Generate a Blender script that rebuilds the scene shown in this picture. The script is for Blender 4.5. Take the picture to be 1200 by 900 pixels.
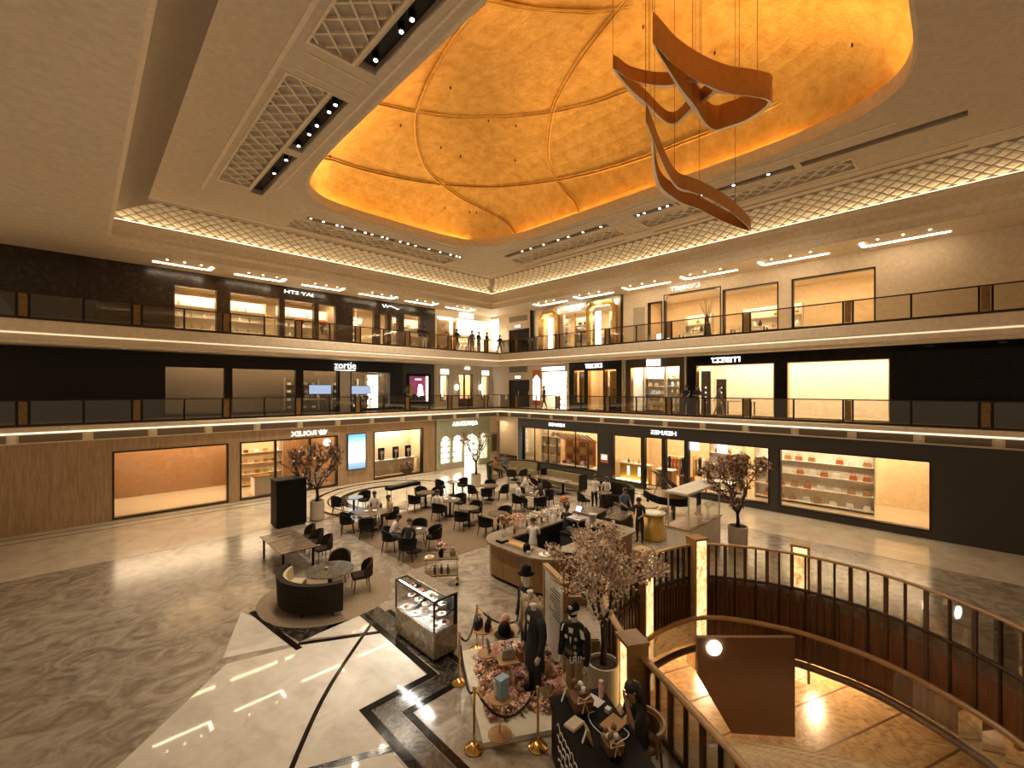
import bpy, bmesh, math, random
from mathutils import Vector, Matrix
for o in list(bpy.data.objects): bpy.data.objects.remove(o)
SC = bpy.context.scene
COL = SC.collection
R = math.radians
PI = math.pi
# ------------------------------------------------------------------ camera, world, exposure
cam_d = bpy.data.cameras.new('camera'); CAM = bpy.data.objects.new('camera', cam_d); COL.objects.link(CAM)
cam_d.sensor_fit = 'HORIZONTAL'; cam_d.sensor_width = 36; cam_d.lens = 520*36/1200
cam_d.shift_y = 6/1200; cam_d.clip_start = .05; cam_d.clip_end = 200
CAM.location = (0, 0, 5.8)
CAM.rotation_euler = (R(90), 0, R(45.8-90))
SC.camera = CAM
W = bpy.data.worlds.new('world'); SC.world = W; W.use_nodes = True
W.node_tree.nodes['Background'].inputs[0].default_value = (1.0, .70, .42, 1)
W.node_tree.nodes['Background'].inputs[1].default_value = .17  # even warm fill added to brighten the far walls through the open back
SC.view_settings.view_transform = 'Standard'; SC.view_settings.look = 'None'
SC.view_settings.exposure = 1.0; SC.view_settings.gamma = 1; SC.view_settings.use_curve_mapping = False
cy = SC.cycles
cy.use_denoising = True; cy.max_bounces = 6; cy.diffuse_bounces = 3; cy.glossy_bounces = 3
cy.transmission_bounces = 4; cy.transparent_max_bounces = 12; cy.sample_clamp_indirect = 4; cy.sample_clamp_direct = 0
cy.caustics_reflective = False; cy.caustics_refractive = False
WARM = (1.0, .67, .36); WARM2 = (1.0, .78, .52); ORANGE = (1.0, .58, .18); DAY = (1.0, .93, .84)
SPOT_W = 255
DOME_E = 42
SHOP_E = 5.5

# ------------------------------------------------------------------ helpers
class MB:
    def __init__(s): s.v = []; s.f = []; s.m = []
    def add(s, vs, fs, m=0):
        b = len(s.v); s.v += [tuple(p) for p in vs]
        for f in fs: s.f.append(tuple(b+i for i in f)); s.m.append(m)
        return s
    def box(s, x0, y0, z0, x1, y1, z1, m=0):
        if x0 > x1: x0, x1 = x1, x0
        if y0 > y1: y0, y1 = y1, y0
        if z0 > z1: z0, z1 = z1, z0
        return s.add([(x0,y0,z0),(x1,y0,z0),(x1,y1,z0),(x0,y1,z0),(x0,y0,z1),(x1,y0,z1),(x1,y1,z1),(x0,y1,z1)],
            [(0,3,2,1),(4,5,6,7),(0,1,5,4),(1,2,6,5),(2,3,7,6),(3,0,4,7)], m)
    def cbox(s, c, d, rz=0, m=0, rx=0, ry=0):
        M = Matrix.Translation(c) @ Matrix.Rotation(rz,4,'Z') @ Matrix.Rotation(ry,4,'Y') @ Matrix.Rotation(rx,4,'X')
        h = [q/2 for q in d]
        P = [M @ Vector((a*h[0], b*h[1], e*h[2])) for a,b,e in [(-1,-1,-1),(1,-1,-1),(1,1,-1),(-1,1,-1),(-1,-1,1),(1,-1,1),(1,1,1),(-1,1,1)]]
        return s.add(P, [(0,3,2,1),(4,5,6,7),(0,1,5,4),(1,2,6,5),(2,3,7,6),(3,0,4,7)], m)
    def tube(s, pts, r, n=8, m=0, closed=False, cap=True, flat=1.0):
        pts = [Vector(p) for p in pts]; k = len(pts)
        rr = r if isinstance(r, (list, tuple)) else [r]*k
        vs = []; prev = None
        for i, p in enumerate(pts):
            if closed: t = pts[(i+1) % k]-pts[i-1]
            else: t = pts[min(i+1,k-1)]-pts[max(i-1,0)]
            if t.length < 1e-9: t = Vector((0,0,1))
            t.normalize()
            if prev is None:
                a = Vector((0,0,1)) if abs(t.z) < .9 else Vector((1,0,0))
                u = t.cross(a).normalized()
            else:
                u = (prev - t*prev.dot(t))
                u = u.normalized() if u.length > 1e-6 else t.cross(Vector((1,0,0))).normalized()
            prev = u; w = t.cross(u)
            for j in range(n):
                an = 2*PI*j/n
                vs.append(p + u*math.cos(an)*rr[i] + w*math.sin(an)*rr[i]*flat)
        fs = []
        for i in range(k if closed else k-1):
            a = i*n; b = ((i+1) % k)*n
            for j in range(n): fs.append((a+j, a+(j+1)%n, b+(j+1)%n, b+j))
        if cap and not closed:
            fs.append(tuple(range(n-1,-1,-1))); fs.append(tuple((k-1)*n+j for j in range(n)))
        return s.add(vs, fs, m)
    def cyl(s, p0, p1, r, r1=None, n=12, m=0): return s.tube([p0, p1], [r, r if r1 is None else r1], n, m)
    def lathe(s, prof, c=(0,0,0), n=20, m=0, sy=1.0):
        vs = []; fs = []
        for r, z in prof:
            for j in range(n):
                a = 2*PI*j/n; vs.append((c[0]+r*math.cos(a), c[1]+r*math.sin(a)*sy, c[2]+z))
        for i in range(len(prof)-1):
            for j in range(n): fs.append((i*n+j, i*n+(j+1)%n, (i+1)*n+(j+1)%n, (i+1)*n+j))
        if prof[0][0] > 1e-4: fs.append(tuple(range(n-1,-1,-1)))
        if prof[-1][0] > 1e-4: fs.append(tuple((len(prof)-1)*n+j for j in range(n)))
        return s.add(vs, fs, m)
    def prism(s, poly, z0, z1, m=0):
        n = len(poly); ar = sum(poly[i][0]*poly[(i+1)%n][1]-poly[(i+1)%n][0]*poly[i][1] for i in range(n))
        if ar < 0: poly = poly[::-1]
        vs = [(p[0],p[1],z0) for p in poly]+[(p[0],p[1],z1) for p in poly]
        fs = [tuple(range(n-1,-1,-1)), tuple(range(n,2*n))]+[(i,(i+1)%n,n+(i+1)%n,n+i) for i in range(n)]
        return s.add(vs, fs, m)
    def slab(s, poly, vec, m=0):                       # any planar polygon pushed along vec
        n = len(poly); v = Vector(vec)
        vs = [Vector(p) for p in poly]; vs += [p+v for p in vs]
        return s.add(vs, [tuple(range(n-1,-1,-1)), tuple(range(n,2*n))]+[(i,(i+1)%n,n+(i+1)%n,n+i) for i in range(n)], m)
    def ball(s, c, r, nu=12, nv=8, m=0, z0=-1, z1=1):
        rx, ry, rz = r if isinstance(r, (tuple, list)) else (r,r,r)
        a0 = math.asin(z0); a1 = math.asin(z1)
        prof = [(math.cos(a0+(a1-a0)*i/nv), math.sin(a0+(a1-a0)*i/nv)) for i in range(nv+1)]
        vs = []; fs = []
        for q, z in prof:
            for j in range(nu):
                a = 2*PI*j/nu; vs.append((c[0]+rx*q*math.cos(a), c[1]+ry*q*math.sin(a), c[2]+rz*z))
        for i in range(nv):
            for j in range(nu): fs.append((i*nu+j, i*nu+(j+1)%nu, (i+1)*nu+(j+1)%nu, (i+1)*nu+j))
        fs.append(tuple(range(nu-1,-1,-1))); fs.append(tuple(nv*nu+j for j in range(nu)))
        return s.add(vs, fs, m)
    def strip(s, A, B, m=0, closed=False):             # quads between two polylines
        n = len(A); vs = list(A)+list(B); k = n if closed else n-1
        return s.add(vs, [(i,(i+1)%n,n+(i+1)%n,n+i) for i in range(k)], m)
    def xf(s, M):
        s.v = [tuple(M @ Vector(p)) for p in s.v]; return s
    def build(s, name, mats, parent=None, smooth=False, bevel=0, seg=2, **kw):
        me = bpy.data.meshes.new(name); me.from_pydata(s.v, [], s.f)
        if not isinstance(mats, (list, tuple)): mats = [mats]
        for m in mats: me.materials.append(M[m] if isinstance(m, str) else m)
        if len(mats) > 1: me.polygons.foreach_set('material_index', s.m)
        if smooth: me.polygons.foreach_set('use_smooth', [True]*len(me.polygons))
        me.validate(); me.update()
        o = bpy.data.objects.new(name, me); COL.objects.link(o)
        if parent: o.parent = parent
        if bevel:
            b = o.modifiers.new('bevel', 'BEVEL'); b.width = bevel; b.segments = seg; b.limit_method = 'ANGLE'; b.angle_limit = R(40)
        tag(o, **kw)
        return o
def tag(o, label=None, cat=None, group=None, kind=None):
    if label: o['label'] = label
    if cat: o['category'] = cat
    if group: o['group'] = group
    if kind: o['kind'] = kind
    return o
def thing(name, label, cat, loc=(0,0,0), rz=0, group=None):
    o = bpy.data.objects.new(name, None); COL.objects.link(o); o.empty_display_size = .1
    o.location = loc; o.rotation_euler = (0,0,rz)
    return tag(o, label, cat, group)
def dup(root, loc=None, rz=None, label=None, group=None):
    kids = {}
    for c in SC_children(root): kids.setdefault(root, []).append(c)
    r = root.copy(); COL.objects.link(r)
    if loc is not None: r.location = loc
    if rz is not None: r.rotation_euler = (0,0,rz)
    if label: r['label'] = label
    if group: r['group'] = group
    for ch in kids.get(root, []):
        c = ch.copy(); COL.objects.link(c); c.parent = r
        for g in SC_children(ch):
            d = g.copy(); COL.objects.link(d); d.parent = c
    return r
def SC_children(o): return [c for c in o.children]
def share(proto, name, loc, parent=None, rz=0):
    o = bpy.data.objects.new(name, proto if isinstance(proto, bpy.types.Mesh) else proto.data); COL.objects.link(o)
    o.location = loc; o.rotation_euler = (0,0,rz); o.parent = parent
    return o
def S(name, mb, mat, parent=None, **kw):               # a piece of the setting
    return mb.build(name, mat, parent, kind=None if parent else 'structure', **kw)
def catmull(pts, n, closed=False):
    pts = [Vector(p) for p in pts]; k = len(pts); out = []
    for i in range(k if closed else k-1):
        if closed: p0,p1,p2,p3 = pts[i-1],pts[i],pts[(i+1)%k],pts[(i+2)%k]
        else: p0,p1,p2,p3 = pts[max(i-1,0)],pts[i],pts[i+1],pts[min(i+2,k-1)]
        for j in range(n):
            t = j/n
            out.append(.5*(2*p1+(p2-p0)*t+(2*p0-5*p1+4*p2-p3)*t*t+(3*p1-p0-3*p2+p3)*t**3))
    if not closed: out.append(pts[-1])
    return out
# ------------------------------------------------------------------ materials
M = {}
def newmat(name):
    m = bpy.data.materials.new(name); m.use_nodes = True; M[name] = m
    nt = m.node_tree; return m, nt, nt.nodes['Principled BSDF']
def mat(name, col, rough=.5, metal=0, emit=0, ecol=None, var=.08, scale=6, bump=0, bscale=60, spec=.5):
    m, nt, b = newmat(name)
    b.inputs['Roughness'].default_value = rough; b.inputs['Metallic'].default_value = metal
    b.inputs['Specular IOR Level'].default_value = spec
    tc = nt.nodes.new('ShaderNodeTexCoord'); nz = nt.nodes.new('ShaderNodeTexNoise'); nz.inputs['Scale'].default_value = scale
    nz.inputs['Detail'].default_value = 3
    nt.links.new(tc.outputs['Object'], nz.inputs['Vector'])
    rp = nt.nodes.new('ShaderNodeValToRGB')
    c0 = [max(0,c*(1-var)) for c in col]; c1 = [min(1,c*(1+var)) for c in col]
    rp.color_ramp.elements[0].position = .3; rp.color_ramp.elements[1].position = .7
    rp.color_ramp.elements[0].color = (*c0,1); rp.color_ramp.elements[1].color = (*c1,1)
    nt.links.new(nz.outputs['Fac'], rp.inputs['Fac']); nt.links.new(rp.outputs['Color'], b.inputs['Base Color'])
    if emit:
        b.inputs['Emission Color'].default_value = (*(ecol or col),1); b.inputs['Emission Strength'].default_value = emit
    if bump:
        n2 = nt.nodes.new('ShaderNodeTexNoise'); n2.inputs['Scale'].default_value = bscale; nt.links.new(tc.outputs['Object'], n2.inputs['Vector'])
        bp = nt.nodes.new('ShaderNodeBump'); bp.inputs['Strength'].default_value = bump; bp.inputs['Distance'].default_value = .02
        nt.links.new(n2.outputs['Fac'], bp.inputs['Height']); nt.links.new(bp.outputs['Normal'], b.inputs['Normal'])
    return m
def lamp(name, col, strength): return mat(name, (.8,.8,.8), .5, emit=strength, ecol=col)
def marble(name, base, vein, scale=.7, rough=.16, dist=3.0, lo=.42, hi=.62, spec=.5):
    m, nt, b = newmat(name); b.inputs['Roughness'].default_value = rough; b.inputs['Specular IOR Level'].default_value = spec
    tc = nt.nodes.new('ShaderNodeTexCoord')
    nz = nt.nodes.new('ShaderNodeTexNoise'); nz.inputs['Scale'].default_value = scale; nz.inputs['Detail'].default_value = 8
    nz.inputs['Roughness'].default_value = .62; nz.inputs['Distortion'].default_value = dist
    rp = nt.nodes.new('ShaderNodeValToRGB'); e = rp.color_ramp.elements
    e[0].position = lo; e[0].color = (*vein,1); e[1].position = hi; e[1].color = (*base,1)
    n2 = nt.nodes.new('ShaderNodeTexNoise'); n2.inputs['Scale'].default_value = scale*4; n2.inputs['Detail'].default_value = 6; n2.inputs['Distortion'].default_value = 1.5
    mx = nt.nodes.new('ShaderNodeMixRGB'); mx.blend_type = 'MULTIPLY'; mx.inputs[0].default_value = .35
    nt.links.new(tc.outputs['Object'], nz.inputs['Vector']); nt.links.new(tc.outputs['Object'], n2.inputs['Vector'])
    nt.links.new(nz.outputs['Fac'], rp.inputs['Fac']); nt.links.new(rp.outputs['Color'], mx.inputs[1]); nt.links.new(n2.outputs['Fac'], mx.inputs[2])
    nt.links.new(mx.outputs['Color'], b.inputs['Base Color'])
    return m
def wood(name, c0, c1, scale=9, rough=.42, direction='Z', axis_scale=(1,1,.05)):
    m, nt, b = newmat(name); b.inputs['Roughness'].default_value = rough
    tc = nt.nodes.new('ShaderNodeTexCoord'); mp = nt.nodes.new('ShaderNodeMapping'); mp.inputs['Scale'].default_value = axis_scale
    nz = nt.nodes.new('ShaderNodeTexNoise'); nz.inputs['Scale'].default_value = scale; nz.inputs['Detail'].default_value = 5; nz.inputs['Distortion'].default_value = .6
    rp = nt.nodes.new('ShaderNodeValToRGB'); e = rp.color_ramp.elements
    e[0].position = .35; e[0].color = (*c0,1); e[1].position = .65; e[1].color = (*c1,1)
    nt.links.new(tc.outputs['Object'], mp.inputs['Vector']); nt.links.new(mp.outputs['Vector'], nz.inputs['Vector'])
    nt.links.new(nz.outputs['Fac'], rp.inputs['Fac']); nt.links.new(rp.outputs['Color'], b.inputs['Base Color'])
    return m
def glass(name, tint=(1,1,1), refl=.5, base=.04):
    m, nt, b = newmat(name); nt.nodes.remove(b); out = nt.nodes['Material Output']
    tr = nt.nodes.new('ShaderNodeBsdfTransparent'); tr.inputs[0].default_value = (*tint,1)
    gl = nt.nodes.new('ShaderNodeBsdfGlossy'); gl.inputs['Roughness'].default_value = .03; gl.inputs[0].default_value = (.9,.9,.9,1)
    fr = nt.nodes.new('ShaderNodeFresnel'); fr.inputs[0].default_value = 1.45
    mu = nt.nodes.new('ShaderNodeMath'); mu.operation = 'MULTIPLY_ADD'; mu.inputs[1].default_value = refl; mu.inputs[2].default_value = base*refl
    mx = nt.nodes.new('ShaderNodeMixShader')
    nt.links.new(fr.outputs[0], mu.inputs[0]); nt.links.new(mu.outputs[0], mx.inputs[0])
    nt.links.new(tr.outputs[0], mx.inputs[1]); nt.links.new(gl.outputs[0], mx.inputs[2]); nt.links.new(mx.outputs[0], out.inputs[0])
    return m
mat('cream', (.82,.68,.49), .6); mat('molding', (.88,.75,.56), .55); mat('soffit', (.82,.69,.51), .6)
mat('lattice', (.88,.78,.61), .5); mat('beige_panel', (.50,.42,.31), .6); mat('cove_groove_shade', (.26,.20,.14), .7); mat('ring_beige', (.70,.58,.43), .6)
mat('dark_slot', (.012,.010,.008), .6); mat('grille', (.20,.15,.10), .6, bump=.4, bscale=90)
mat('black_metal', (.015,.012,.010), .35, .6); mat('dark_bronze', (.05,.032,.018), .35, .7)
mat('gold', (.78,.50,.18), .22, 1.0); mat('brass', (.72,.45,.16), .18, 1.0); mat('chrome', (.78,.75,.70), .3, .75)
mat('copper', (.58,.25,.06), .5, .15); mat('brushed', (.62,.57,.48), .35, .8)
mat('black', (.008,.007,.006), .5, spec=.12); mat('near_black', (.016,.014,.012), .5, spec=.3); mat('dark_grey', (.045,.042,.037), .5)
mat('charcoal_front', (.040,.036,.030), .45); mat('white', (.82,.80,.76), .5); mat('off_white', (.72,.66,.56), .55)
mat('green_front', (.44,.46,.31), .6); mat('orange_panel', (.62,.18,.04), .5); mat('brown', (.16,.075,.03), .5)
mat('skin', (.34,.19,.115), .5); mat('skin_dark', (.16,.082,.048), .5); mat('hair', (.014,.010,.008), .5); mat('hair_brown', (.05,.028,.016), .5)
mat('white_cloth', (.74,.70,.62), .8); mat('beige_cloth', (.44,.33,.20), .8); mat('dark_cloth', (.020,.020,.024), .85); mat('grey_cloth', (.16,.15,.14), .85)
mat('blue_cloth', (.10,.16,.24), .85); mat('orange_cloth', (.50,.15,.05), .85); mat('khaki', (.34,.25,.13), .85); mat('tan', (.42,.24,.10), .7); mat('denim', (.10,.13,.18), .85)
mat('mesh_black', (.015,.013,.011), .7, bump=.3, bscale=120, spec=.15); mat('seat_brown', (.028,.019,.012), .8, spec=.12); mat('sofa_olive', (.30,.24,.13), .7); mat('sofa_back', (.020,.014,.009), .7, spec=.15)
mat('leather_cream', (.46,.38,.22), .55)
mat('carpet', (.175,.118,.07), .95, var=.18, scale=14, bump=.3, bscale=250); mat('rug', (.24,.175,.11), .95, var=.12, scale=10, bump=.3, bscale=250)
mat('pink', (.84,.52,.43), .8); mat('peach', (.80,.49,.31), .8); mat('rose', (.82,.47,.47), .8); mat('cream_flower', (.62,.48,.34), .8); mat('leaf', (.06,.09,.03), .7); mat('twig', (.028,.016,.010), .8)
mat('blossom', (.78,.59,.44), .8); mat('blossom_pale', (.92,.80,.66), .8); mat('blossom_dark', (.40,.25,.16), .8); mat('dry_leaf', (.24,.13,.07), .8)
mat('planter', (.55,.47,.37), .5); mat('soil', (.04,.025,.015), .95); mat('stone_top', (.25,.19,.13), .3, var=.3, scale=9)
mat('blue_box', (.26,.42,.52), .4); mat('paper', (.62,.55,.42), .7); mat('paper_yellow', (.50,.36,.12), .6); mat('pastry', (.55,.30,.10), .6); mat('berry', (.30,.03,.03), .4)
mat('pots', (.30,.20,.12), .5); mat('handbag', (.24,.09,.03), .45); mat('grey_bag', (.30,.27,.25), .6); mat('silver_goods', (.55,.55,.52), .3, .8); mat('red_goods', (.40,.06,.03), .5)
mat('poster_pink', (.50,.07,.22), .5, emit=.16, ecol=(.50,.10,.26), var=.4, scale=1.5); mat('poster_dark', (.03,.03,.05), .5)
mat('floor_shop', (.52,.40,.26), .25); mat('shop_wall', (.66,.50,.30), .6); mat('shop_white', (.78,.72,.62), .6); mat('shop_dark', (.10,.075,.05), .5); mat('shop_brown', (.30,.15,.06), .5)
mat('gold_shop', (.62,.40,.10), .35, .5); mat('onyx', (.75,.5,.2), .4, emit=1.0, ecol=(1,.60,.22), var=.3, scale=3)
marble('marble_grey', (.46,.39,.30), (.24,.19,.14), 1.3, .18, 2.2, .36, .62); marble('marble_cream', (.78,.72,.62), (.56,.50,.41), .5, .03, 2.5, .25, .5)
marble('marble_black', (.008,.007,.006), (.016,.013,.010), 1, .10, spec=.15); marble('marble_swirl', (.10,.085,.065), (.022,.018,.014), 1.6, .16, 6)
marble('marble_brown', (.030,.018,.011), (.085,.055,.035), 1.2, .25, 4, .3, .5); marble('marble_pale', (.76,.66,.50), (.60,.50,.36), .5, .12, 2, .3, .6)
marble('marble_counter', (.42,.35,.24), (.22,.16,.09), 3.5, .25, 4); marble('marble_table', (.20,.17,.13), (.10,.085,.065), 2.5, .10, 3)
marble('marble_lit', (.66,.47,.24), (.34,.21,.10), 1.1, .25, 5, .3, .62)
wood('wood_panel', (.34,.22,.115), (.50,.35,.20), 26, .4); wood('wood_counter', (.20,.105,.035), (.33,.19,.07), 22, .35)
wood('wood_dark', (.06,.026,.010), (.12,.052,.02), 14, .35); wood('wood_rail', (.34,.19,.07), (.46,.27,.10), 12, .3, axis_scale=(.3,.3,1)); wood('wood_red', (.10,.035,.013), (.20,.075,.025), 16, .4)
wood('table_wood', (.10,.072,.048), (.15,.108,.072), 8, .22, axis_scale=(.2,1,1))
glass('glass', (.97,.96,.93), .55); glass('rail_glass', (.90,.88,.83), .7, .05); glass('clear_glass', (.98,.98,.97), .45)
lamp('led', WARM2, 11); lamp('led_strip', (1,.80,.52), .85); lamp('edge_glow', (1,.78,.48), .45); mat('ornament', (.26,.15,.055), .5, .6, var=.5, scale=30); lamp('shop_light_mid', WARM2, SHOP_E*1.9); lamp('sign_white', (1,.97,.92), .95); lamp('sign_warm', (1,.88,.68), .75); lamp('lens', (1,.95,.86), 9)
lamp('shop_light', WARM2, SHOP_E*1.6); lamp('shop_light_white', (1,.92,.78), SHOP_E*3.2); lamp('shop_light_dim', WARM, SHOP_E*3); lamp('dome_led', ORANGE, DOME_E); lamp('under_led', (1,.76,.46), 4)
lamp('screen_glow', (.34,.50,.80), .55); lamp('niche_white', (1,.97,.9), 2.2); lamp('case_led', (1,.96,.88), 130); lamp('warm_glow', (1,.72,.35), 3)
def gold_leaf():
    m, nt, b = newmat('gold_leaf'); b.inputs['Metallic'].default_value = .55; b.inputs['Roughness'].default_value = .42
    tc = nt.nodes.new('ShaderNodeTexCoord')
    n1 = nt.nodes.new('ShaderNodeTexNoise'); n1.inputs['Scale'].default_value = 2.2; n1.inputs['Detail'].default_value = 8; n1.inputs['Roughness'].default_value = .7
    rp = nt.nodes.new('ShaderNodeValToRGB'); e = rp.color_ramp.elements
    e[0].position = .35; e[0].color = (.62,.33,.065,1); e[1].position = .68; e[1].color = (.84,.54,.17,1)
    vo = nt.nodes.new('ShaderNodeTexVoronoi'); vo.inputs['Scale'].default_value = 9
    bp = nt.nodes.new('ShaderNodeBump'); bp.inputs['Strength'].default_value = .25; bp.inputs['Distance'].default_value = .02
    for n in (n1, vo): nt.links.new(tc.outputs['Object'], n.inputs['Vector'])
    nt.links.new(n1.outputs['Fac'], rp.inputs['Fac']); nt.links.new(rp.outputs['Color'], b.inputs['Base Color'])
    nt.links.new(vo.outputs['Distance'], bp.inputs['Height']); nt.links.new(bp.outputs['Normal'], b.inputs['Normal'])
gold_leaf()
def onyx_glow():
    nt = M['onyx'].node_tree; b = nt.nodes['Principled BSDF']; tc = nt.nodes.new('ShaderNodeTexCoord'); nz = nt.nodes.new('ShaderNodeTexNoise'); nz.inputs['Scale'].default_value = 4; nz.inputs['Detail'].default_value = 6; nz.inputs['Distortion'].default_value = 2
    rp = nt.nodes.new('ShaderNodeValToRGB'); e = rp.color_ramp.elements; e[0].position = .3; e[0].color = (.42,.20,.05,1); e[1].position = .7; e[1].color = (1,.72,.34,1)
    nt.links.new(tc.outputs['Object'], nz.inputs['Vector']); nt.links.new(nz.outputs['Fac'], rp.inputs['Fac']); nt.links.new(rp.outputs['Color'], b.inputs['Emission Color'])
onyx_glow()
def sky_screen():
    m, nt, b = newmat('sky_screen'); b.inputs['Roughness'].default_value = .3
    tc = nt.nodes.new('ShaderNodeTexCoord'); sp = nt.nodes.new('ShaderNodeSeparateXYZ'); rp = nt.nodes.new('ShaderNodeValToRGB'); e = rp.color_ramp.elements
    e[0].position = 0; e[0].color = (.14,.30,.50,1); e[1].position = .95; e[1].color = (.16,.45,.80,1)
    for p, c in ((.16,(.30,.48,.66,1)),(.24,(.95,.95,.95,1)),(.6,(.85,.93,1,1)),(.78,(.40,.68,.95,1))):
        k = e.new(p); k.color = c
    nt.links.new(tc.outputs['Generated'], sp.inputs[0]); nt.links.new(sp.outputs[2], rp.inputs[0])
    nt.links.new(rp.outputs[0], b.inputs['Emission Color']); b.inputs['Emission Strength'].default_value = .62; nt.links.new(rp.outputs[0], b.inputs['Base Color'])
sky_screen()
# ------------------------------------------------------------------ layout numbers (metres; x runs along the left wall, y along the right wall)
F1, F2, CEIL = 4.28, 8.57, 14.25
XE, YE = 23.9, 26.0            # gallery edges
XR_, YL_ = 26.6, 30.0          # upper shop walls
XG, YG = 23.6, 26.3            # ground floor shop walls
XW, YS = -4.0, -5.0
class Face:
    def __init__(s, side, plane): s.side = side; s.p = plane
    def pt(s, a, d, z): return (a, s.p+d, z) if s.side == 'L' else (s.p+d, a, z)
    def box(s, mb, a0, a1, d0, d1, z0, z1, m=0):
        if s.side == 'L': mb.box(a0, s.p+d0, z0, a1, s.p+d1, z1, m)
        else: mb.box(s.p+d0, a0, z0, s.p+d1, a1, z1, m)
        return mb
    def poly(s, mb, pts, d0, d1, m=0):                 # polygon (a,z) pushed from d0 to d1
        v = Vector(s.pt(0,d1,0))-Vector(s.pt(0,d0,0))
        return mb.slab([s.pt(a,d0,z) for a,z in pts], v, m)
    def wall(s, mb, a0, a1, z0, z1, d0, d1, holes=(), m=0):
        cuts = sorted(set([a0,a1]+[min(max(c,a0),a1) for h in holes for c in h[:2]]))
        for i in range(len(cuts)-1):
            c0, c1 = cuts[i], cuts[i+1]; mid = (c0+c1)/2
            if c1-c0 < 1e-4: continue
            hs = sorted((h[2],h[3]) for h in holes if h[0] < mid < h[1]); z = z0
            for h0, h1 in hs:
                if h0 > z+1e-4: s.box(mb, c0, c1, d0, d1, z, h0, m)
                z = max(z, h1)
            if z < z1-1e-4: s.box(mb, c0, c1, d0, d1, z, z1, m)
        return mb
L2, R2 = Face('L', YL_), Face('R', XR_)
LG, RG = Face('L', YG), Face('R', XG)
def plates(mb, x0, x1, y0, y1, z0, z1, holes=(), m=0):  # horizontal plate with rectangular holes
    cuts = sorted(set([x0,x1]+[min(max(c,x0),x1) for h in holes for c in h[:2]]))
    for i in range(len(cuts)-1):
        c0, c1 = cuts[i], cuts[i+1]; mid = (c0+c1)/2
        if c1-c0 < 1e-4: continue
        y = y0
        for h0, h1 in sorted((h[2],h[3]) for h in holes if h[0] < mid < h[1]):
            if h0 > y+1e-4: mb.box(c0, y, z0, c1, h0, z1, m)
            y = max(y, h1)
        if y < y1-1e-4: mb.box(c0, y, z0, c1, y1, z1, m)
    return mb
def torect(c, p, x0, x1, y0, y1):                       # from c through p out to the rectangle
    dx, dy = p[0]-c[0], p[1]-c[1]; t = 1e9
    if dx > 1e-9: t = min(t, (x1-c[0])/dx)
    if dx < -1e-9: t = min(t, (x0-c[0])/dx)
    if dy > 1e-9: t = min(t, (y1-c[1])/dy)
    if dy < -1e-9: t = min(t, (y0-c[1])/dy)
    return (c[0]+dx*t, c[1]+dy*t)
def ring_fill(mb, curve, c, rect, z0, z1, m=0):         # plate between a closed curve and its rectangle
    x0,x1,y0,y1 = rect
    pts = []
    cor = [(x1,y1),(x0,y1),(x0,y0),(x1,y0)]
    ang = lambda p: math.atan2(p[1]-c[1], p[0]-c[0]) % (2*PI)
    cv = sorted([tuple(p[:2]) for p in curve], key=ang)
    outer = [torect(c, p, *rect) for p in cv]
    n = len(cv)
    for i in range(n):
        a, b = outer[i], outer[(i+1)%n]; P = [cv[i], a]
        for q in cor:
            a0, a1, aq = ang(a), ang(b), ang(q)
            if a1 < a0: a1 += 2*PI
            if aq < a0: aq += 2*PI
            if a0+1e-6 < aq < a1-1e-6: P.append(q)
        P += [b, cv[(i+1)%n]]
        mb.prism(P, z0, z1, m)
    return mb
# ------------------------------------------------------------------ ground floor with the stair well
WC = (10.3, 2.4)
WELL = [tuple(p)[:2] for p in catmull([(5.35,.9,0),(6.15,2.24,0),(7.03,3.82,0),(7.68,4.87,0),(8.7,5.85,0),(10,6.3,0),(11.5,6.35,0),(12.8,6.1,0),(13.7,5.6,0),(14.4,4.5,0),(14.8,3.0,0),(14.6,1.2,0),(13.4,-.7,0),(11.4,-1.9,0),(9.0,-2.3,0),(6.9,-1.6,0),(5.6,-.3,0)], 5, True)]
WR = (5.2, 15.0, -2.5, 6.5)
floor_mb = plates(MB(), XW, 30, YS, 34, -.3, 0, [WR]); ring_fill(floor_mb, WELL, WC, WR, -.3, 0)
FLOOR = S('floor', floor_mb, 'marble_grey', label='grey brown veined marble floor of the atrium')
def piece(name, poly, mt, z=.004): return MB().prism(poly, -.02, z).build(name, mt, FLOOR)
def band(name, pts, w, mt, z=.008):
    P = [Vector((*p,0)) for p in pts]; off = []
    for i in range(len(P)):
        d0 = (P[i]-P[i-1]).normalized() if i else (P[1]-P[0]).normalized(); d1 = (P[i+1]-P[i]).normalized() if i < len(P)-1 else d0
        n0, n1 = Vector((-d0.y,d0.x,0)), Vector((-d1.y,d1.x,0)); m_ = (n0+n1).normalized(); off.append(m_*(w/2/max(.3,m_.dot(n0))))
    for i in range(len(P)-1):
        piece(name, [tuple((P[i]+off[i])[:2]),tuple((P[i]-off[i])[:2]),tuple((P[i+1]-off[i+1])[:2]),tuple((P[i+1]+off[i+1])[:2])], mt, z)
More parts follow.
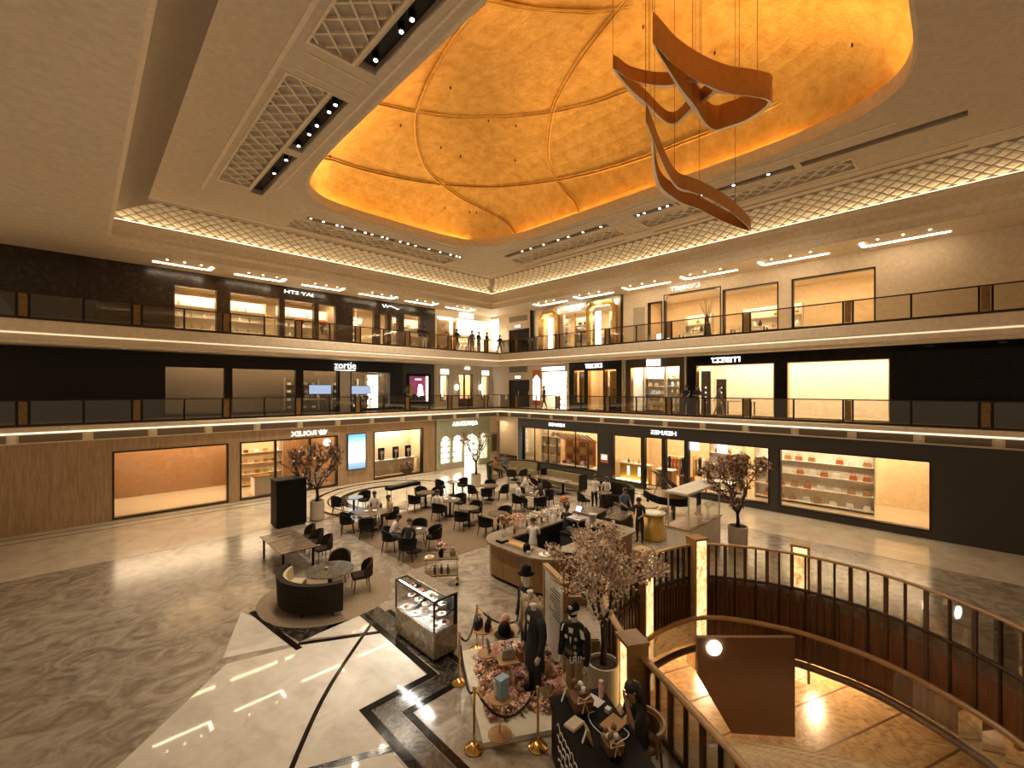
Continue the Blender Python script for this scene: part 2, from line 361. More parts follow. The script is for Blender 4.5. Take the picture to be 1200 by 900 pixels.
# cream panels, black lines and the dark swirl border below the camera
piece('cream_panel', [(3.62,6.54),(3.62,7.68),(5.03,7.68),(5.16,9.70),(3.6,10.55),(2.2,10.9),(-.5,8.2),(.8,7.6)], 'marble_cream')
piece('cream_panel', [(3.55,6.42),(2.45,7.0),(-.5,7.6),(-1,3.0),(3.55,3.0)], 'marble_cream')
piece('cream_panel', [(3.8,10.68),(5.13,9.86),(5.14,10.85),(4.5,10.95)], 'marble_cream')
piece('cream_panel', [(3.4,10.75),(2.2,11.2),(3.0,13.2),(3.35,12.0)], 'marble_cream')
piece('swirl_border', [(3.75,3.0),(4.12,3.0),(4.12,7.1),(3.75,7.5)], 'marble_swirl'); piece('swirl_border', [(4.12,7.1),(5.7,7.1),(5.25,7.5),(3.75,7.5)], 'marble_swirl')
piece('swirl_border', [(5.7,7.1),(5.7,10.9),(5.25,10.9),(5.25,7.5)], 'marble_swirl')
piece('swirl_border', [(5.7,10.9),(5.25,10.88),(3.6,10.7),(3.3,12.2),(4.2,12.4),(5.7,11.2)], 'marble_swirl')
band('black_inlay', [(3.68,3.0),(3.68,7.59),(5.14,7.59),(5.2,10.9)], .16, 'marble_black')
band('black_inlay', [(4.2,3.0),(4.2,7.02),(5.78,7.02),(5.78,10.6)], .14, 'marble_black')
band('black_inlay', [(5.18,9.75),(3.55,10.62)], .12, 'marble_black', .010); band('black_inlay', [(3.5,10.4),(3.35,11.6),(3.2,13)], .14, 'marble_black')
band('black_inlay', [(3.62,6.47),(2.4,7.02),(-.5,7.9)], .12, 'marble_black', .010)
band('black_inlay', [tuple(p)[:2] for p in catmull([(1.2,5.6,0),(2.45,7.4,0),(3.53,8.73,0),(5.18,10.3,0)], 4)], .08, 'marble_black', .012)
# pale walk along the shops with concentric inlay rings
piece('pale_walk', [(-4,20.2),(15.2,20.2),(16.9,18.6),(23.6,18.6),(23.6,26.3),(-4,26.3)], 'marble_pale')
piece('pale_walk', [(19.9,18.6),(23.6,18.6),(23.6,-5),(19.9,-5)], 'marble_pale')
def arc_piece(name, c, r0, r1, a0, a1, mt, z=.009, n=28):
    A = [(c[0]+r0*math.cos(R(a0+(a1-a0)*i/n)), c[1]+r0*math.sin(R(a0+(a1-a0)*i/n))) for i in range(n+1)]
    B = [(c[0]+r1*math.cos(R(a0+(a1-a0)*i/n)), c[1]+r1*math.sin(R(a0+(a1-a0)*i/n))) for i in range(n+1)]
    mb = MB(); mb.strip([(*p,z) for p in A], [(*p,z) for p in B]); return mb.build(name, mt, FLOOR)
for r0, r1 in ((4.0,4.22),(3.42,3.50),(2.55,2.95)): arc_piece('ring_inlay', (12.3,21.6), r0, r1, 30, 250, 'marble_black' if r0 < 3 or r0 > 3.9 else 'marble_swirl')
arc_piece('ring_inlay', (12.3,21.6), 4.0, 4.1, -60, 30, 'marble_swirl')
band('wall_inlay', [(-4,25.6),(17.9,25.6)], .08, 'marble_swirl'); band('wall_inlay', [(-4,24.9),(9,24.9)], .06, 'marble_swirl')
MB().box(7.75,12.45,0,14.9,18.6,.012).build('carpet', 'carpet', None, label='large plain beige brown carpet under the cafe tables', cat='carpet')
MB().lathe([(0,.012),(1.73,.012),(1.76,0)], (5.0,12.6,0), 64).build('round_rug', 'rug', None, label='round tan rug under the marble table with the curved sofa', cat='rug')
# well shaft, lower floor, stair
wm = MB(); n = len(WELL)
wm.strip([(*p,0.0) for p in WELL], [(*p,-1.9) for p in WELL], closed=True)
WELLWALL = S('wall_well', wm, 'wood_red')
wm = MB(); wm.box(2,-6,-3.7,24,14,-3.4); LOWER = S('floor_lower', wm, 'marble_lit')
for k in range(9): MB().cbox((13.0+k*.2, 6.5-k*1.5+2, -3.399), (14,.05,.01), R(-22)).build('joint', 'brown', LOWER)
wm = MB(); ring_fill(wm, WELL, WC, (2,24,-6,14), -1.95, -1.85); S('ceiling_lower', wm, 'brown')
for k, q in enumerate(((12.6,8.2),(15.8,6.5),(17.2,3.5),(9.4,8.0),(4.6,3.5),(10.5,-3.6))):  # unseen lamps added to brighten the lower floor inside the well
    t = thing('added_lower_lamp', 'round warm lamp added out of view to light the lower level', 'light', (*q,-1.95), group='added lamps of the lower level'); MB().cyl((0,0,-.02),(0,0,0),.16,n=16).build('lens', 'lens', t); MB().lathe([(.16,-.025),(.2,-.02),(.2,0)], n=16).build('trim_ring', 'gold', t)
    ld = bpy.data.lights.new('lower_fill_light', 'POINT'); ld.energy = 160; ld.color = WARM; ld.shadow_soft_size = .16; lo = bpy.data.objects.new('lower_fill_light', ld); COL.objects.link(lo); lo.parent = t; lo.location = (0,0,-.25)
PER = [Vector((*p,0)) for p in WELL]
def inset(pts, d):
    out = []
    for i, p in enumerate(pts):
        t = (pts[(i+1)%len(pts)]-pts[i-1]).normalized(); out.append(p+Vector((-t.y,t.x,0))*d)
    return out
sgn = 1 if (inset(PER,.5)[10]-Vector((*WC,0))).length < (PER[10]-Vector((*WC,0))).length else -1
inn = inset(PER, sgn*.25)
t = thing('well_ring', 'curved bronze ring with dark glass band low inside the stair well', 'balustrade', (0,0,0))
MB().tube([p+Vector((0,0,-1.05)) for p in inn], .07, 8, closed=True).build('ring_rail', 'wood_rail', t, smooth=True)
MB().strip([p+Vector((0,0,-1.1)) for p in inn], [p+Vector((0,0,-1.9)) for p in inn], closed=True).build('glass_band', 'rail_glass', t)
MB().tube([p+Vector((0,0,-1.95)) for p in inn], .09, 6, closed=True).build('lower_rim', 'wood_dark', t, smooth=True)
# timber slats on the shaft wall
for i in range(0, n):
    a, b = PER[i], PER[(i+1)%n]
    for k in range(2):
        p = a.lerp(b, k/2); tt = (b-a).normalized()
        if i < 52 and -1 <= 0: MB().cbox((0,0,0), (.07,.05,1.75), math.atan2(tt.y,tt.x)).build('slat', 'wood_dark', WELLWALL).location = p+Vector((-tt.y,tt.x,0))*sgn*.02+Vector((0,0,-.98))
# stair flight in the well
FW, RT = Vector((math.cos(R(45.8)), math.sin(R(45.8)),0)), Vector((math.sin(R(45.8)), -math.cos(R(45.8)),0))
t = thing('stair_flight', 'flight of pale stone steps with gold edges going down the well', 'stairs', (0,0,-3.4))
for k in range(13):
    c = FW*(7.3+k*.29)+RT*4.6; z = -.55-k*.2
    MB().cbox((0,0,0), (.30,3.2,.16), R(45.8)).build('step', 'marble_lit', t).location = (c.x, c.y, z+3.4)
    MB().cbox((0,0,0), (.03,3.2,.03), R(45.8)).build('step_nosing', 'gold', t).location = (c.x-FW.x*.15, c.y-FW.y*.15, z+3.4+.08)
t = thing('escalator_casing', 'brown slanted casing of the upper flight with a round inset lamp', 'casing', (0,0,0))
def CP(D, lat, z): q = FW*D+RT*lat; return (q.x, q.y, z)
MB().slab([CP(11.6,4.85,-.7),CP(11.6,7.4,-.7),CP(11.6,7.4,-3.3),CP(11.6,5.75,-3.2),CP(11.6,4.87,-1.7)], FW*.12).build('casing_panel', 'brown', t)
MB().cyl(CP(11.57,5.28,-.96), CP(11.62,5.28,-.96), .19, n=20).build('inset_lamp', 'lens', t)
# ------------------------------------------------------------------ gallery slabs
def edge_path(o, z): return [(XW,YE-o,z),(XE-o,YE-o,z),(XE-o,YS,z)]
def loft(mb, prof, path, m=0):
    for i in range(len(prof)-1): mb.strip(path(*prof[i]), path(*prof[i+1]), m)
    return mb
S('floor_middle_gallery_left', MB().box(XW,YE-.02,F1-.25,XR_,YL_,F1), 'marble_pale'); S('floor_middle_gallery_right', MB().box(XE-.02,YS,F1-.25,XR_,YE-.02,F1), 'marble_pale')
S('floor_upper_gallery_left', MB().box(XW,YE,7.78,XR_,YL_,F2), ['soffit']); S('floor_upper_gallery_right', MB().box(XE,YS,7.78,XR_,YE,F2), 'soffit')
S('trim_1', loft(MB(), [(0,F1+.01),(.05,F1-.04),(.05,4.10),(.0,4.06),(-.06,4.04),(-.06,4.0),(-.16,3.99),(-.16,3.60),(-.5,3.60)], edge_path), 'molding', label='cream edge of the middle gallery')
S('trim_2', loft(MB(), [(0,F2+.01),(.05,F2-.04),(.05,8.12),(.0,8.06),(-.05,8.05),(-.05,8.0),(-.18,7.98),(-.18,7.66),(-.34,7.62),(-.34,7.78)], edge_path), 'molding', label='cream edge of the upper gallery')
for zz, o, nm in ((4.035,.02,'middle'),(8.03,.0,'upper')):
    mb = MB(); loft(mb, [(o-.05,zz),(o-.02,zz-.03)] if 0 else [(o+.012 if nm == 'upper' else .035,zz+.035),(o+.012 if nm == 'upper' else .035,zz-.03)], edge_path)
    mb.build('cove_light', 'led_strip' if nm == 'middle' else 'edge_glow', None, label='thin warm light line along the %s gallery edge' % nm, cat='light')
# grilles under the middle gallery edge, split by cream stiles
def grilles(F, d, a0, a1, step):
    par = thing('grille_row', 'row of brown vent grilles between cream stiles above the %s shops' % ('wood clad' if F.side == 'L' else 'dark framed'), 'vent', F.pt(a0, d, 3.6))
    inv = Matrix.Translation(-Vector(F.pt(a0, d, 3.6))); a = a0
    while a < a1:
        w = step-.34
        F.box(MB(), a, a+w, d-.03, d, 3.66, 3.95).xf(inv).build('grille', 'grille', par)
        F.box(MB(), a+w+.08, a+w+.26, d-.06, d, 3.62, 3.99).xf(inv).build('stile', 'molding', par)
        a += step
grilles(Face('L', YE), .16, -3.9, 23.6, 2.15); grilles(Face('R', XE), .16, -4.9, 25.7, 2.15)
# ------------------------------------------------------------------ top floor ceiling over the galleries, cornice, lattice cove, ceiling ring
BX0, BX1, BY0, BY1 = .8, 23.9, -5.0, 26.9
S('ceiling_gallery_left', MB().box(XW,BY1-.02,12.25,XR_,YL_,12.4), 'soffit'); S('ceiling_gallery_right', MB().box(BX1-.02,YS,12.25,XR_,BY1-.02,12.4), 'soffit')
S('ceiling_gallery_side', MB().box(XW,YS,12.25,BX0,BY1-.02,12.4), 'soffit')
def rect_path(o, z): return [(BX0+o,BY0+o,z),(BX1-o,BY0+o,z),(BX1-o,BY1-o,z),(BX0+o,BY1-o,z)]
mb = MB(); pr = [(-.02,13.5),(.20,13.47),(.22,13.36),(.12,13.28),(.08,13.22),(.08,12.86),(.16,12.80),(.18,12.70),(.08,12.62),(.03,12.56),(.03,12.32),(-.3,12.25)]
for i in range(len(pr)-1): mb.strip(rect_path(*pr[i]), rect_path(*pr[i+1]), closed=True)
S('trim_3', mb, 'molding', label='stepped cream cornice around the atrium')
mb = MB(); mb.strip(rect_path(.10,13.495), rect_path(.16,13.495), closed=True); mb.build('cove_light', 'under_led', None, label='hidden warm light line on top of the cornice', cat='light')
CW = 1.35; CH = .75; NT = 8
def cove_pt(side, a, th, lift=0):
    o = CW*(1-math.sin(th)); z = CEIL-CH*(1-math.cos(th))
    nrm = (math.sin(th)*1.0, math.cos(th))            # inward, down
    o += lift*math.sin(th); z -= lift*math.cos(th)
    if side == 'L': return (a, BY1-o, z)
    if side == 'R': return (BX1-o, a, z)
    if side == 'W': return (BX0+o, a, z)
    return (a, BY0+o, z)
def cove_side(name, side):
    mb = MB()
    for i in range(NT):
        t0, t1 = PI/2*i/NT, PI/2*(i+1)/NT
        def ends(th):
            o = CW*(1-math.sin(th))
            return (BX0+o, BX1-o) if side in 'LS' else (BY0+o, BY1-o)
        e0, e1 = ends(t0), ends(t1)
        mb.add([cove_pt(side,e0[0],t0),cove_pt(side,e0[1],t0),cove_pt(side,e1[1],t1),cove_pt(side,e1[0],t1)], [(0,1,2,3)])
    return S(name, mb, 'cove_groove_shade', label='curved lattice cove under the ceiling ring')  # dark base tone stands in for shade between the lattice cells
COVE = {s: cove_side('trim_%d' % k, s) for k, s in ((4,'L'),(5,'R'),(6,'W'),(7,'S'))}
def cove_cells(side, a0, a1, p=.52, rows=7):
    dth = PI/2/(rows+1); far = MB(); cnt = 0
    for j in range(rows):
        th = dth*(j+1); base = MB(); k = .90
        P = [cove_pt(side,-p/2*k,th,.012),cove_pt(side,0,th-dth*k,.012),cove_pt(side,p/2*k,th,.012),cove_pt(side,0,th+dth*k,.012)]
        Q = [cove_pt(side,-p/2*.55,th,.05),cove_pt(side,0,th-dth*.55,.05),cove_pt(side,p/2*.55,th,.05),cove_pt(side,0,th+dth*.55,.05)]
        base.add(P+Q, [(4,5,6,7),(0,1,5,4),(1,2,6,5),(2,3,7,6),(3,0,4,7)])
        ob = None; o = CW*(1-math.sin(th))
        lo = (BX0 if side == 'L' else BY0)+o+p/2; hi = (BX1 if side == 'L' else BY1)-o-p/2
        a = a0+(j%2)*p/2
        while a < hi:
            if a > lo:
                off = Vector((a,0,0)) if side == 'L' else Vector((0,a,0))
                if a < a1 or cnt >= 300:
                    far.add([Vector(v)+off for v in base.v], base.f)
                else:
                    cnt += 1
                    if ob is None: ob = MB().add(base.v, base.f).build('lattice_cell', 'lattice', COVE[side]); ob.location = off
                    else: share(ob, 'lattice_cell', off, COVE[side])
            a += p
    far.build('lattice_cells_beyond', 'lattice', COVE[side], kind='stuff')
cove_cells('L', -.5, 8.2); cove_cells('R', -4.5, 8.0)
# flat ring
DR = (6.2, 18.0, .8, 21.1); DC = (12.1, 10.95)
def sup(a, b, p, n=96):
    out = []
    for i in range(n):
        t = 2*PI*i/n; c, s = math.cos(t), math.sin(t)
        out.append((DC[0]+a*math.copysign(abs(c)**(2/p),c), DC[1]+b*math.copysign(abs(s)**(2/p),s)))
    return out
OPEN = sup(5.88, 10.13, 5)
SLOTS = [(5.2,5.7,6.9,11.15),(5.2,5.7,12.75,16.65),(5.2,5.7,17.1,21.5),(5.2,5.7,1.0,6.5),
         (8.0,12.88,22.55,22.97),(12.98,17.6,22.55,22.97),(19.25,19.68,17.2,20.6),(19.25,19.68,12.95,17.1),(19.25,19.68,9.43,11.43),(19.25,19.68,4.6,9.3),(19.25,19.68,0,4.4)]
PANELS = [(3.98,5.05,7.2,11.15),(3.98,5.05,12.7,21.0),(3.98,5.05,1.0,6.9),(7.6,17.6,23.2,24.6),(20.25,21.25,13.0,20.9),(20.25,21.25,3.0,11.6)]
SLITS = [(1.5,18.5,25.3,25.42),(22.05,22.17,13.5,21.5),(22.05,22.17,0,11.84)]
x0,x1,y0,y1 = BX0+CW, BX1-CW, BY0+CW, BY1-CW
cm = plates(MB(), x0, x1, y0, y1, CEIL, CEIL+.3, [DR]+SLOTS+PANELS+SLITS); ring_fill(cm, OPEN, DC, DR, CEIL, CEIL+.3)
CEILING = S('ceiling', cm, 'ring_beige', label='beige ceiling ring around the gold dome')
for h in SLOTS+SLITS: MB().box(h[0]-.01,h[2]-.01,CEIL+.22,h[1]+.01,h[3]+.01,CEIL+.25).build('slot_back', 'dark_slot', CEILING)
for h in SLOTS:
    mb = MB(); w = .012
    mb.box(h[0],h[2],CEIL,h[0]+w,h[3],CEIL+.22); mb.box(h[1]-w,h[2],CEIL+.05,h[1],h[3],CEIL+.22); mb.box(h[0],h[2],CEIL,h[1],h[2]+w,CEIL+.22); mb.box(h[0],h[3]-w,CEIL,h[1],h[3],CEIL+.22)
    mb.build('slot_lining', 'beige_panel', CEILING)
def clipdiag(x0, x1, y0, y1, c, sg):                    # the part of x + sg*y = c inside the rectangle
    pts = []
    for x in (x0, x1):
        y = (c-x)*sg
        if y0-1e-9 <= y <= y1+1e-9: pts.append((x,y))
    for y in (y0, y1):
        x = c-sg*y
        if x0-1e-9 <= x <= x1+1e-9: pts.append((x,y))
    pts = sorted(set((round(a,4),round(b,4)) for a,b in pts))
    return (pts[0], pts[-1]) if len(pts) > 1 and math.dist(pts[0],pts[-1]) > .12 else None
for h in PANELS:
    px0,px1,py0,py1 = h
    par = MB().box(px0-.02,py0-.02,CEIL+.12,px1+.02,py1+.02,CEIL+.15).build('coffer_plate', 'beige_panel', CEILING)
    mb = MB(); w = .07
    mb.box(px0-w,py0-w,CEIL-.03,px0,py1+w,CEIL); mb.box(px1,py0-w,CEIL-.03,px1+w,py1+w,CEIL); mb.box(px0,py0-w,CEIL-.03,px1,py0,CEIL); mb.box(px0,py1,CEIL-.03,px1,py1+w,CEIL)
    mb.build('coffer_frame', 'molding', CEILING)
    stp = .42
    for sg in (1,-1):
        lo = px0+min(sg*py0,sg*py1); hi = px1+max(sg*py0,sg*py1); c = lo+.2
        while c < hi:
            q = clipdiag(px0,px1,py0,py1,c,sg)
            if q:
                a, b = Vector((*q[0],0)), Vector((*q[1],0)); m_ = (a+b)/2; d = b-a
                MB().cbox((m_.x,m_.y,CEIL+.075+.012*sg), (d.length,.045,.07), math.atan2(d.y,d.x)).build('lattice_bar', 'lattice', par)
            c += stp*1.414
for bx in ((5.92,1.6,6.0,20.3),(3.60,-2,3.72,22.5),(18.45,1.6,18.53,20.3),(21.55,-2,21.63,24.6),(7.2,21.55,17.4,21.63),(3.72,24.85,21.55,24.93),(3.98,11.55,5.7,11.6),(3.98,12.3,5.7,12.35),(19.7,12.15,21.5,12.2),(19.7,12.6,21.5,12.65)):
    MB().box(bx[0],bx[1],CEIL-.025,bx[2],bx[3],CEIL).build('ring_moulding', 'molding', CEILING)
# lip, dome, ribs, dome light
mb = MB()
A1, A2, A3, A4 = sup(5.88,10.13,5), sup(5.80,10.05,5), sup(5.80,10.05,5), sup(5.90,10.15,5)
for (P, za), (Q, zb) in (((A1,CEIL),(A2,CEIL-.06)),((A2,CEIL-.06),(A3,CEIL+.38)),((A3,CEIL+.38),(A4,CEIL+.30))): mb.strip([(*p,za) for p in P],[(*p,zb) for p in Q], closed=True)
S('trim_8', mb, 'molding', label='rounded lip around the gold dome', smooth=True)
DA, DB, DH, DZ = 5.9*1.03, 10.15*1.03, 3.4, 14.3
def dome_curve(r, n=128):
    z = DZ+DH*max(0,1-r**2.4)**.5
    return [(DC[0]+(p[0]-DC[0])*r, DC[1]+(p[1]-DC[1])*r, z) for p in sup(DA,DB,4,n)]
mb = MB(); rs = [1,.998,.992,.985,.975,.96,.94,.91,.87,.82,.76,.68,.58,.46,.32,.16,.02]
C = [dome_curve(r) for r in rs]
for i in range(len(C)-1): mb.strip(C[i], C[i+1], closed=True)
mb.add(C[-1], [tuple(range(len(C[-1])))])
DOME = S('ceiling_dome', mb, 'gold_leaf', smooth=True, label='gold leaf vaulted dome with crossing raised ribs')
RIBS = {
'r1': [(8.47,9.93,17.16),(8.69,11.51,17.25),(9.18,13.42,17.38),(9.75,15.2,17.41),(10.24,16.42,17.29),(11.33,17.88,16.99),(12.65,18.87,16.67),(14.66,19.4,16.38),(15.82,19.32,16.16),(16.73,18.95,15.84),(17.22,18.59,15.54),(17.52,18.3,15.24),(17.76,18.06,14.79),(17.85,17.87,14.4)],
'r2': [(11.7,6.9,17.6),(12.15,8.09,17.62),(12.71,9.41,17.68),(13.5,11.02,17.65),(14.29,12.26,17.55),(15.46,13.52,17.25),(16.02,14,17.02),(16.56,14.32,16.74),(17.07,14.38,16.38),(17.49,14.28,15.97),(17.78,14.06,15.6),(17.96,13.83,15.25),(18.1,13.75,14.88),(18.15,13.71,14.59)],
'A': [(7.2,19.1,15.6),(7.85,19.42,15.87),(8.69,19.73,16.05),(9.72,19.84,16.17),(11.65,19.64,16.34),(13.42,19.23,16.52),(14.4,18.86,16.63),(15.27,18.33,16.69),(15.9,17.71,16.68),(16.4,16.87,16.61),(16.86,15.62,16.47),(17.17,14.28,16.3),(17.43,12.16,16.07),(17.57,9.78,15.91),(17.59,8.11,15.87),(17.57,6.35,15.81),(17.4,4.2,15.8)],
'B': [(7.7,15.8,16.7),(8.47,16.05,17.01),(9.14,16.11,17.2),(9.97,15.99,17.34),(11.4,15.39,17.47),(12.26,14.77,17.54),(13.11,14.01,17.6),(13.79,13.16,17.6),(14.31,12.23,17.55),(14.93,10.42,17.42),(15.13,9.18,17.36),(15.54,7.17,17.19),(15.9,5.2,17.0)],
'C': [(8.2,9.8,17.1),(8.76,9.73,17.27),(9.88,9.41,17.54),(10.58,8.98,17.63),(11.66,7.98,17.62),(12.6,6.4,17.6)]}
for k, p in RIBS.items():
    q = catmull(p, 4)
    for off in (-.055, .055):
        pts = []
        for i, v in enumerate(q):
            tt = (q[min(i+1,len(q)-1)]-q[max(i-1,0)]).normalized(); nn = Vector((v.x-DC[0],(v.y-DC[1])*.5,(v.z-12)*1.0)).normalized(); sd = tt.cross(nn).normalized()
            pts.append(v+sd*off-nn*.03)
        MB().tube(pts, .045, 6).build('dome_rib', 'gold_leaf', DOME, smooth=True)
mb = MB(); P, Q = sup(5.975,10.235,4.5), sup(5.985,10.245,4.5)
t = MB(); t.strip([(*p,CEIL+.30) for p in Q], [(*p,CEIL+.42) for p in Q], closed=True); t.build('added_strip_shield', 'ring_beige', DOME)  # unseen backing added to keep the strip's light off the dome foot
mb.strip([(*p,CEIL+.31) for p in P], [(*p,CEIL+.40) for p in P], closed=True)
mb.build('cove_light', 'dome_led', None, label='hidden amber light line at the foot of the gold dome', cat='light')
for k in range(26):                                     # small sprinkler heads in the dome
    random.seed(k); a = random.uniform(0,2*PI); r = random.choice((.35,.6,.8,.9)); q = dome_curve(r, 64)[int(a/2/PI*64)%64]
    MB().cyl((q[0],q[1],q[2]+.02),(q[0],q[1],q[2]-.10),.03,n=6).build('sprinkler', 'dark_bronze', DOME)
# ------------------------------------------------------------------ signs
def text_mesh(body, size, ext):
    cu = bpy.data.curves.new('t', 'FONT'); cu.body = body; cu.size = size; cu.extrude = ext; cu.align_x = 'CENTER'; cu.align_y = 'CENTER'; cu.resolution_u = 2
    o = bpy.data.objects.new('t', cu); COL.objects.link(o); bpy.context.view_layer.update()
    me = bpy.data.meshes.new_from_object(o.evaluated_get(bpy.context.evaluated_depsgraph_get()))
    v = [tuple(x.co) for x in me.vertices]; f = [tuple(p.vertices) for p in me.polygons]
    bpy.data.objects.remove(o); bpy.data.curves.remove(cu); bpy.data.meshes.remove(me)
    return v, f
def sign(F, body, a, z, width, height, mt, label, mirror=True, d=-.05, name='shop_sign'):
    v, f = text_mesh(body, 1, .5)
    xs = [p[0] for p in v]; ys = [p[1] for p in v]; w = max(xs)-min(xs); h = max(ys)-min(ys); cx = (max(xs)+min(xs))/2; cyy = (max(ys)+min(ys))/2
    sg = (-1 if mirror else 1)*(1 if F.side == 'L' else -1); mb = MB()
    mb.add([F.pt(a+sg*(p[0]-cx)/w*width, d+p[2]*.06, z+(p[1]-cyy)/h*height) for p in v], f)
    return mb.build(name, mt, None, label=label, cat='sign')
def block_sign(F, a, z, width, height, mt, label, seed=1, rows=1, d=-.05):
    random.seed(seed); t = thing('shop_sign', label, 'sign', F.pt(a, d, z-height/2)); inv = Matrix.Translation(-Vector(F.pt(a, d, z-height/2)))
    for r in range(rows):
        c = a-width/2; rh = height/rows
        while c < a+width/2-.05:
            w = random.uniform(.5,.9)*rh; w = min(w, a+width/2-c); z0 = z-height/2+r*rh
            mb = MB(); F.box(mb, c, c+w*.28, d-.03, d+.03, z0, z0+rh*.86); F.box(mb, c, c+w*.85, d-.03, d+.03, z0+rh*.66, z0+rh*.86)
            if random.random() < .7: F.box(mb, c, c+w*.85, d-.03, d+.03, z0, z0+rh*.2)
            if random.random() < .6: F.box(mb, c+w*.6, c+w*.85, d-.03, d+.03, z0, z0+rh*.86)
            mb.xf(inv).build('letter', mt, t); c += w
    return t
# ------------------------------------------------------------------ goods
def proto_bag():
    mb = MB(); mb.slab([(-.16,-.06,0),(.16,-.06,0),(.13,-.05,.22),(-.13,-.05,.22)], (0,.12,0))
    mb.tube([(-.08,0,.2),(-.07,0,.3),(0,0,.34),(.07,0,.3),(.08,0,.2)], .012, 5); return mb
def proto_bottle(): return MB().lathe([(.06,0),(.065,.12),(.05,.18),(.02,.21),(.02,.28),(.026,.28),(.026,.31),(0,.31)], n=10)
def proto_vase(): return MB().lathe([(.05,0),(.10,.08),(.11,.18),(.05,.28),(.04,.33),(.06,.36)], n=10)
def proto_box(): return MB().box(-.12,-.08,0,.12,.08,.16).box(-.125,-.085,.11,.125,.085,.17)
def proto_shoe():
    return MB().slab([(-.05,-.13,0),(-.05,.13,0),(-.05,.12,.05),(-.05,.0,.09),(-.05,-.08,.14),(-.05,-.13,.15)], (.1,0,0))
def proto_dress():
    return MB().lathe([(.22,0),(.20,.25),(.13,.62),(.17,.85),(.19,1.0),(.06,1.1),(.02,1.12)], n=12, sy=.5)
PROTO = {'handbag': proto_bag, 'bottle': proto_bottle, 'vase': proto_vase, 'gift_box': proto_box, 'shoe': proto_shoe, 'hanging_dress': proto_dress}
PM = {}
def goods(kind, mt, loc, rz, label, cat, group):
    k = (kind, mt)
    if k not in PM:
        o = PROTO[kind]().build(kind, mt); PM[k] = o.data; tag(o, label, cat, group); o.location = loc; o.rotation_euler = (0,0,rz); return o
    return tag(share(PM[k], kind, loc, None, rz), label, cat, group)
CATS = {'handbag':'bag','bottle':'bottle','vase':'vase','gift_box':'box','shoe':'shoe','hanging_dress':'dress'}
def shelving(F, a0, a1, d, z0, z1, rows, kind, mts, where, step=.55, seed=0, mt='brushed', depth=.35, board='shop_white'):
    random.seed(seed)
    t = thing('display_shelf', 'open display shelves %s' % where, 'shelf', F.pt((a0+a1)/2, d, z0)); inv = Matrix.Translation(-Vector(F.pt((a0+a1)/2, d, z0)))
    for a in (a0, a1): F.box(MB(), a-.02, a+.02, d, d+depth, z0, z1).xf(inv).build('upright', mt, t)
    F.box(MB(), a0, a1, d+depth-.02, d+depth, z0, z1).xf(inv).build('back_panel', board, t)
    for r in range(rows):
        z = z0+.12+(z1-z0-.1)*r/rows
        F.box(MB(), a0+.02, a1-.02, d, d+depth-.02, z, z+.03).xf(inv).build('shelf_board', board, t)
        a = a0+step/2
        while a < a1-.12 and kind:
            goods(kind, random.choice(mts), F.pt(a, d+depth*.45, z+.03), (0 if F.side == 'L' else PI/2)+random.uniform(-.3,.3), '%s on the shelves %s' % (kind.replace('_',' '), where), CATS[kind], '%ss %s' % (kind.replace('_',' '), where))
            a += step*random.uniform(.8,1.2)
    return t
NROOM = [0]
def room(F, a0, a1, z0, z1, depth, wall='shop_wall', light='shop_light', strips=2, d0=.25, floor='floor_shop', ceil='shop_white', lw=.35, where='', maxd=None):
    NROOM[0] += 1; mb = MB()
    k = NROOM[0]
    S('wall_shop_back_%d' % k, F.box(MB(), a0-.1, a1+.1, depth, depth+.1, z0, z1), wall)
    S('wall_shop_side_%d' % (2*k), F.box(MB(), a0-.1, a0, d0, depth, z0, z1), wall); S('wall_shop_side_%d' % (2*k+1), F.box(MB(), a1, a1+.1, d0, depth, z0, z1), wall)
    S('floor_shop_%d' % k, F.box(MB(), a0, a1, d0, depth, z0-.04, z0+.012), floor); S('ceiling_shop_%d' % k, F.box(MB(), a0, a1, d0, depth, z1-.05, z1), ceil)
    for k in range(strips):
        dd = d0+((maxd or depth)-d0)*(k+.6)/(strips+.2)
        F.box(MB(), a0+.3, a1-.3, dd-lw/2, dd+lw/2, z1-.10, z1-.055).build('ceiling_light', light, None, label='long lit ceiling panel inside a shop', cat='light', group='ceiling lights inside the shops')
def front(name, F, a0, a1, z0, z1, mt, holes, label, d0=-.12, d1=.2, panes=True, frame='dark_bronze', pane='glass', fw=.05, cat='shopfront'):
    c = F.pt((a0+a1)/2, 0, z0); t = thing(name, label, cat, c); inv = Matrix.Translation(-Vector(c))
    F.wall(MB(), a0, a1, z0, z1, d0, d1, holes).xf(inv).build('facade', mt, t)
    for h in holes:
        if not panes: continue
        mb = MB(); F.box(mb, h[0], h[0]+fw, d0-.02, d1, h[2], h[3]); F.box(mb, h[1]-fw, h[1], d0-.02, d1, h[2], h[3]); F.box(mb, h[0]+fw, h[1]-fw, d0-.02, d1, h[3]-fw, h[3]); F.box(mb, h[0]+fw, h[1]-fw, d0-.02, d1, h[2], h[2]+fw)
        fo = mb.xf(inv).build('window_frame', frame, t)
        F.box(MB(), h[0]+fw, h[1]-fw, .0, .015, h[2]+fw, h[3]-fw).xf(inv).build('pane', pane, fo)
    return t, inv
def part(t, inv, name, mb, mt, **kw): return mb.xf(inv).build(name, mt, t, **kw)
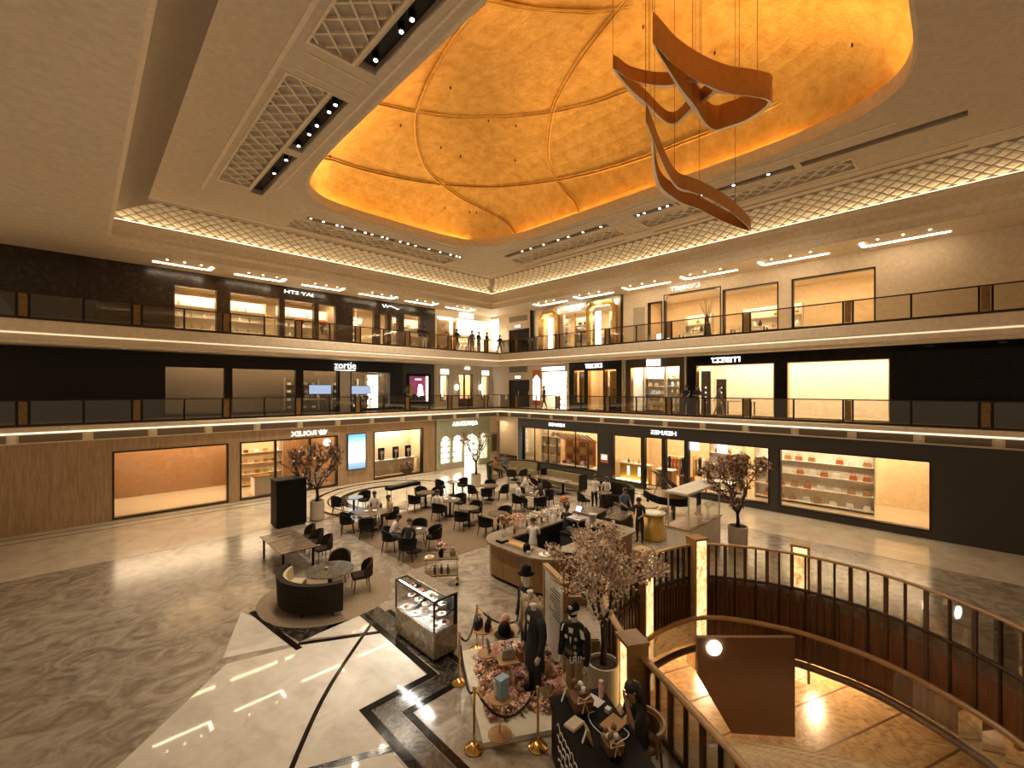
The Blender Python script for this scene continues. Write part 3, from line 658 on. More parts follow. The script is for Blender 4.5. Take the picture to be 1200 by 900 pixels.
# ------------------------------------------------------------------ LEFT, top floor: dark marble shop
T, I = front('shopfront', L2, XW, 20.44, F2, 12.25, 'marble_brown', [(3.6,5.6,8.75,11.45),(6.2,8.9,8.75,11.45),(9.15,11.0,8.75,11.45),(11.23,12.42,8.75,11.45),(13.56,15.22,8.75,11.5),(15.62,16.23,F2+.02,11.3),(16.5,17.15,F2+.02,11.3),(17.58,19.09,8.75,11.5)],
    'dark brown marble shopfront with bronze framed windows on the top gallery', frame='wood_dark')
for a in (10.0, 13.3, 18.4): part(T, I, 'picture_light', L2.box(MB(), a, a+1.6, -.22, -.17, 11.75, 11.79), 'dark_bronze')
room(L2, 3, 13.0, F2, 12.2, 5.5, 'shop_wall', 'shop_light_mid', 3, lw=.3, maxd=1.9); room(L2, 13.2, 20.3, F2, 12.2, 5.0, 'shop_wall', 'shop_light_mid', 3, lw=.3, maxd=1.9)
sign(L2, 'JAY STH', 10.05, 11.9, 1.8, .26, 'sign_white', 'white letters on the dark marble shop, cut by the picture edge', d=-.17)
mb = MB(); mb.tube([L2.pt(a,-.2,z) for a,z in ((15.8,12.0),(15.95,11.78),(16.05,12.02),(16.2,11.80),(16.3,11.95),(16.5,11.93),(16.8,11.86),(17.05,11.76),(17.15,11.84))], .03, 6)
mb.build('shop_sign', 'sign_white', None, label='white handwritten flourish above the dark marble shop doors', cat='sign')
shelving(L2, 3.8, 8.6, 1.7, F2, 11.3, 4, 'bottle', ['gold','pots','white'], 'in the dark marble shop, end near the stairs', seed=2)
shelving(L2, 9.2, 12.6, 1.7, F2, 11.3, 4, 'bottle', ['gold','pots','white'], 'in the dark marble shop, behind the flower urns', seed=3)
shelving(L2, 13.4, 15.3, 2.4, F2, 11.0, 4, 'vase', ['gold','white'], 'in the dark marble shop, behind the bright chandelier', seed=4)
shelving(L2, 17.4, 19.9, 1.2, F2, 11.4, 4, 'gift_box', ['white','tan','gold'], 'in the dark marble shop, beside the doors', seed=5)
def flower_urn(loc, label):
    t = thing('flower_urn', label, 'vase', loc); MB().lathe([(.10,0),(.05,.1),(.16,.45),(.12,.55)], n=12).build('urn', 'black', t, smooth=True)
    random.seed(7); mb = MB()
    for k in range(40): a = random.uniform(0,2*PI); r = random.uniform(0,.3); mb.ball((r*math.cos(a), r*math.sin(a), .75+random.uniform(-.12,.14)), .08, 5, 4)
    mb.build('flowers', 'orange_cloth', t, kind='stuff')
def plinth(F, a, d, z, w, h, label, mt='shop_white'):
    t = thing('display_plinth', label, 'plinth', F.pt(a,d,z)); MB().box(-w/2,-w/2,0,w/2,w/2,h-.05).build('body', mt, t); MB().box(-w/2-.03,-w/2-.03,h-.05,w/2+.03,w/2+.03,h).build('top', 'gold', t)
for k, a in enumerate((10.55, 12.0)):
    plinth(L2, a, 1.2, F2+.012, .5, 1.0, 'pale plinth under the orange flower urn by the %s' % ('mullion' if k == 0 else 'marble pier'), 'shop_wall'); flower_urn(Vector(L2.pt(a,1.2,F2+1.012)), 'black urn of orange flowers in the dark marble shop window, %s' % ('by the mullion' if k == 0 else 'by the marble pier'))
t = thing('glass_chandelier', 'white globe chandelier hanging inside the dark marble shop', 'chandelier', L2.pt(14.6,1.6,12.1))
MB().cyl((0,0,0),(0,0,-1.1),.015,n=6).build('rod', 'gold', t)
for k in range(9):
    a = k*2*PI/9; r = .55 if k%2 else .32
    b = MB().tube([(0,0,-1.1),(r*.5*math.cos(a),r*.5*math.sin(a),-1.2),(r*math.cos(a),r*math.sin(a),-1.1-.1*(k%3))], .012, 5).build('arm', 'gold', t)
    MB().ball((r*math.cos(a), r*math.sin(a), -1.15-.1*(k%3)), .12, 10, 8).build('globe', 'sign_warm', b, smooth=True)
# LEFT, top floor: bright floral shop in the cream wall
T, I = front('shopfront', L2, 20.44, XR_, F2, 12.25, 'cream', [(20.61,22.45,8.8,11.75),(22.55,26.19,8.7,11.8)], 'cream shopfront with a floral window and glowing white sign on the top gallery', frame='gold', fw=.03)
room(L2, 20.5, 26.4, F2, 12.2, 2.6, 'shop_white', 'shop_light_white', 2, lw=.8)
L2.box(MB(), 22.85, 24.35, -.2, -.12, 11.86, 12.22).build('shop_sign', 'sign_white', None, label='glowing white box sign over the floral shop', cat='sign')
t = thing('floral_panel', 'large painted panel of red and white flowers in the floral shop window', 'picture', L2.pt(21.5,.45,8.8)); inv = Matrix.Translation(-Vector(L2.pt(21.5,.45,8.8)))
part(t, inv, 'panel', L2.box(MB(), 20.7, 22.3, .45, .5, F2+.012, 11.6), 'cream_flower')
random.seed(4)
for k in range(16):
    a, z, r = random.uniform(20.9,22.1), random.uniform(9.0,11.4), random.uniform(.14,.32); pts = [(a+r*math.cos(q*PI/5)*(1 if q%2 else .7), z+r*math.sin(q*PI/5)*(1 if q%2 else .7)) for q in range(10)]
    part(t, inv, 'painted_flower', L2.poly(MB(), pts, .41-.001*k, .45), ['red_goods','white','pink','peach'][k%4])
shelving(L2, 22.8, 26.0, 2.0, F2, 11.4, 4, 'bottle', ['white','gold','peach'], 'in the bright floral shop', seed=6, step=.4)
for k in range(5): goods('hanging_dress', ['pink','cream_flower','peach'][k%3], L2.pt(23.9+.5*k, .9, F2+.012), 0, 'gown standing in the bright floral shop window', 'dress', 'gowns in the floral shop window')
# LEFT, middle floor
T, I = front('shopfront', L2, XW, 17.51, F1, 7.78, 'near_black', [(3.2,6.0,4.4,7.05),(6.3,9.9,4.4,7.05),(10.25,12.6,4.4,7.05),(13.45,16.5,4.4,7.05)], 'near black wide shopfront with blue screens inside on the middle gallery', frame='black_metal')
part(T, I, 'steel_column', L2.box(MB(), 12.66, 13.38, -.2, -.12, F1, 7.05), 'brushed')
room(L2, 3, 17.3, F1, 7.7, 5.0, 'shop_dark', 'shop_light_dim', 3, floor='marble_black', ceil='shop_dark', lw=.12)
sign(L2, 'zortie', 13.03, 7.42, 1.5, .46, 'sign_white', 'white rounded lettering on the near black shopfront', mirror=False, d=-.2)
L2.box(MB(), 12.3, 13.75, -.22, -.18, 7.07, 7.12).build('sign_bar', 'sign_white', None, label='white light bar under the rounded white lettering', cat='sign')
def screen(F, a0, a1, d, z0, z1, mt, label):
    c = F.pt((a0+a1)/2, d, z0); t = thing('wall_screen', label, 'screen', c); inv = Matrix.Translation(-Vector(c))
    part(t, inv, 'bezel', F.box(MB(), a0, a1, d, d+.06, z0, z1), 'black'); part(t, inv, 'display', F.box(MB(), a0+.03, a1-.03, d-.012, d, z0+.03, z1-.03), mt)
screen(L2, 10.85, 12.36, .5, 5.45, 6.1, 'screen_glow', 'blue screen in the near black shop, beside the clothes rack'); screen(L2, 13.75, 15.25, .5, 5.43, 6.05, 'screen_glow', 'blue screen in the near black shop, right of the steel column')
shelving(L2, 10.3, 12.6, 3.4, F1, 6.6, 4, 'gift_box', ['white','silver_goods','pots'], 'in the near black shop, behind the first screen', seed=7, board='shop_dark'); shelving(L2, 13.6, 15.6, 3.4, F1, 6.6, 4, 'gift_box', ['white','silver_goods','pots'], 'in the near black shop, behind the second screen', seed=8, board='shop_dark')
shelving(L2, 15.7, 16.6, 2.0, F1, 6.9, 5, 'bottle', ['white','gold'], 'lit warm in the near black shop, at its far end', seed=9, step=.3, board='niche_white')
def counter_table(F, a, d, z, w, label):
    t = thing('display_table', label, 'table', F.pt(a,d,z), 0 if F.side == 'L' else PI/2); MB().box(-w/2,-.35,.78,w/2,.35,.84).build('top', 'white', t)
    for sx in (-1,1):
        for sy in (-1,1): MB().box(sx*(w/2-.06)-.03,sy*.28-.03,0,sx*(w/2-.06)+.03,sy*.28+.03,.78).build('leg', 'black_metal', t)
counter_table(L2, 11.3, 1.5, F1+.012, 1.8, 'white topped display table before the first blue screen'); counter_table(L2, 14.7, 1.5, F1+.012, 1.8, 'white topped display table before the second blue screen')
for k in range(9): goods('handbag', ['white','silver_goods','grey_bag'][k%3], L2.pt(10.7+.38*k if k < 4 else 14.0+.35*(k-4), 1.5, F1+.852), .3*k, 'small bag on a white topped display table', 'bag', 'bags on the display tables of the near black shop')
T, I = front('wall_panelling', L2, 17.51, 20.36, F1, 7.78, 'dark_grey', [], 'grey brown wall panel around the pink poster', cat='panel')
t = thing('lit_poster', 'pink and purple lit fashion poster in a dark frame', 'poster', L2.pt(18.9,-.16,4.75)); inv = Matrix.Translation(-Vector(L2.pt(18.9,-.16,4.75)))
part(t, inv, 'frame', L2.wall(MB(), 17.87,19.96,4.68,6.98,-.22,-.12,[(18.02,19.75,4.85,6.8)]), 'black'); part(t, inv, 'print', L2.box(MB(), 18.02,19.75,-.15,-.12,4.85,6.8), 'poster_pink')
part(t, inv, 'printed_glow', L2.poly(MB(), [(18.03,4.9),(18.5,5.2),(18.45,5.9),(18.03,6.4)], -.156, -.15), 'peach'); part(t, inv, 'printed_caption', L2.box(MB(), 18.55,19.15,-.156,-.15,6.5,6.62), 'sign_warm'); part(t, inv, 'printed_figure', L2.poly(MB(), [(18.75,5.1),(19.35,5.1),(19.3,5.5),(19.25,6.0),(19.1,6.2),(18.9,6.15),(18.8,5.7)], -.157, -.15), 'niche_white')
part(t, inv, 'printed_dress', L2.poly(MB(), [(18.1,4.9),(19.6,4.9),(19.4,5.35),(18.9,5.2),(18.4,5.5)], -.158, -.15), 'poster_dark'); part(t, inv, 'printed_edge', L2.box(MB(), 19.55,19.75,-.156,-.15,4.85,6.8), 'warm_glow')
def arched(F, a0, a1, z0, z1): # spandrels that turn the top of a square hole into an arch
    mb = MB(); r = (a1-a0)/2; c = (a0+a1)/2; n = 8
    for sg in (-1,1):
        P = [(c+sg*r, z1-r), (c+sg*r, z1)]+[(c, z1)]+[(c+sg*r*math.sin(k*PI/2/n), z1-r+r*math.cos(k*PI/2/n)) for k in range(1,n)]
        P = [(c+sg*r, z1-r),(c+sg*r, z1),(c, z1)]+[(c+sg*r*math.sin(k*PI/2/n), z1-r+r*math.cos(k*PI/2/n)) for k in range(1,n)]
        yield P
T, I = front('shopfront', L2, 20.36, XR_, F1, 7.78, 'cream', [(20.94,21.79,4.85,6.95),(22.76,24.32,F1+.02,7.05),(25.29,26.2,4.85,6.95)], 'cream panelled shopfront with dark glazed doors and two narrow lit windows', frame='wood_dark')
for a in (20.5, 22.2, 24.85, 26.35): part(T, I, 'pilaster', L2.box(MB(), a, a+.12, -.18, -.12, F1, 7.75), 'molding')
part(T, I, 'door_leaf', L2.box(MB(), 23.4,23.55,-.05,.05,F1+.02,7.0), 'wood_dark'); part(T, I, 'door_kickboard', L2.box(MB(), 22.8,24.28,-.04,.04,F1+.02,5.0), 'wood_dark')
room(L2, 20.5, 26.4, F1, 7.7, 2.4, 'shop_wall', 'shop_light', 2, lw=.5)
for a in (21.36, 25.75):
    L2.box(MB(), a-.4, a+.4, -.16, -.12, 7.03, 7.42).build('window_lamp', 'sign_white', None, label='glowing white panel over a narrow lit window', cat='light', group='glowing panels over the narrow windows')
    L2.box(MB(), a-.35, a+.35, .6, .65, F1+.012, 6.8).build('backlit_sign', 'niche_white', None, label='bright backlit display panel in a narrow window', cat='display', group='backlit panels in the narrow windows')
    plinth(L2, a, .4, F1+.012, .25, .9, 'slim plinth in the narrow lit window %s' % ('beside the pink poster' if a < 23 else 'by the corner')); goods('bottle', 'handbag', L2.pt(a, .4, F1+.912), 0, 'dark bottle in a narrow lit window', 'bottle', 'bottles in the narrow windows')
block_sign(L2, 23.6, 7.33, 2.2, .3, 'sign_white', 'small white lit lettering over the dark glazed doors', 11); L2.poly(MB(), [(23.4,7.5),(24.0,7.5),(23.9,7.68),(23.5,7.68)], -.2, -.14).build('emblem', 'sign_white', None, label='white emblem above the lettering over the glazed doors', cat='sign')
for a in (22.48, 25.08):
    t = thing('wall_lantern', 'white wall lantern beside the dark glazed doors', 'lamp', L2.pt(a,-.14,5.7), group='lanterns beside the glazed doors')
    MB().box(-.05,-.06,.1,.05,.0,.5).build('bracket', 'gold', t); MB().lathe([(.05,0),(.16,.1),(.16,.4),(.05,.5)], (0,-.16,0), 10).build('shade', 'sign_white', t)
shelving(L2, 22.8, 24.3, 1.6, F1, 6.9, 5, 'bottle', ['white','gold'], 'behind the dark glazed doors', seed=12, step=.3)
# LEFT, ground floor: wood clad watch shop
T, I = front('shopfront', LG, XW, 17.9, 0, 3.6, 'wood_panel', [(1.0,5.4,.05,3.05),(5.9,11.0,.05,3.05),(13.28,16.94,.05,3.12)], 'pale wood clad shopfront with framed lit windows at ground level', d0=-.1, frame='dark_bronze', fw=.07)
for z in (.95, 3.2): part(T, I, 'panel_joint', LG.box(MB(), 11.05, 13.25, -.104, -.1, z, z+.015), 'brown')
for a in (11.15, 11.5, 12.8, 13.2, 17.0, 17.5): part(T, I, 'panel_joint', LG.box(MB(), a, a+.012, -.104, -.1, 0 if a > 13 else .95, 3.6 if a < 13 else 3.2), 'brown')
for a in (7.6, 9.4): part(T, I, 'mullion', LG.box(MB(), a-.05, a+.05, -.1, .1, .05, 3.0), 'dark_bronze')
room(LG, .8, 11.1, 0, 3.5, 5, 'shop_brown', 'shop_light', 3); room(LG, 13.2, 17.0, 0, 3.4, 1.6, 'shop_wall', 'shop_light_white', 1, lw=.5)
t = thing('video_screen', 'tall bright screen showing sky and sea on the wood clad wall', 'screen', LG.pt(12.14,-.2,.9)); inv = Matrix.Translation(-Vector(LG.pt(12.14,-.2,.9)))
part(t, inv, 'bezel', LG.box(MB(), 11.55,12.73,-.2,-.1,.88,3.08), 'dark_grey'); part(t, inv, 'display', LG.box(MB(), 11.6,12.68,-.215,-.2,.93,3.03), 'sky_screen')
t = thing('window_ledge', 'long pale ledge across the watch display window', 'shelf', LG.pt(15.1,.5,1.05)); MB().box(-1.7,0,0,1.7,.35,.06).build('ledge', 'white', t); MB().box(-1.7,.35,-1.0,1.7,.38,.0).build('front_board', 'shop_wall', t)
for k, a in enumerate((14.2, 15.25, 16.2)):
    t = thing('watch_stand', 'black rounded watch stand with a white dial on the window ledge', 'watch', LG.pt(a,.66,1.11), group='watch stands on the ledge')
    MB().box(-.23,-.04,.04,.23,.04,.82).build('board', 'black', t, bevel=.08, seg=3); MB().lathe([(.13,0),(.13,.03),(0,.03)], n=14).xf(Matrix.Translation((0,-.05,.52)) @ Matrix.Rotation(PI/2,4,'X')).build('dial', 'white', t); MB().box(-.05,-.065,.1,.05,-.045,.40).build('strap', 'off_white', t); MB().box(-.15,-.1,0,.15,.1,.04).build('foot', 'white', t)
sign(LG, 'ROLEX', 9.05, 3.3, 1.35, .27, 'sign_white', 'white lit lettering over the wood clad shop window', d=-.13)
mb = MB(); LG.poly(mb, [(9.95,3.16),(10.25,3.16),(10.36,3.42),(10.25,3.36),(10.2,3.46),(10.1,3.37),(10.0,3.46),(9.95,3.36),(9.84,3.42)], -.16, -.1); mb.build('crown_emblem', 'sign_warm', None, label='small pale crown emblem beside the white lettering', cat='sign')
MB().lathe([(.22,0),(.22,.05),(0,.05)], n=20).xf(Matrix.Translation(LG.pt(10.5,.3,2.65)) @ Matrix.Rotation(PI/2,4,'X')).build('wall_clock', 'sign_white', None, label='round white clock in the wood clad shop window', cat='clock')
shelving(LG, 6.2, 9.0, 3.4, 0, 2.6, 4, 'gift_box', ['white','tan','gold'], 'in the wood clad shop', seed=14, board='shop_wall')
plinth(LG, 7.2, 1.2, .012, .8, 1.0, 'pale gold topped plinth in the wood clad shop, next to the tree'); plinth(LG, 9.9, 1.0, .012, .8, 1.0, 'pale gold topped plinth in the wood clad shop, under the clock')
# green arched shop
T, I = front('shopfront', LG, 18.05, 23.05, 0, 3.6, 'green_front', [(18.43,19.33,.45,2.4),(19.48,20.43,.45,2.4),(20.55,21.91,0,2.4),(22.03,22.8,.45,2.4)], 'sage green shopfront with glowing arched windows', d0=-.1, panes=False)
for h in ((18.43,19.33,.45,2.4),(19.48,20.43,.45,2.4),(20.55,21.91,0,2.4),(22.03,22.8,.45,2.4)):
    for P in arched(LG, *h): part(T, I, 'arch_corner', LG.poly(MB(), P, -.1, .2), 'green_front')
    part(T, I, 'pane', LG.box(MB(), h[0],h[1],.02,.035,h[2],h[3]), 'glass')
    if h[2] > 0: part(T, I, 'plinth_panel', LG.box(MB(), h[0],h[1],-.11,-.1,.05,.42), 'beige_panel')
room(LG, 18.2, 22.95, 0, 3.4, 2.2, 'shop_white', 'shop_light_white', 2, lw=.7, floor='marble_pale')
for a0, a1 in ((18.35,19.4),(19.45,20.5),(21.95,22.85)):
    LG.box(MB(), a0, a1, 1.02, 1.06, .012, 2.6).build('lightbox', 'niche_white', None, label='white backlit wall behind the shoe shelves of the green shop', cat='display', group='backlit walls in the green shop')
    shelving(LG, a0, a1, .6, .012, 2.3, 5, 'shoe', ['peach','tan','grey_bag','rose'], 'of the green arched shop, %s' % {18.35:'first arch from the wood cladding',19.45:'arch beside the doorway',21.95:'last arch by the corner'}[a0], seed=int(a0*10), step=.3, board='clear_glass', mt='clear_glass')
LG.box(MB(), 20.5, 21.95, 1.6, 1.64, .012, 2.6).build('lightbox', 'niche_white', None, label='white backlit wall at the end of the green shop doorway', cat='display')
sign(LG, 'AQUAZZURA', 20.6, 3.22, 2.35, .36, 'sign_white', 'white lettering on the sage green shopfront', d=-.13)
# passage at the corner of the ground floor
mb = MB(); LG.box(mb, 23.05, 24.1, 0, .2, 0, 3.6); LG.box(mb, 26.2, 26.4, -3, 4.5, 0, 3.6); LG.box(mb, 24.0, 24.2, 0, 2.0, 0, 3.6); LG.box(mb, 24.0, 26.4, 4.3, 4.5, 0, 3.6); LG.box(mb, 23.8, 26.4, -3, 4.5, 3.3, 3.6)
RG.box(mb, 23.53, 23.7, 0, .2, 0, 3.6)
S('wall_passage', mb, 'cream'); mb = MB(); LG.box(mb, 24.2, 26.2, 4.24, 4.3, 0, .2); LG.box(mb, 23.05, 24.0, -.03, 0, 0, .12); LG.box(mb, 26.14,26.2,-2.5,4.3,0,.2); S('baseboard_passage', mb, 'wood_dark')
LG.box(MB(), 24.6, 25.8, 1.5, 1.9, 3.26, 3.299).build('ceiling_light', 'led', None, label='lit panel in the ceiling of the corner passage', cat='light')
t = thing('framed_picture', 'dark portrait picture in a grey frame beside the green shop', 'picture', LG.pt(23.55,-.06,.8)); inv = Matrix.Translation(-Vector(LG.pt(23.55,-.06,.8)))
part(t, inv, 'frame', LG.box(MB(), 23.2,23.9,-.06,0,.75,2.35), 'beige_panel'); part(t, inv, 'print', LG.box(MB(), 23.3,23.8,-.07,-.06,.9,2.2), 'shop_dark')
# ------------------------------------------------------------------ RIGHT, top floor
def service_wall(z0, tag_):
    mb = MB(); R2.wall(mb, 24.85, YL_, z0, z0+3.7, -.1, .2, [(25.2,27.65,z0,z0+2.3)]); S('wall_corner_'+tag_, mb, 'cream')
    t = thing('double_door', 'dark double service door on the %s gallery corner wall' % tag_, 'door', R2.pt(26.4,0,z0)); inv = Matrix.Translation(-Vector(R2.pt(26.4,0,z0)))
    for a0, a1 in ((25.25,26.40),(26.44,27.6)):
        lf = part(t, inv, 'door_leaf', R2.box(MB(), a0,a1,.0,.06,z0+.01,z0+2.25), 'seat_brown' if tag_ == 'upper' else 'near_black'); R2.box(MB(), a0+.1,a0+.14,-.04,0,z0+.95,z0+1.35).xf(inv).build('pull_handle', 'chrome', lf)
    part(t, inv, 'door_frame', R2.wall(MB(), 25.2,27.65,z0,z0+2.3,-.06,.1,[(25.25,27.6,z0,z0+2.25)]), 'wood_dark')
    t = thing('wall_vent', 'slatted air vent above the %s gallery service door' % tag_, 'vent', R2.pt(26.5,-.12,z0+2.95)); inv = Matrix.Translation(-Vector(R2.pt(26.5,-.12,z0+2.95)))
    part(t, inv, 'vent_frame', R2.box(MB(), 25.4,27.6,-.12,-.1,z0+2.93,z0+3.42), 'beige_panel')
    for k in range(6): part(t, inv, 'louvre', R2.box(MB(), 25.45,27.55,-.135,-.12,z0+2.97+k*.073,z0+3.01+k*.073), 'grille')
    t = thing('exit_sign', 'small lit exit box above the %s gallery service door' % tag_, 'sign', R2.pt(26.45,-.14,z0+2.4)); MB().box(-.06,-.36,0,.0,.36,.26).build('case', 'white', t); MB().box(-.07,-.33,.03,-.06,.33,.23).build('lit_face', 'sign_warm' if tag_ == 'upper' else 'sign_white', t)
service_wall(F2, 'upper'); service_wall(F1, 'middle')
R2.box(MB(), 28.95, 29.85, -.12, -.1, F2+.7, 12.0).build('light_niche', 'niche_white', None, label='tall glowing white panel in the top gallery corner', cat='light')
R2.box(MB(), 24.84, 24.98, -.25, .1, F2, 12.24).build('pilaster', 'black_metal', None, label='black upright strip beside the gold framed shop', cat='trim', kind='structure')
# gold octagon shop
def oct_pts(a0, a1, z0, z1, c): return [(a0,z0),(a1,z0),(a1,z1-c),(a1-c,z1),(a0+c,z1),(a0,z1-c)]
T, I = front('shopfront', R2, 16.55, 24.84, F2, 12.25, 'brushed', [(22.0,24.0,F2+.02,12.0),(19.55,21.65,F2+.02,11.55),(16.85,19.35,F2+.02,12.05)], 'metallic shopfront with gold cut-corner portals on the top gallery', panes=False, d0=-.05)
for a0, a1, z1 in ((22.0,24.0,12.0),(16.85,19.35,12.05)):
    P, Q = oct_pts(a0,a1,F2+.03,z1,.4), oct_pts(a0+.28,a1-.28,F2+.28,z1-.28,.3)
    mb = MB()
    for i in range(6): j = (i+1)%6; R2.poly(mb, [P[i],P[j],Q[j],Q[i]], -.3, .1)
    part(T, I, 'gold_portal', mb, 'gold'); part(T, I, 'pane', R2.box(MB(), a0+.28,a1-.28,.05,.06,F2+.28,z1-.28), 'glass')
part(T, I, 'pane', R2.box(MB(), 19.6,21.6,.05,.06,F2+.05,11.5), 'glass'); part(T, I, 'pane_mullion', R2.box(MB(), 20.55,20.63,.0,.08,F2+.03,11.5), 'gold')
room(R2, 16.7, 24.7, F2, 12.2, 4, 'shop_wall', 'shop_light_mid', 3, lw=.3, maxd=1.9)
for a in (23.5, 18.9): R2.box(MB(), a-.22, a+.22, .55, .62, F2+.3, 11.5).build('light_column', 'niche_white', None, label='glowing white column inside the gold portal shop', cat='light', group='light columns in the gold portal shop')
shelving(R2, 16.9, 18.5, 1.5, F2, 11.6, 4, 'gift_box', ['silver_goods','white','grey_bag'], 'inside the larger gold portal', seed=21); shelving(R2, 22.0, 23.1, .9, F2, 11.4, 4, 'handbag', ['gold','shop_dark','handbag'], 'inside the smaller gold portal', seed=22); shelving(R2, 19.7, 21.5, 1.2, F2, 11.4, 4, 'handbag', ['gold','shop_dark','peach'], 'between the two gold portals', seed=23)
for k in range(4): goods('hanging_dress', ['grey_cloth','white_cloth','blue_cloth'][k%3], R2.pt(17.3+.45*k, 1.0, F2+.012), PI/2, 'gown standing inside the larger gold portal', 'dress', 'garments inside the larger gold portal')
sign(R2, 'YEH BEDAR', 20.62, 11.98, 2.0, .24, 'sign_white', 'bluish white lettering between the gold portals', d=-.12); R2.box(MB(), 19.95, 21.0, -.14, -.1, 11.68, 11.75).build('sign_bar', 'sign_white', None, label='short white light bar under the bluish lettering', cat='sign')
R2.box(MB(), 16.38, 16.54, -.2, .1, F2, 12.24).build('pilaster', 'dark_bronze', None, label='dark upright between the metallic and the cream shopfront', cat='trim', kind='structure')
# cream homeware shop
holes = [(13.55,14.55,F2+.02,11.4),(9.94,13.45,F2+.02,11.75),(7.0,9.85,F2+.02,11.5)]
T, I = front('shopfront', R2, YS, 16.38, F2, 12.25, 'cream', holes+[(3.0,6.4,F2+.02,11.5)], 'cream shopfront with thin black framed round cornered windows on the top gallery', frame='black_metal', fw=.06)
for sg, a in ((1,9.94),(-1,13.45)):
    P = [(a,11.75),(a+sg*.6,11.75)]+[(a+sg*.6-sg*.6*math.sin(k*PI/12), 11.15+.6*math.cos(k*PI/12)) for k in range(1,7)]
    part(T, I, 'round_corner', R2.poly(MB(), P, -.13, .1), 'cream')
part(T, I, 'recess_panel', R2.box(MB(), 14.75,15.6,-.13,-.12,F2,11.2), 'beige_panel')
room(R2, 2, 16.2, F2, 12.2, 5, 'shop_wall', 'shop_light_mid', 3, lw=.3, maxd=1.9)
sign(R2, "L'OBJET", 12.1, 12.0, 1.85, .32, 'sign_warm', 'pale lettering above the thin framed cream shopfront', d=-.15)
shelving(R2, 11.5, 13.2, 2.4, F2, 10.7, 3, 'vase', ['white','pots','gold'], 'of the cream homeware shop', seed=25); shelving(R2, 6.5, 9.6, 2.4, F2, 10.7, 3, 'vase', ['white','pots','gold'], 'of the cream homeware shop past the branch vase', seed=26)
counter_table(R2, 12.2, 1.6, F2+.012, 1.9, 'display table in the thin framed cream shop window'); counter_table(R2, 9.0, 1.6, F2+.012, 1.9, 'display table past the branch vase')
for k in range(8): goods('vase', ['pots','seat_brown','white','gold'][k%4], R2.pt(11.6+.18*k if k < 5 else 8.4+.3*(k-5), 1.6, F2+.852), 0, 'vase on a table in the cream homeware shop', 'vase', 'vases on the homeware tables')
plinth(R2, 14.0, .9, F2+.012, .6, .9, 'white glowing plinth in the narrow window of the cream shop', 'niche_white')
t = thing('branch_vase', 'tall black vase with bare upright branches in the cream shop window', 'vase', R2.pt(11.05,.7,F2+.012)); MB().lathe([(.16,0),(.22,.5),(.16,1.1),(.10,1.3)], n=14).build('vase', 'black', t, smooth=True); random.seed(3)
for k in range(14):
    a = random.uniform(0,2*PI); r = random.uniform(.1,.5); MB().tube([(0,0,1.2),(r*.3*math.cos(a),r*.3*math.sin(a),1.7),(r*math.cos(a),r*math.sin(a),2.3+random.uniform(0,.5))], [.02,.014,.005], 5).build('branch', 'twig', t)
# ------------------------------------------------------------------ RIGHT, middle floor
mb = MB(); R2.wall(mb, 21.04, 24.85, F1, 7.78, -.1, .2, [(21.3,23.75,F1,7.15)]); S('wall_right_middle', mb, 'cream')
t = thing('orange_poster', 'orange and white arch poster beside the bright white shop', 'poster', R2.pt(24.4,-.13,4.5)); inv = Matrix.Translation(-Vector(R2.pt(24.4,-.13,4.5)))
part(t, inv, 'board', R2.box(MB(), 23.92,24.8,-.14,-.1,4.5,7.35), 'orange_panel'); part(t, inv, 'printed_arch', R2.poly(MB(), [(23.98,4.9),(24.74,4.9),(24.74,6.6),(24.36,6.95),(23.98,6.6)], -.15, -.14), 'niche_white')
room(R2, 21.2, 23.8, F1, 7.7, 2.5, 'shop_white', 'shop_light_white', 2, lw=.9)
R2.box(MB(), 21.35, 23.7, 1.5, 1.55, F1+.012, 7.1).build('lightbox', 'niche_white', None, label='glowing back wall of the small white shop on the middle gallery', cat='display')
shelving(R2, 21.5, 23.4, 1.0, F1, 6.8, 5, 'bottle', ['white','gold','peach'], 'of the small white shop', seed=27, step=.33, board='clear_glass', mt='clear_glass')
t = thing('shop_sign', 'white lit sign panel with dark outline over the small white shop', 'sign', R2.pt(22.5,-.16,7.2)); inv = Matrix.Translation(-Vector(R2.pt(22.5,-.16,7.2)))
part(t, inv, 'outline', R2.box(MB(), 21.35,23.85,-.14,-.1,7.18,7.62), 'dark_bronze'); part(t, inv, 'lit_panel', R2.box(MB(), 21.42,23.78,-.16,-.14,7.24,7.56), 'sign_white')
def dark_shop(a0, a1, holes, label, mt='near_black', wall='shop_wall', light='shop_light'):
    r = front('shopfront', R2, a0, a1, F1, 7.78, mt, holes, label, frame='gold', fw=.04); room(R2, a0+.2, a1-.2, F1, 7.7, 3.5, wall, light, 2, lw=.5); return r
dark_shop(16.47, 21.04, [(19.62,20.56,4.8,7.2),(17.95,19.3,F1+.02,7.15),(16.9,17.85,4.8,7.2)], 'black shopfront with two gold lit windows and a central door', light='shop_light')
for a in (20.1, 17.4): R2.box(MB(), a-.45, a+.45, .5, .55, F1+.012, 7.1).build('gold_backdrop', 'gold_shop', None, label='gold mottled backdrop in a narrow window of the black shop', cat='display', group='gold backdrops in the black shop windows')
for a in (20.1, 17.4):
    plinth(R2, a, .37, F1+.012, .2, 1.5, 'small gold plinth in the narrow window %s' % ('next to the white shop' if a > 19 else 'next to the pilasters'), 'gold_shop')
shelving(R2, 18.0, 19.3, 2.0, F1, 6.8, 3, 'handbag', ['shop_dark','red_goods','handbag'], 'behind the black shop door', seed=29)
block_sign(R2, 18.8, 7.5, 1.45, .34, 'sign_white', 'white lettering over the black shop with gold windows', 15, d=-.15)
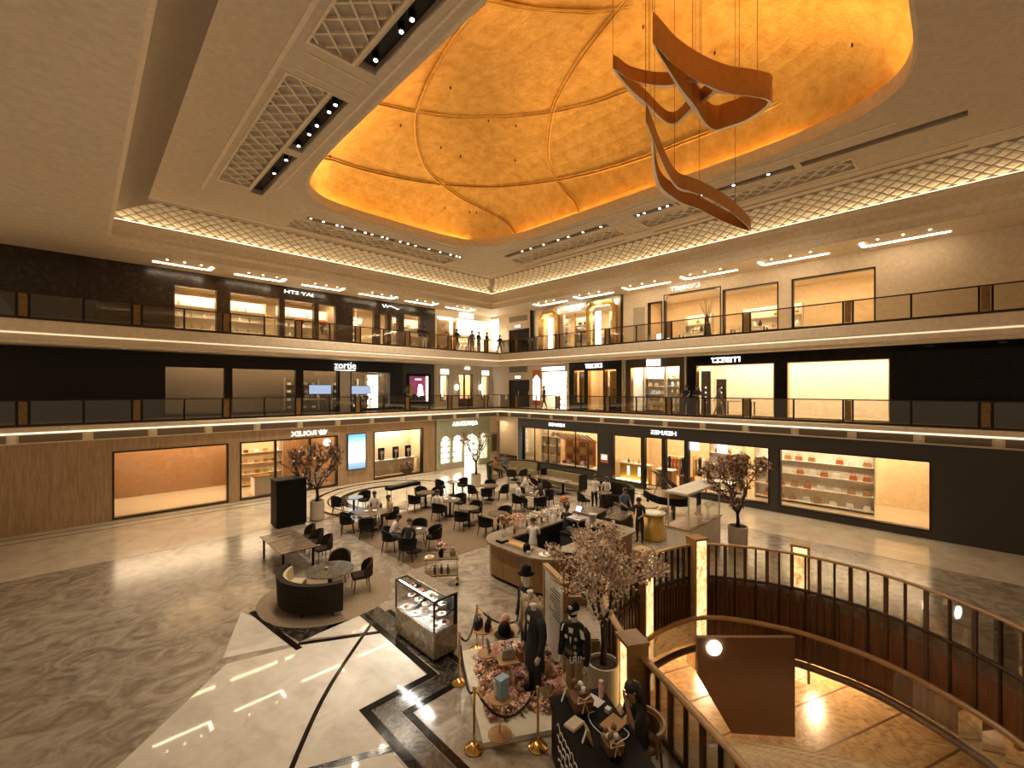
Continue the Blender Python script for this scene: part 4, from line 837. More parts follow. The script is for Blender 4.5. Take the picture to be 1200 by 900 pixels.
for a in (16.18, 16.34, 11.97): R2.box(MB(), a, a+.10, -.2, .1, F1, 7.77).build('pilaster', 'molding', None, label='slim cream pilaster between dark shopfronts', cat='trim', kind='structure')
dark_shop(12.1, 16.14, [(12.38,15.81,F1+.05,7.25)], 'dark brown shopfront with one wide bright window', 'shop_dark', 'shop_white', 'shop_light_white')
for a in (13.4, 14.9): R2.box(MB(), a-.03, a+.03, -.05, .05, F1+.05, 7.2).build('window_mullion', 'gold', None, label='slim gold mullion of the wide bright window', cat='trim', group='gold mullions of the wide bright window')
shelving(R2, 12.5, 14.1, 1.6, F1, 7.0, 5, 'vase', ['gold','white','peach'], 'in the wide bright window, beside the gold mullion', seed=30, step=.35); shelving(R2, 14.3, 15.7, 1.6, F1, 7.0, 5, 'handbag', ['gold','white','tan'], 'in the wide bright window, by the black shop', seed=31, step=.4)
block_sign(R2, 14.15, 7.52, .95, .42, 'sign_white', 'two line white lettering over the wide bright window', 16, rows=2, d=-.15)
dark_shop(YS, 11.95, [(7.2,11.37,F1+.02,7.2),(2.5,6.6,F1+.02,7.2)], 'black veined marble shopfront with tall pale window', 'marble_black', 'shop_white', 'shop_light')
for k, a in enumerate((11.1, 10.2)):
    t = thing('studded_screen', 'grey display panel with a row of white studs, %s' % ('nearest the marble pier' if k == 0 else 'farther from the marble pier'), 'display', R2.pt(a,.6,F1+.012)); MB().box(0,-.28,0,.08,.28,2.6-.5*k).build('panel', 'grille', t)
    for q in range(4): MB().ball((-.01,0,.7+.3*q), .06, 8, 6).build('stud', 'sign_warm', t)
block_sign(R2, 9.7, 7.5, 1.6, .34, 'sign_white', 'white lettering on the black veined marble shopfront', 17, d=-.15)
counter_table(R2, 9.4, 1.2, F1+.012, 1.6, 'white table in the veined marble shop window')
# ------------------------------------------------------------------ RIGHT, ground floor: long charcoal shopfront
GH = [(16.34,23.08,.55,3.02),(13.3,15.33,.2,3.0),(12.0,13.19,0,3.05),(10.7,11.9,0,3.05),(6.6,10.6,.3,3.02),(1.0,6.2,.3,3.02)]
T, I = front('shopfront', RG, YS, 23.53, 0, 3.65, 'charcoal_front', GH, 'long charcoal shopfront with wide lit windows at ground level', d0=-.1, frame='black_metal', fw=.05)
part(T, I, 'top_ledge', RG.box(MB(), YS, 23.53, -.14, .2, 3.65, 3.69), 'beige_panel')
for a in (21.9, 20.6, 18.2): part(T, I, 'mullion', RG.box(MB(), a-.02, a+.02, -.04, .04, .6, 3.0), 'dark_bronze')
room(RG, 15.9, 23.3, 0, 3.6, 4.5, 'shop_wall', 'shop_light', 3); room(RG, .5, 15.6, 0, 3.6, 5, 'shop_wall', 'shop_light', 3)
sign(RG, 'HERMES', 19.75, 3.34, 1.4, .22, 'sign_white', 'white lettering over the window with the orange stall display', d=-.13); sign(RG, 'HERMES', 11.95, 3.34, 1.5, .24, 'sign_white', 'white lettering over the open door of the charcoal shop', d=-.13)
t = thing('small_picture', 'small lit orange picture on the charcoal pier', 'picture', RG.pt(15.85,-.12,1.2)); MB().box(-.04,-.28,0,.0,.28,.55).build('frame', 'orange_panel', t); MB().box(-.05,-.2,.2,-.04,.2,.5).build('lit_print', 'sign_warm', t)
t = thing('window_stall', 'orange market stall display with a slatted roof in the shop window', 'display', RG.pt(19.0,1.0,.012))
MB().box(.5,-1.3,.5,.6,1.3,2.3).build('back_board', 'orange_panel', t); MB().box(-.5,-1.2,.45,.5,1.2,.55).build('stall_table', 'shop_white', t)
for sy in (-1.35,1.35): MB().box(-.4,sy-.06,0,-.3,sy+.06,2.3).build('stall_post', 'brown', t)
for k in range(9): MB().cbox((-.1,-1.4+k*.35,2.45), (1.3,.16,.05), 0, ry=.45).build('roof_slat', 'brown', t)
for k in range(4):
    for q in range(3): MB().box(.44,-1.1+k*.58,.8+q*.48,.5,-.65+k*.58,1.15+q*.48).build('niche', 'handbag' if (k+q)%2 else 'gold_shop', t)
for k in range(6): goods('handbag', ['gold','white','handbag'][k%3], Vector(RG.pt(18.0+.38*k, .95, .565)), PI/2, 'bag on the market stall display', 'bag', 'bags on the market stall display')
shelving(RG, 21.0, 22.9, 1.8, 0, 2.9, 4, 'handbag', ['white','tan','handbag'], 'beside the market stall, toward the passage', seed=33, board='shop_white'); shelving(RG, 16.5, 17.6, 1.8, 0, 2.9, 4, 'vase', ['pots','white','seat_brown'], 'beside the market stall, toward the door', seed=34)
t = thing('display_cabinet', 'pale cabinet with a marble top and glowing gold base in the shop window', 'cabinet', RG.pt(14.3,.7,.012)); MB().box(0,-.95,.0,.5,.95,1.15).build('body', 'gold_shop', t); MB().box(-.05,-1.0,1.15,.55,1.0,1.22).build('top', 'shop_white', t)
MB().box(-.45,-1.0,.2,-.1,1.0,.26).build('lit_base', 'warm_glow', t)
for sy in (-.4,.35): MB().box(-.06,sy-.06,.5,-.0,sy+.06,1.05).build('light_bar', 'sign_white', t)
for k in range(4): goods('bottle', ['shop_dark','gold','white'][k%3], RG.pt(13.7+.35*k, .9, 1.235), 0, 'object standing on the marble topped cabinet', 'bottle', 'objects on the marble topped cabinet')
def stand_rack(F, a, d, z, label, gl, n, mts):
    t = thing('garment_rack', label, 'rack', F.pt(a,d,z)); 
    for s in (-.8,.8): MB().cyl((0,s,0),(0,s,1.7),.02,n=6).build('upright', 'gold', t)
    MB().cyl((0,-.8,1.68),(0,.8,1.68),.02,n=6).build('rail', 'gold', t)
    for k in range(n): goods('hanging_dress', mts[k%len(mts)], F.pt(a-.65+1.3*k/max(1,n-1), d, z+.55), 0, gl, 'dress', gl+' group')
stand_rack(RG, 12.5, 2.6, .012, 'gold garment rack seen through the shop doorway', 'orange and dark garment on the doorway rack', 7, ['orange_cloth','dark_cloth','tan','orange_cloth']); stand_rack(RG, 10.9, 3.2, .012, 'gold garment rack deeper in the charcoal shop', 'garment on the deeper rack of the charcoal shop', 6, ['white_cloth','dark_cloth','tan'])
t = thing('display_chest', 'brown leather chest with a white cross strap by the doorway', 'chest', RG.pt(12.5,1.0,.012)); MB().box(0,-.5,0,.6,.5,1.0).build('body', 'handbag', t); MB().cbox((-.01,0,.5), (.02,1.3,.06), 0, rx=.75).build('strap', 'white', t); MB().box(-.03,-.53,1.0,.63,.53,1.05).build('top', 'shop_white', t)
plinth(RG, 11.1, 1.0, .012, .6, .9, 'brown plinth in the doorway of the charcoal shop', 'handbag')
shelving(RG, 8.6, 10.4, 2.4, 0, 2.8, 4, 'handbag', ['orange_cloth','tan','white'], 'behind the blossom tree window of the charcoal shop', seed=36); shelving(RG, 3.0, 8.0, 2.4, 0, 2.8, 4, 'handbag', ['orange_cloth','tan','white'], 'past the blossom tree window of the charcoal shop', seed=37)
for k, a in enumerate((10.35, 8.9)): RG.box(MB(), a-.3, a+.2, .12, .16, 2.5, 2.95).build('window_lightbox', 'sign_white', None, label='bright white box hung in the charcoal shop window by the tree', cat='light', group='white boxes in the tree window')
counter_table(RG, 9.4, 1.0, .012, 1.6, 'white table in the charcoal shop window by the tree')
# ------------------------------------------------------------------ balustrades of the galleries
def balustrade(F, d, a0, a1, z, start, period, label):
    c = F.pt((a0+a1)/2, d, z); t = thing('balustrade', label, 'railing', c); inv = Matrix.Translation(-Vector(c)); H_ = 1.07
    part(t, inv, 'top_rail', F.box(MB(), a0, a1, d-.035, d+.035, z+H_-.05, z+H_), 'dark_bronze'); part(t, inv, 'bottom_rail', F.box(MB(), a0, a1, d-.04, d+.04, z, z+.10), 'dark_bronze')
    posts = []; a = start
    while a > a0: a -= period
    while a < a1+period:
        for q, kind in ((a-.17,'d'),(a+.17,'d'),(a+period/2,'s')):
            if a0 <= q <= a1: posts.append(q)
        if a0 < a-.2 and a+.2 < a1: part(t, inv, 'ornament_panel', F.box(MB(), a-.12, a+.12, d-.012, d+.012, z+.12, z+H_-.06), 'ornament')
        a += period
    posts.sort(); pm = None
    for q in posts: part(t, inv, 'post', F.box(MB(), q-.035, q+.035, d-.03, d+.03, z+.1, z+H_-.05), 'black_metal')
    pts = [a0]+posts+[a1]
    for i in range(len(pts)-1):
        if pts[i+1]-pts[i] > .5: part(t, inv, 'glass_pane', F.box(MB(), pts[i]+.04, pts[i+1]-.04, d-.006, d+.006, z+.10, z+H_-.05), 'rail_glass')
for z, nm in ((F1,'middle'),(F2,'top')):
    balustrade(Face('L',YE), .05, XW, XE+.05, z+.011, 8.72, 3.45, 'dark framed glass balustrade of the %s gallery along the %s shops' % (nm, 'near black' if nm == 'middle' else 'dark marble'))
    balustrade(Face('R',XE), .05, YS, YE+.0, z+.011, 7.75, 4.1, 'dark framed glass balustrade of the %s gallery along the %s shops' % (nm, 'black and brown' if nm == 'middle' else 'gold portal'))
# ------------------------------------------------------------------ lamps
def downlight_strip(F, a0, a1, d, z, sgn, k, label, nm):
    c = F.pt((a0+a1)/2, d, z); t = thing('linear_light', label, 'light', c, group=nm); inv = Matrix.Translation(-Vector(c)); e = a1 if sgn > 0 else a0
    part(t, inv, 'light_bar', F.box(MB(), a0, a1, d-.04, d+.04, z-.03, z), 'led'); part(t, inv, 'light_hook', F.box(MB(), e-.06, e+.06, d-.75, d, z-.03, z), 'led')
    for q in range(3): p = F.pt(a0+(a1-a0)*(q+.7)/3.4, d-.85, z); part(t, inv, 'downlight', MB().cyl((p[0],p[1],z-.02),(p[0],p[1],z),.04,n=10), 'led')
for a0, a1 in ((2.6,5.0),(6.2,8.6),(9.8,12.1),(13.5,15.9),(17.0,19.3),(20.6,22.9)): downlight_strip(Face('L',28.65), a0, a1, 0, 12.25, 1, 0, 'hooked line of light in the top gallery ceiling over the dark marble side', 'lines of light over the dark marble side')
for a0, a1 in ((.5,3.3),(4.6,7.4),(8.7,11.5),(12.5,15.3),(16.5,19.2),(20.4,23.0)): downlight_strip(Face('R',25.45), a0, a1, 0, 12.25, 1, 0, 'hooked line of light in the top gallery ceiling over the gold portal side', 'lines of light over the gold portal side')
for F_, aa in ((Face('L',28.2),[1.5+2.2*k for k in range(11)]),(Face('R',25.3),[-1+2.2*k for k in range(12)])):
    for a in aa: p = F_.pt(a,0,7.78); MB().cyl((p[0],p[1],7.75),(p[0],p[1],7.78),.13,n=12).build('ceiling_downlight', 'led_strip', None, label='small round downlight in the middle gallery ceiling', cat='light', group='downlights of the middle gallery')
def spot_lamp(x, y, aim, i):
    ph = 'along the gold portal side' if x > 19 else 'along the dark marble shop side' if y > 22 else 'beside the large lattice coffers'
    t = thing('spotlight', 'small black spotlight in the ceiling slot %s' % ph, 'spotlight', (x,y,CEIL), group='spotlights %s' % ph)
    MB().cyl((0,0,.02),(0,0,.2),.085,n=12).build('lamp_can', 'black_metal', t); MB().cyl((0,0,.005),(0,0,.022),.05,n=12).build('lens', 'lens', t)
    ld = bpy.data.lights.new('spot', 'SPOT'); ld.energy = SPOT_W; ld.color = (1.0,.84,.63); ld.spot_size = R(95); ld.spot_blend = .8; ld.shadow_soft_size = .1
    lo = bpy.data.objects.new('spot_beam', ld); COL.objects.link(lo); lo.parent = t; lo.location = (0,0,-.02)
    dv = Vector((aim[0]-x, aim[1]-y, (aim[2] if len(aim) > 2 else 0)-CEIL)); lo.rotation_euler = dv.to_track_quat('-Z','Y').to_euler()
for i, x in enumerate((8.2,8.81,9.51,9.78,10.47,11.05,11.44,12.05,12.36,13.17,13.67,14.18,15.13,15.94,16.72,17.19,17.45)): spot_lamp(x, 22.75, (x,26.0,6.5) if i%3 == 2 else (x+(i%3-1)*1.5, 20-3*(i%3)), i)
for i, y in enumerate((19.1,18.38,17.35,16.25,15.51,14.51,13.36,11.2,10.87,10.08,9.7,8.09,7.5,6.8,5.5)): spot_lamp(19.45, y, (23.9,y,6.5) if i%3 == 2 else (17.0-3*(i%3), y-1+(i%3)), i)
for i, (x,y) in enumerate(((5.45,7.4),(5.45,8.89),(5.45,9.37),(5.45,10.64),(5.45,13.15),(5.45,13.62),(5.45,14.6),(5.45,15.28),(5.45,16.27),(5.45,17.58),(5.45,19))): spot_lamp(x, y, (6.5+2*(i%3), y), i)
# ------------------------------------------------------------------ hanging sculpture of copper ribbons
def ribbon(pts, z, h, label, tilt=0):
    q = catmull([(p[0],p[1],z+tilt*(i%2)*0) for i,p in enumerate(pts)], 4, True); n = len(q)
    t = thing('hanging_ribbon', label, 'chandelier', (q[0].x,q[0].y,z)); o = Vector((q[0].x,q[0].y,z)); q = [p-o for p in q]
    c = sum(q, Vector())/n; up = Vector((0,0,h)); w = .11
    def inn(p): d = c-p; d.z = 0; return p+d.normalized()*w
    mb = MB(); mb.strip(q, [p+up for p in q], closed=True); mb.strip([inn(p) for p in q], [inn(p)+up for p in q], closed=True); mb.strip([p+up for p in q], [inn(p)+up for p in q], closed=True)
    mb.build('copper_band', 'copper', t); MB().strip([p-Vector((0,0,.01)) for p in q], [inn(p)-Vector((0,0,.01)) for p in q], closed=True).build('chrome_edge', 'chrome', t)
    for k in range(5): p = q[k*n//5]; MB().cyl(p+up, p+Vector((0,0,17.2-z)), .006, n=4).build('wire', 'dark_bronze', t)
ribbon([(8.56,5.56),(9.06,5.5),(9.6,5.25),(9.99,4.92),(10.23,4.48),(10.96,4.17),(11.27,4.86),(11.6,5.62),(10.57,5.74),(9.55,5.72)], 13.0, .30, 'smaller copper ribbon loop with chrome edge hanging under the dome')
ribbon([(8.05,4.32),(8.92,4.3),(9.85,4.12),(10.63,3.84),(11.13,3.51),(11.76,3.24),(12.12,3.82),(12.09,4.36),(11.85,4.71),(10.31,4.65),(9.09,4.49)], 12.6, .62, 'larger copper ribbon loop overlapping the smaller one under the dome')
ribbon([(7.26,4.03),(7.91,4.27),(8.84,4.74),(9.97,5.19),(11.06,5.21),(11.89,5.02),(13.46,4.86),(14.54,4.58),(12.37,4.47),(10.95,4.62),(10.3,4.86),(9.22,4.64),(8.09,4.3)], 10.6, .34, 'lowest long curved bronze ribbon of the hanging sculpture')
# ------------------------------------------------------------------ furniture
def face_to(p, q): return math.atan2(q[1]-p[1], q[0]-p[0])-PI/2       # local +y looks from p to q
def arc_wall(mb, r0, r1, a0, a1, z0, z1, n=14, zf=None, m=0):          # curved wall; zf(u) may shape the top
    O, I_, OT, IT = [], [], [], []
    for i in range(n+1):
        u = i/n; a = R(a0+(a1-a0)*u); t = zf(u) if zf else z1; c, s = math.cos(a), math.sin(a)
        O.append((r1*c,r1*s,z0)); I_.append((r0*c,r0*s,z0)); OT.append((r1*c*1.03,r1*s*1.03,t)); IT.append((r0*c*1.03,r0*s*1.03,t))
    mb.strip(O,OT,m); mb.strip(IT,I_,m); mb.strip(OT,IT,m); mb.strip(I_,O,m)
    mb.add([O[0],I_[0],IT[0],OT[0],O[-1],I_[-1],IT[-1],OT[-1]], [(0,1,2,3),(7,6,5,4)], m); return mb
def legs4(t, w, d, h, mt, r=.02, splay=.05):
    for sx in (-1,1):
        for sy in (-1,1): MB().cyl((sx*(w+splay),sy*(d+splay),0),(sx*w,sy*d,h),r*.7,r,n=8).build('leg', mt, t)
def barrel_chair():
    t = thing('barrel_chair', 'x', 'chair')
    arc_wall(MB(), .265, .30, 155, 385, .40, .80, 18, lambda u: .60+.22*math.sin(PI*u)**.7).build('backrest', 'mesh_black', t, smooth=False)
    MB().lathe([(.25,.38),(.27,.40),(.27,.45),(.24,.47),(0,.475)], n=20).build('seat', 'seat_brown', t, smooth=True)
    arc_wall(MB(), .27, .31, 150, 390, .585, .615, 18, lambda u: .615+.215*math.sin(PI*u)**.7).build('top_band', 'black', t)
    legs4(t, .19, .19, .40, 'black', .02); return t
def shell_chair():
    t = thing('dining_chair', 'x', 'chair')
    MB().box(-.25,-.22,.38,.25,.26,.48).build('seat', 'seat_brown', t, bevel=.05, seg=3)
    arc_wall(MB(), .27, .33, 190, 350, .42, .86, 14, lambda u: .58+.28*math.sin(PI*u)**.5).build('backrest', 'seat_brown', t, smooth=False)
    legs4(t, .2, .18, .40, 'wood_dark', .02, .04); return t
BC = barrel_chair(); SH = shell_chair(); USED = set()
def put_chair(proto, p, rz, label, group):
    if proto.name not in USED:
        USED.add(proto.name); proto.location = (p[0],p[1],p[2] if len(p) > 2 else .012); proto.rotation_euler = (0,0,rz); tag(proto, label, None, group); return proto
    return dup(proto, (p[0],p[1],p[2] if len(p) > 2 else .012), rz, label, group)
def pedestal_table(p, r, label, top='table_wood', h=.75, square=False, z=.012, rz=0):
    t = thing('cafe_table', label, 'table', (p[0],p[1],z), rz)
    if square: MB().box(-r,-r,h-.04,r,r,h).build('table_top', top, t, bevel=.015)
    else: MB().lathe([(r-.02,h-.035),(r,h-.02),(r,h),(0,h)], n=40).build('table_top', top, t)
    MB().lathe([(.05,.03),(.045,h-.06),(.12,h-.035)], n=12).build('column', 'black', t); MB().lathe([(.28,0),(.28,.015),(.06,.04)], n=20).build('foot', 'black', t); return t
TABLES = [ # centre, radius, square, top, phrase, chairs
 ((8.55,13.8), .48, False, 'marble_table', 'where the two men lean together', [(7.95,13.25),(7.98,14.45),(9.2,13.55),(9.2,14.5)]),
 ((8.55,17.15), .62, True, 'table_wood', 'with the large square grey top', [(8.0,16.35),(7.72,17.45),(9.35,16.85),(9.15,17.95)]),
 ((9.15,20.0), .42, False, 'marble_table', 'beside the inlaid floor rings', [(8.55,20.35),(9.85,20.4)]),
 ((12.1,18.5), .45, False, 'table_wood', 'near the black console with the flower ball', [(12.35,19.3),(11.35,18.3),(12.95,18.75)]),
 ((12.1,16.5), .48, False, 'table_wood', 'of the man sitting back in a white shirt', [(11.3,16.25),(12.85,16.75)]),
 ((11.85,14.8), .42, False, 'table_wood', 'standing empty on the carpet with two chairs', [(11.25,14.55),(12.45,15.1)]),
 ((12.15,13.3), .42, False, 'table_wood', 'at the carpet edge next to the bar', [(11.5,13.3),(12.8,13.6)]),
 ((14.6,19.6), .36, False, 'table_wood', 'next to the potted tree by the green shop', [(14.15,20.15),(15.25,19.65)]),
 ((15.35,17.5), .50, False, 'table_wood', 'ringed by four chairs before the curved booth', [(14.65,17.95),(14.75,17.0),(15.85,16.95),(15.95,18.1)]),
 ((15.75,14.6), .50, False, 'table_wood', 'being served by the bending waiter', [(14.95,14.95),(15.35,13.9),(16.45,14.4)]),
]
OCC = {(7.98,14.45):'black barrel chair under the man in white leaning over his table', (7.95,13.25):'black barrel chair under the man in the black shirt', (9.15,17.95):'black barrel chair under the man in white at the square table', (9.35,16.85):'black barrel chair under the man in the beige shirt', (11.3,16.25):'black barrel chair under the man sitting back alone', (14.95,14.95):'black barrel chair under the man in white by the bending waiter', (15.35,13.9):'black barrel chair under the woman with long brown hair'}
for c, r, sq, top, ph, ch in TABLES:
    pedestal_table(c, r, 'cafe table %s' % ph, top, square=sq, z=.012 if c[0] < 15.0 and c[1] < 18.6 else .004)
    for q in ch: put_chair(BC, q, face_to(q, c), OCC.get(q, 'empty black barrel chair at the table %s' % ph), 'chairs at the table %s' % ph)
def glassware(p, z, k, ph):
    MB().lathe([(.03,0),(.035,.002),(.006,.01),(.006,.08),(.035,.11),(.03,.17)], (0,0,0), 10).build('drinking_glass', 'clear_glass', None, label='stemmed glass on the table %s' % ph, cat='glass', group='glasses on the table %s' % ph).location = (p[0],p[1],z)
def plate(p, z, label, group=None, r=.12, mt='white', food=None):
    t = thing('plate', label, 'plate', (p[0],p[1],z), group=group); MB().lathe([(r*.55,0),(r,.018),(r*.97,.022),(r*.5,.008),(0,.008)], n=18).build('dish', mt, t, smooth=True)
    if food: MB().ball((0,0,.025), (r*.5,r*.45,.035), 8, 6).build('food', food, t, smooth=True)
    return t
for c, r, sq, top, ph, ch in TABLES[:2]+[TABLES[9],TABLES[4]]:
    for k in range(2): plate((c[0]+.2*math.cos(2.1*k), c[1]+.2*math.sin(2.1*k)), .764, 'white plate on the table %s' % ph, 'plates on the table %s' % ph, .10)
    for k in range(2): glassware((c[0]-.12+.2*k, c[1]-.15), .764, k, ph)
# marble table, curved sofa and two upholstered chairs on the round rug
t = thing('round_table', 'round dark marble table on the tan rug', 'table', (5.0,12.45,.012)); MB().lathe([(.60,.715),(.64,.725),(.64,.75),(0,.75)], n=48).build('table_top', 'marble_table', t); MB().lathe([(.06,.03),(.05,.715)], n=12).build('column', 'black', t); MB().lathe([(.36,0),(.36,.02),(.07,.045)], n=20).build('foot', 'black', t)
MB().lathe([(.05,0),(.055,.05),(.05,.06),(0,.055)], n=12).build('candle_bowl', 'pots', None, label='small brown candle bowl on the dark marble table', cat='bowl').location = (4.93,12.5,.763)
def curved_sofa(loc, rz, r, a0, a1, label, seat_mt, back_mt, legs=True, h=.85):
    t = thing('curved_sofa', label, 'sofa', loc, rz)
    arc_wall(MB(), r-.62, r-.08, a0, a1, .16, .46, 18).build('seat', seat_mt, t); arc_wall(MB(), r-.16, r, a0, a1, .12, h, 18).build('backrest', back_mt, t); arc_wall(MB(), r-.24, r-.155, a0+2, a1-2, .44, h-.06, 18).build('back_cushion', seat_mt, t)
    for k in range(4):
        a = R(a0+(a1-a0)*(k+.3)/3.6); MB().cyl((math.cos(a)*(r-.12),math.sin(a)*(r-.12),0),(math.cos(a)*(r-.12),math.sin(a)*(r-.12),.16),.02,n=8).build('leg', 'black', t)
    return t
curved_sofa((5.0,12.45,.012), 0, 1.3, 128, 262, 'curved sofa with cream seat and dark leather back on the round rug', 'leather_cream', 'sofa_back')
put_chair(SH, (5.62,13.3), face_to((5.62,13.3),(5.0,12.45)), 'brown upholstered chair on the round rug, far side of the marble table', None); put_chair(SH, (5.80,12.22), face_to((5.80,12.22),(5.0,12.45)), 'brown upholstered chair on the round rug, beside the pastry case', None)
t = thing('dining_table', 'long dark wood table by the black cabinet and potted tree', 'table', (4.95,15.8,0)); MB().box(-.55,-1.15,.71,.55,1.15,.75).build('table_top', 'table_wood', t, bevel=.01)
for sx in (-.45,.45):
    for sy in (-1.0,1.0): MB().box(sx-.03,sy-.03,0,sx+.03,sy+.03,.71).build('leg', 'black', t)
for k, y in enumerate((15.2,16.0,16.75)): put_chair(SH, (5.85,y,0), face_to((5.85,y),(4.9,y)), 'brown upholstered chair along the long dark wood table', 'chairs at the long dark wood table')
t = thing('tall_cabinet', 'black tall cabinet beside the potted tree', 'cabinet', (6.55,20.3,.004)); MB().box(-.75,-.4,.06,.45,.4,1.95).build('body', 'black', t, bevel=.01); MB().box(-.70,-.36,0,.40,.36,.06).build('plinth', 'near_black', t); MB().box(-.78,-.43,1.95,.48,.43,2.0).build('top', 'near_black', t)
# black console with flower ball
t = thing('console', 'black topped console on thin chrome legs on the pale walk', 'table', (11.65,19.85,.004), R(8)); MB().box(-.95,-.22,.86,.95,.22,1.02).build('top', 'black', t, bevel=.02); MB().box(-.9,-.2,.12,.9,.2,.15).build('glass_shelf', 'clear_glass', t)
for sx in (-.85,.85):
    for sy in (-.17,.17): MB().cyl((sx,sy,0),(sx,sy,.86),.022,n=8).build('leg', 'chrome', t)
t = thing('flower_ball', 'ball of dusky dried flowers on a thin stem behind the console', 'topiary', (12.15,20.35,.004)); MB().lathe([(.16,0),(.16,.02),(.02,.04)], n=14).build('foot', 'chrome', t); MB().cyl((0,0,.03),(0,0,1.45),.012,n=6).build('stem', 'chrome', t); mb = MB(); random.seed(8)
for k in range(260):
    v = Vector((random.gauss(0,1),random.gauss(0,1),random.gauss(0,1))).normalized()*random.uniform(.24,.36); mb.ball((v.x,v.y,1.72+v.z*.85), .055, 4, 3, random.randint(0,1))
mb.build('flower_heads', ['dry_leaf','brown'], t, kind='stuff')
# booth, straight sofa and tables before the charcoal shop
curved_sofa((20.0,20.35,.004), 0, 1.75, -25, 165, 'curved olive booth sofa in front of the corner passage', 'sofa_olive', 'sofa_back', h=1.0)
pedestal_table((19.85,20.2), .5, 'round table in the curved olive booth', z=.004)
for q in ((19.2,19.75),(19.8,19.45)): put_chair(SH, (*q,.004), face_to(q,(19.85,20.2)), 'brown upholstered chair facing the curved olive booth', 'chairs facing the olive booth')
t = thing('straight_sofa', 'straight olive sofa with dark end panel before the charcoal shop window', 'sofa', (20.2,16.5,.004)); MB().box(-.35,-1.4,.2,.25,1.4,.46).build('seat', 'sofa_olive', t, bevel=.03); MB().box(.22,-1.42,.15,.36,1.42,1.0).build('backrest', 'sofa_back', t, bevel=.02); MB().box(.12,-1.38,.44,.22,1.38,.94).build('back_cushion', 'sofa_olive', t, bevel=.03)
for sy in (-1.47,1.43): MB().box(-.35,sy,.12,.36,sy+.05,1.0).build('end_panel', 'sofa_back', t)
for sx in (-.3,.3):
    for sy in (-1.35,1.35): MB().cyl((sx,sy,0),(sx,sy,.2),.02,n=8).build('leg', 'black', t)
t = thing('dining_table', 'long table between the straight olive sofa and two chairs', 'table', (19.1,16.5,.0)); MB().box(-.42,-1.2,.71,.42,1.2,.75).build('table_top', 'table_wood', t, bevel=.01)
for sy in (-.9,.9): MB().box(-.05,sy-.05,.02,.05,sy+.05,.71).build('leg', 'black', t); MB().box(-.3,sy-.2,0,.3,sy+.2,.02).build('foot', 'black', t)
for q in ((18.4,17.1,0),(18.4,16.1,0)): put_chair(SH, q, face_to(q,(19.1,q[1])), 'brown upholstered chair opposite the straight olive sofa', 'chairs opposite the olive sofa')
curved_sofa((18.5,12.3,0), 0, 1.25, -75, 55, 'dark round backed sofa beside the grand piano', 'sofa_back', 'near_black', h=1.05); pedestal_table((18.35,12.45), .42, 'small table before the dark round backed sofa', z=0)
for q in ((17.5,11.7),(17.45,12.95)): put_chair(SH, (*q,0), face_to(q,(18.35,12.45)), 'brown upholstered chair facing the dark round backed sofa', 'chairs facing the dark sofa')
t = thing('low_rail', 'low gold pipe rail behind the sofas', 'railing', (20.95,14.8,.004))
for y in (-4.1,-2.05,0,2.05,4.1): MB().cyl((0,y,0),(0,y,.9),.022,n=8).build('rail_post', 'dark_bronze', t)
for z in (.3,.6,.9): MB().cyl((0,-4.1,z),(0,4.1,z),.018,n=8).build('rail_bar', 'dark_bronze', t)
# ------------------------------------------------------------------ bar island
def ring_counter(name, label, outer, inner, c, h, body, top, oh=.12, base='black'):
    t = thing(name, label, 'counter', (*c,0)); I_ = Matrix.Translation((-c[0],-c[1],0))
    inn = [torect(c, p, *inner) for p in outer]
    out2 = [(p[0]+(p[0]-c[0])*oh/max(.1,math.dist(p,c)), p[1]+(p[1]-c[1])*oh/max(.1,math.dist(p,c))) for p in outer]
    kick = [(p[0]-(p[0]-c[0])*.08/max(.1,math.dist(p,c)), p[1]-(p[1]-c[1])*.08/max(.1,math.dist(p,c))) for p in outer]
    Z = lambda P, z: [(*p,z) for p in P]
    mb = MB(); mb.strip(Z(outer,.1), Z(outer,h-.05), closed=True); mb.xf(I_).build('wood_front', body, t)
    mb = MB(); mb.strip(Z(kick,0), Z(kick,.1), closed=True); mb.strip(Z(kick,.1), Z(outer,.1), closed=True); mb.xf(I_).build('kick_board', base, t)
    mb = MB(); mb.strip(Z(out2,h-.06), Z(out2,h), closed=True); mb.strip(Z(out2,h), Z(inn,h), closed=True); mb.strip(Z(inn,h), Z(inn,h-.06), closed=True); mb.strip(Z(outer,h-.06), Z(out2,h-.06), closed=True); mb.xf(I_).build('stone_top', top, t)
    mb = MB(); mb.strip(Z(inn,h-.06), Z(inn,0), closed=True); mb.xf(I_).build('inner_front', 'near_black', t); return t
def rrect(x0,x1,y0,y1,r,n=6):
    out = []
    for cx, cyy, a0, rr in ((x1-r[0],y1-r[0],0,r[0]),(x0+r[1],y1-r[1],90,r[1]),(x0+r[2],y0+r[2],180,r[2]),(x1-r[3],y0+r[3],270,r[3])):
        for k in range(n+1): a = R(a0+90*k/n); out.append((cx+rr*math.cos(a), cyy+rr*math.sin(a)))
    D = []
    for i in range(len(out)):
        a, b = out[i], out[(i+1)%len(out)]; m_ = max(1,int(math.dist(a,b)/.3))
        for k in range(m_): D.append((a[0]+(b[0]-a[0])*k/m_, a[1]+(b[1]-a[1])*k/m_))
    return D
ring_counter('bar_island', 'wood fronted bar island with a rounded corner and brown stone top', rrect(9.06,13.3,7.75,10.80,(.3,.8,1.1,.3)), (9.75,12.6,8.45,10.10), (11.1,9.3), 1.1, 'wood_counter', 'stone_top')
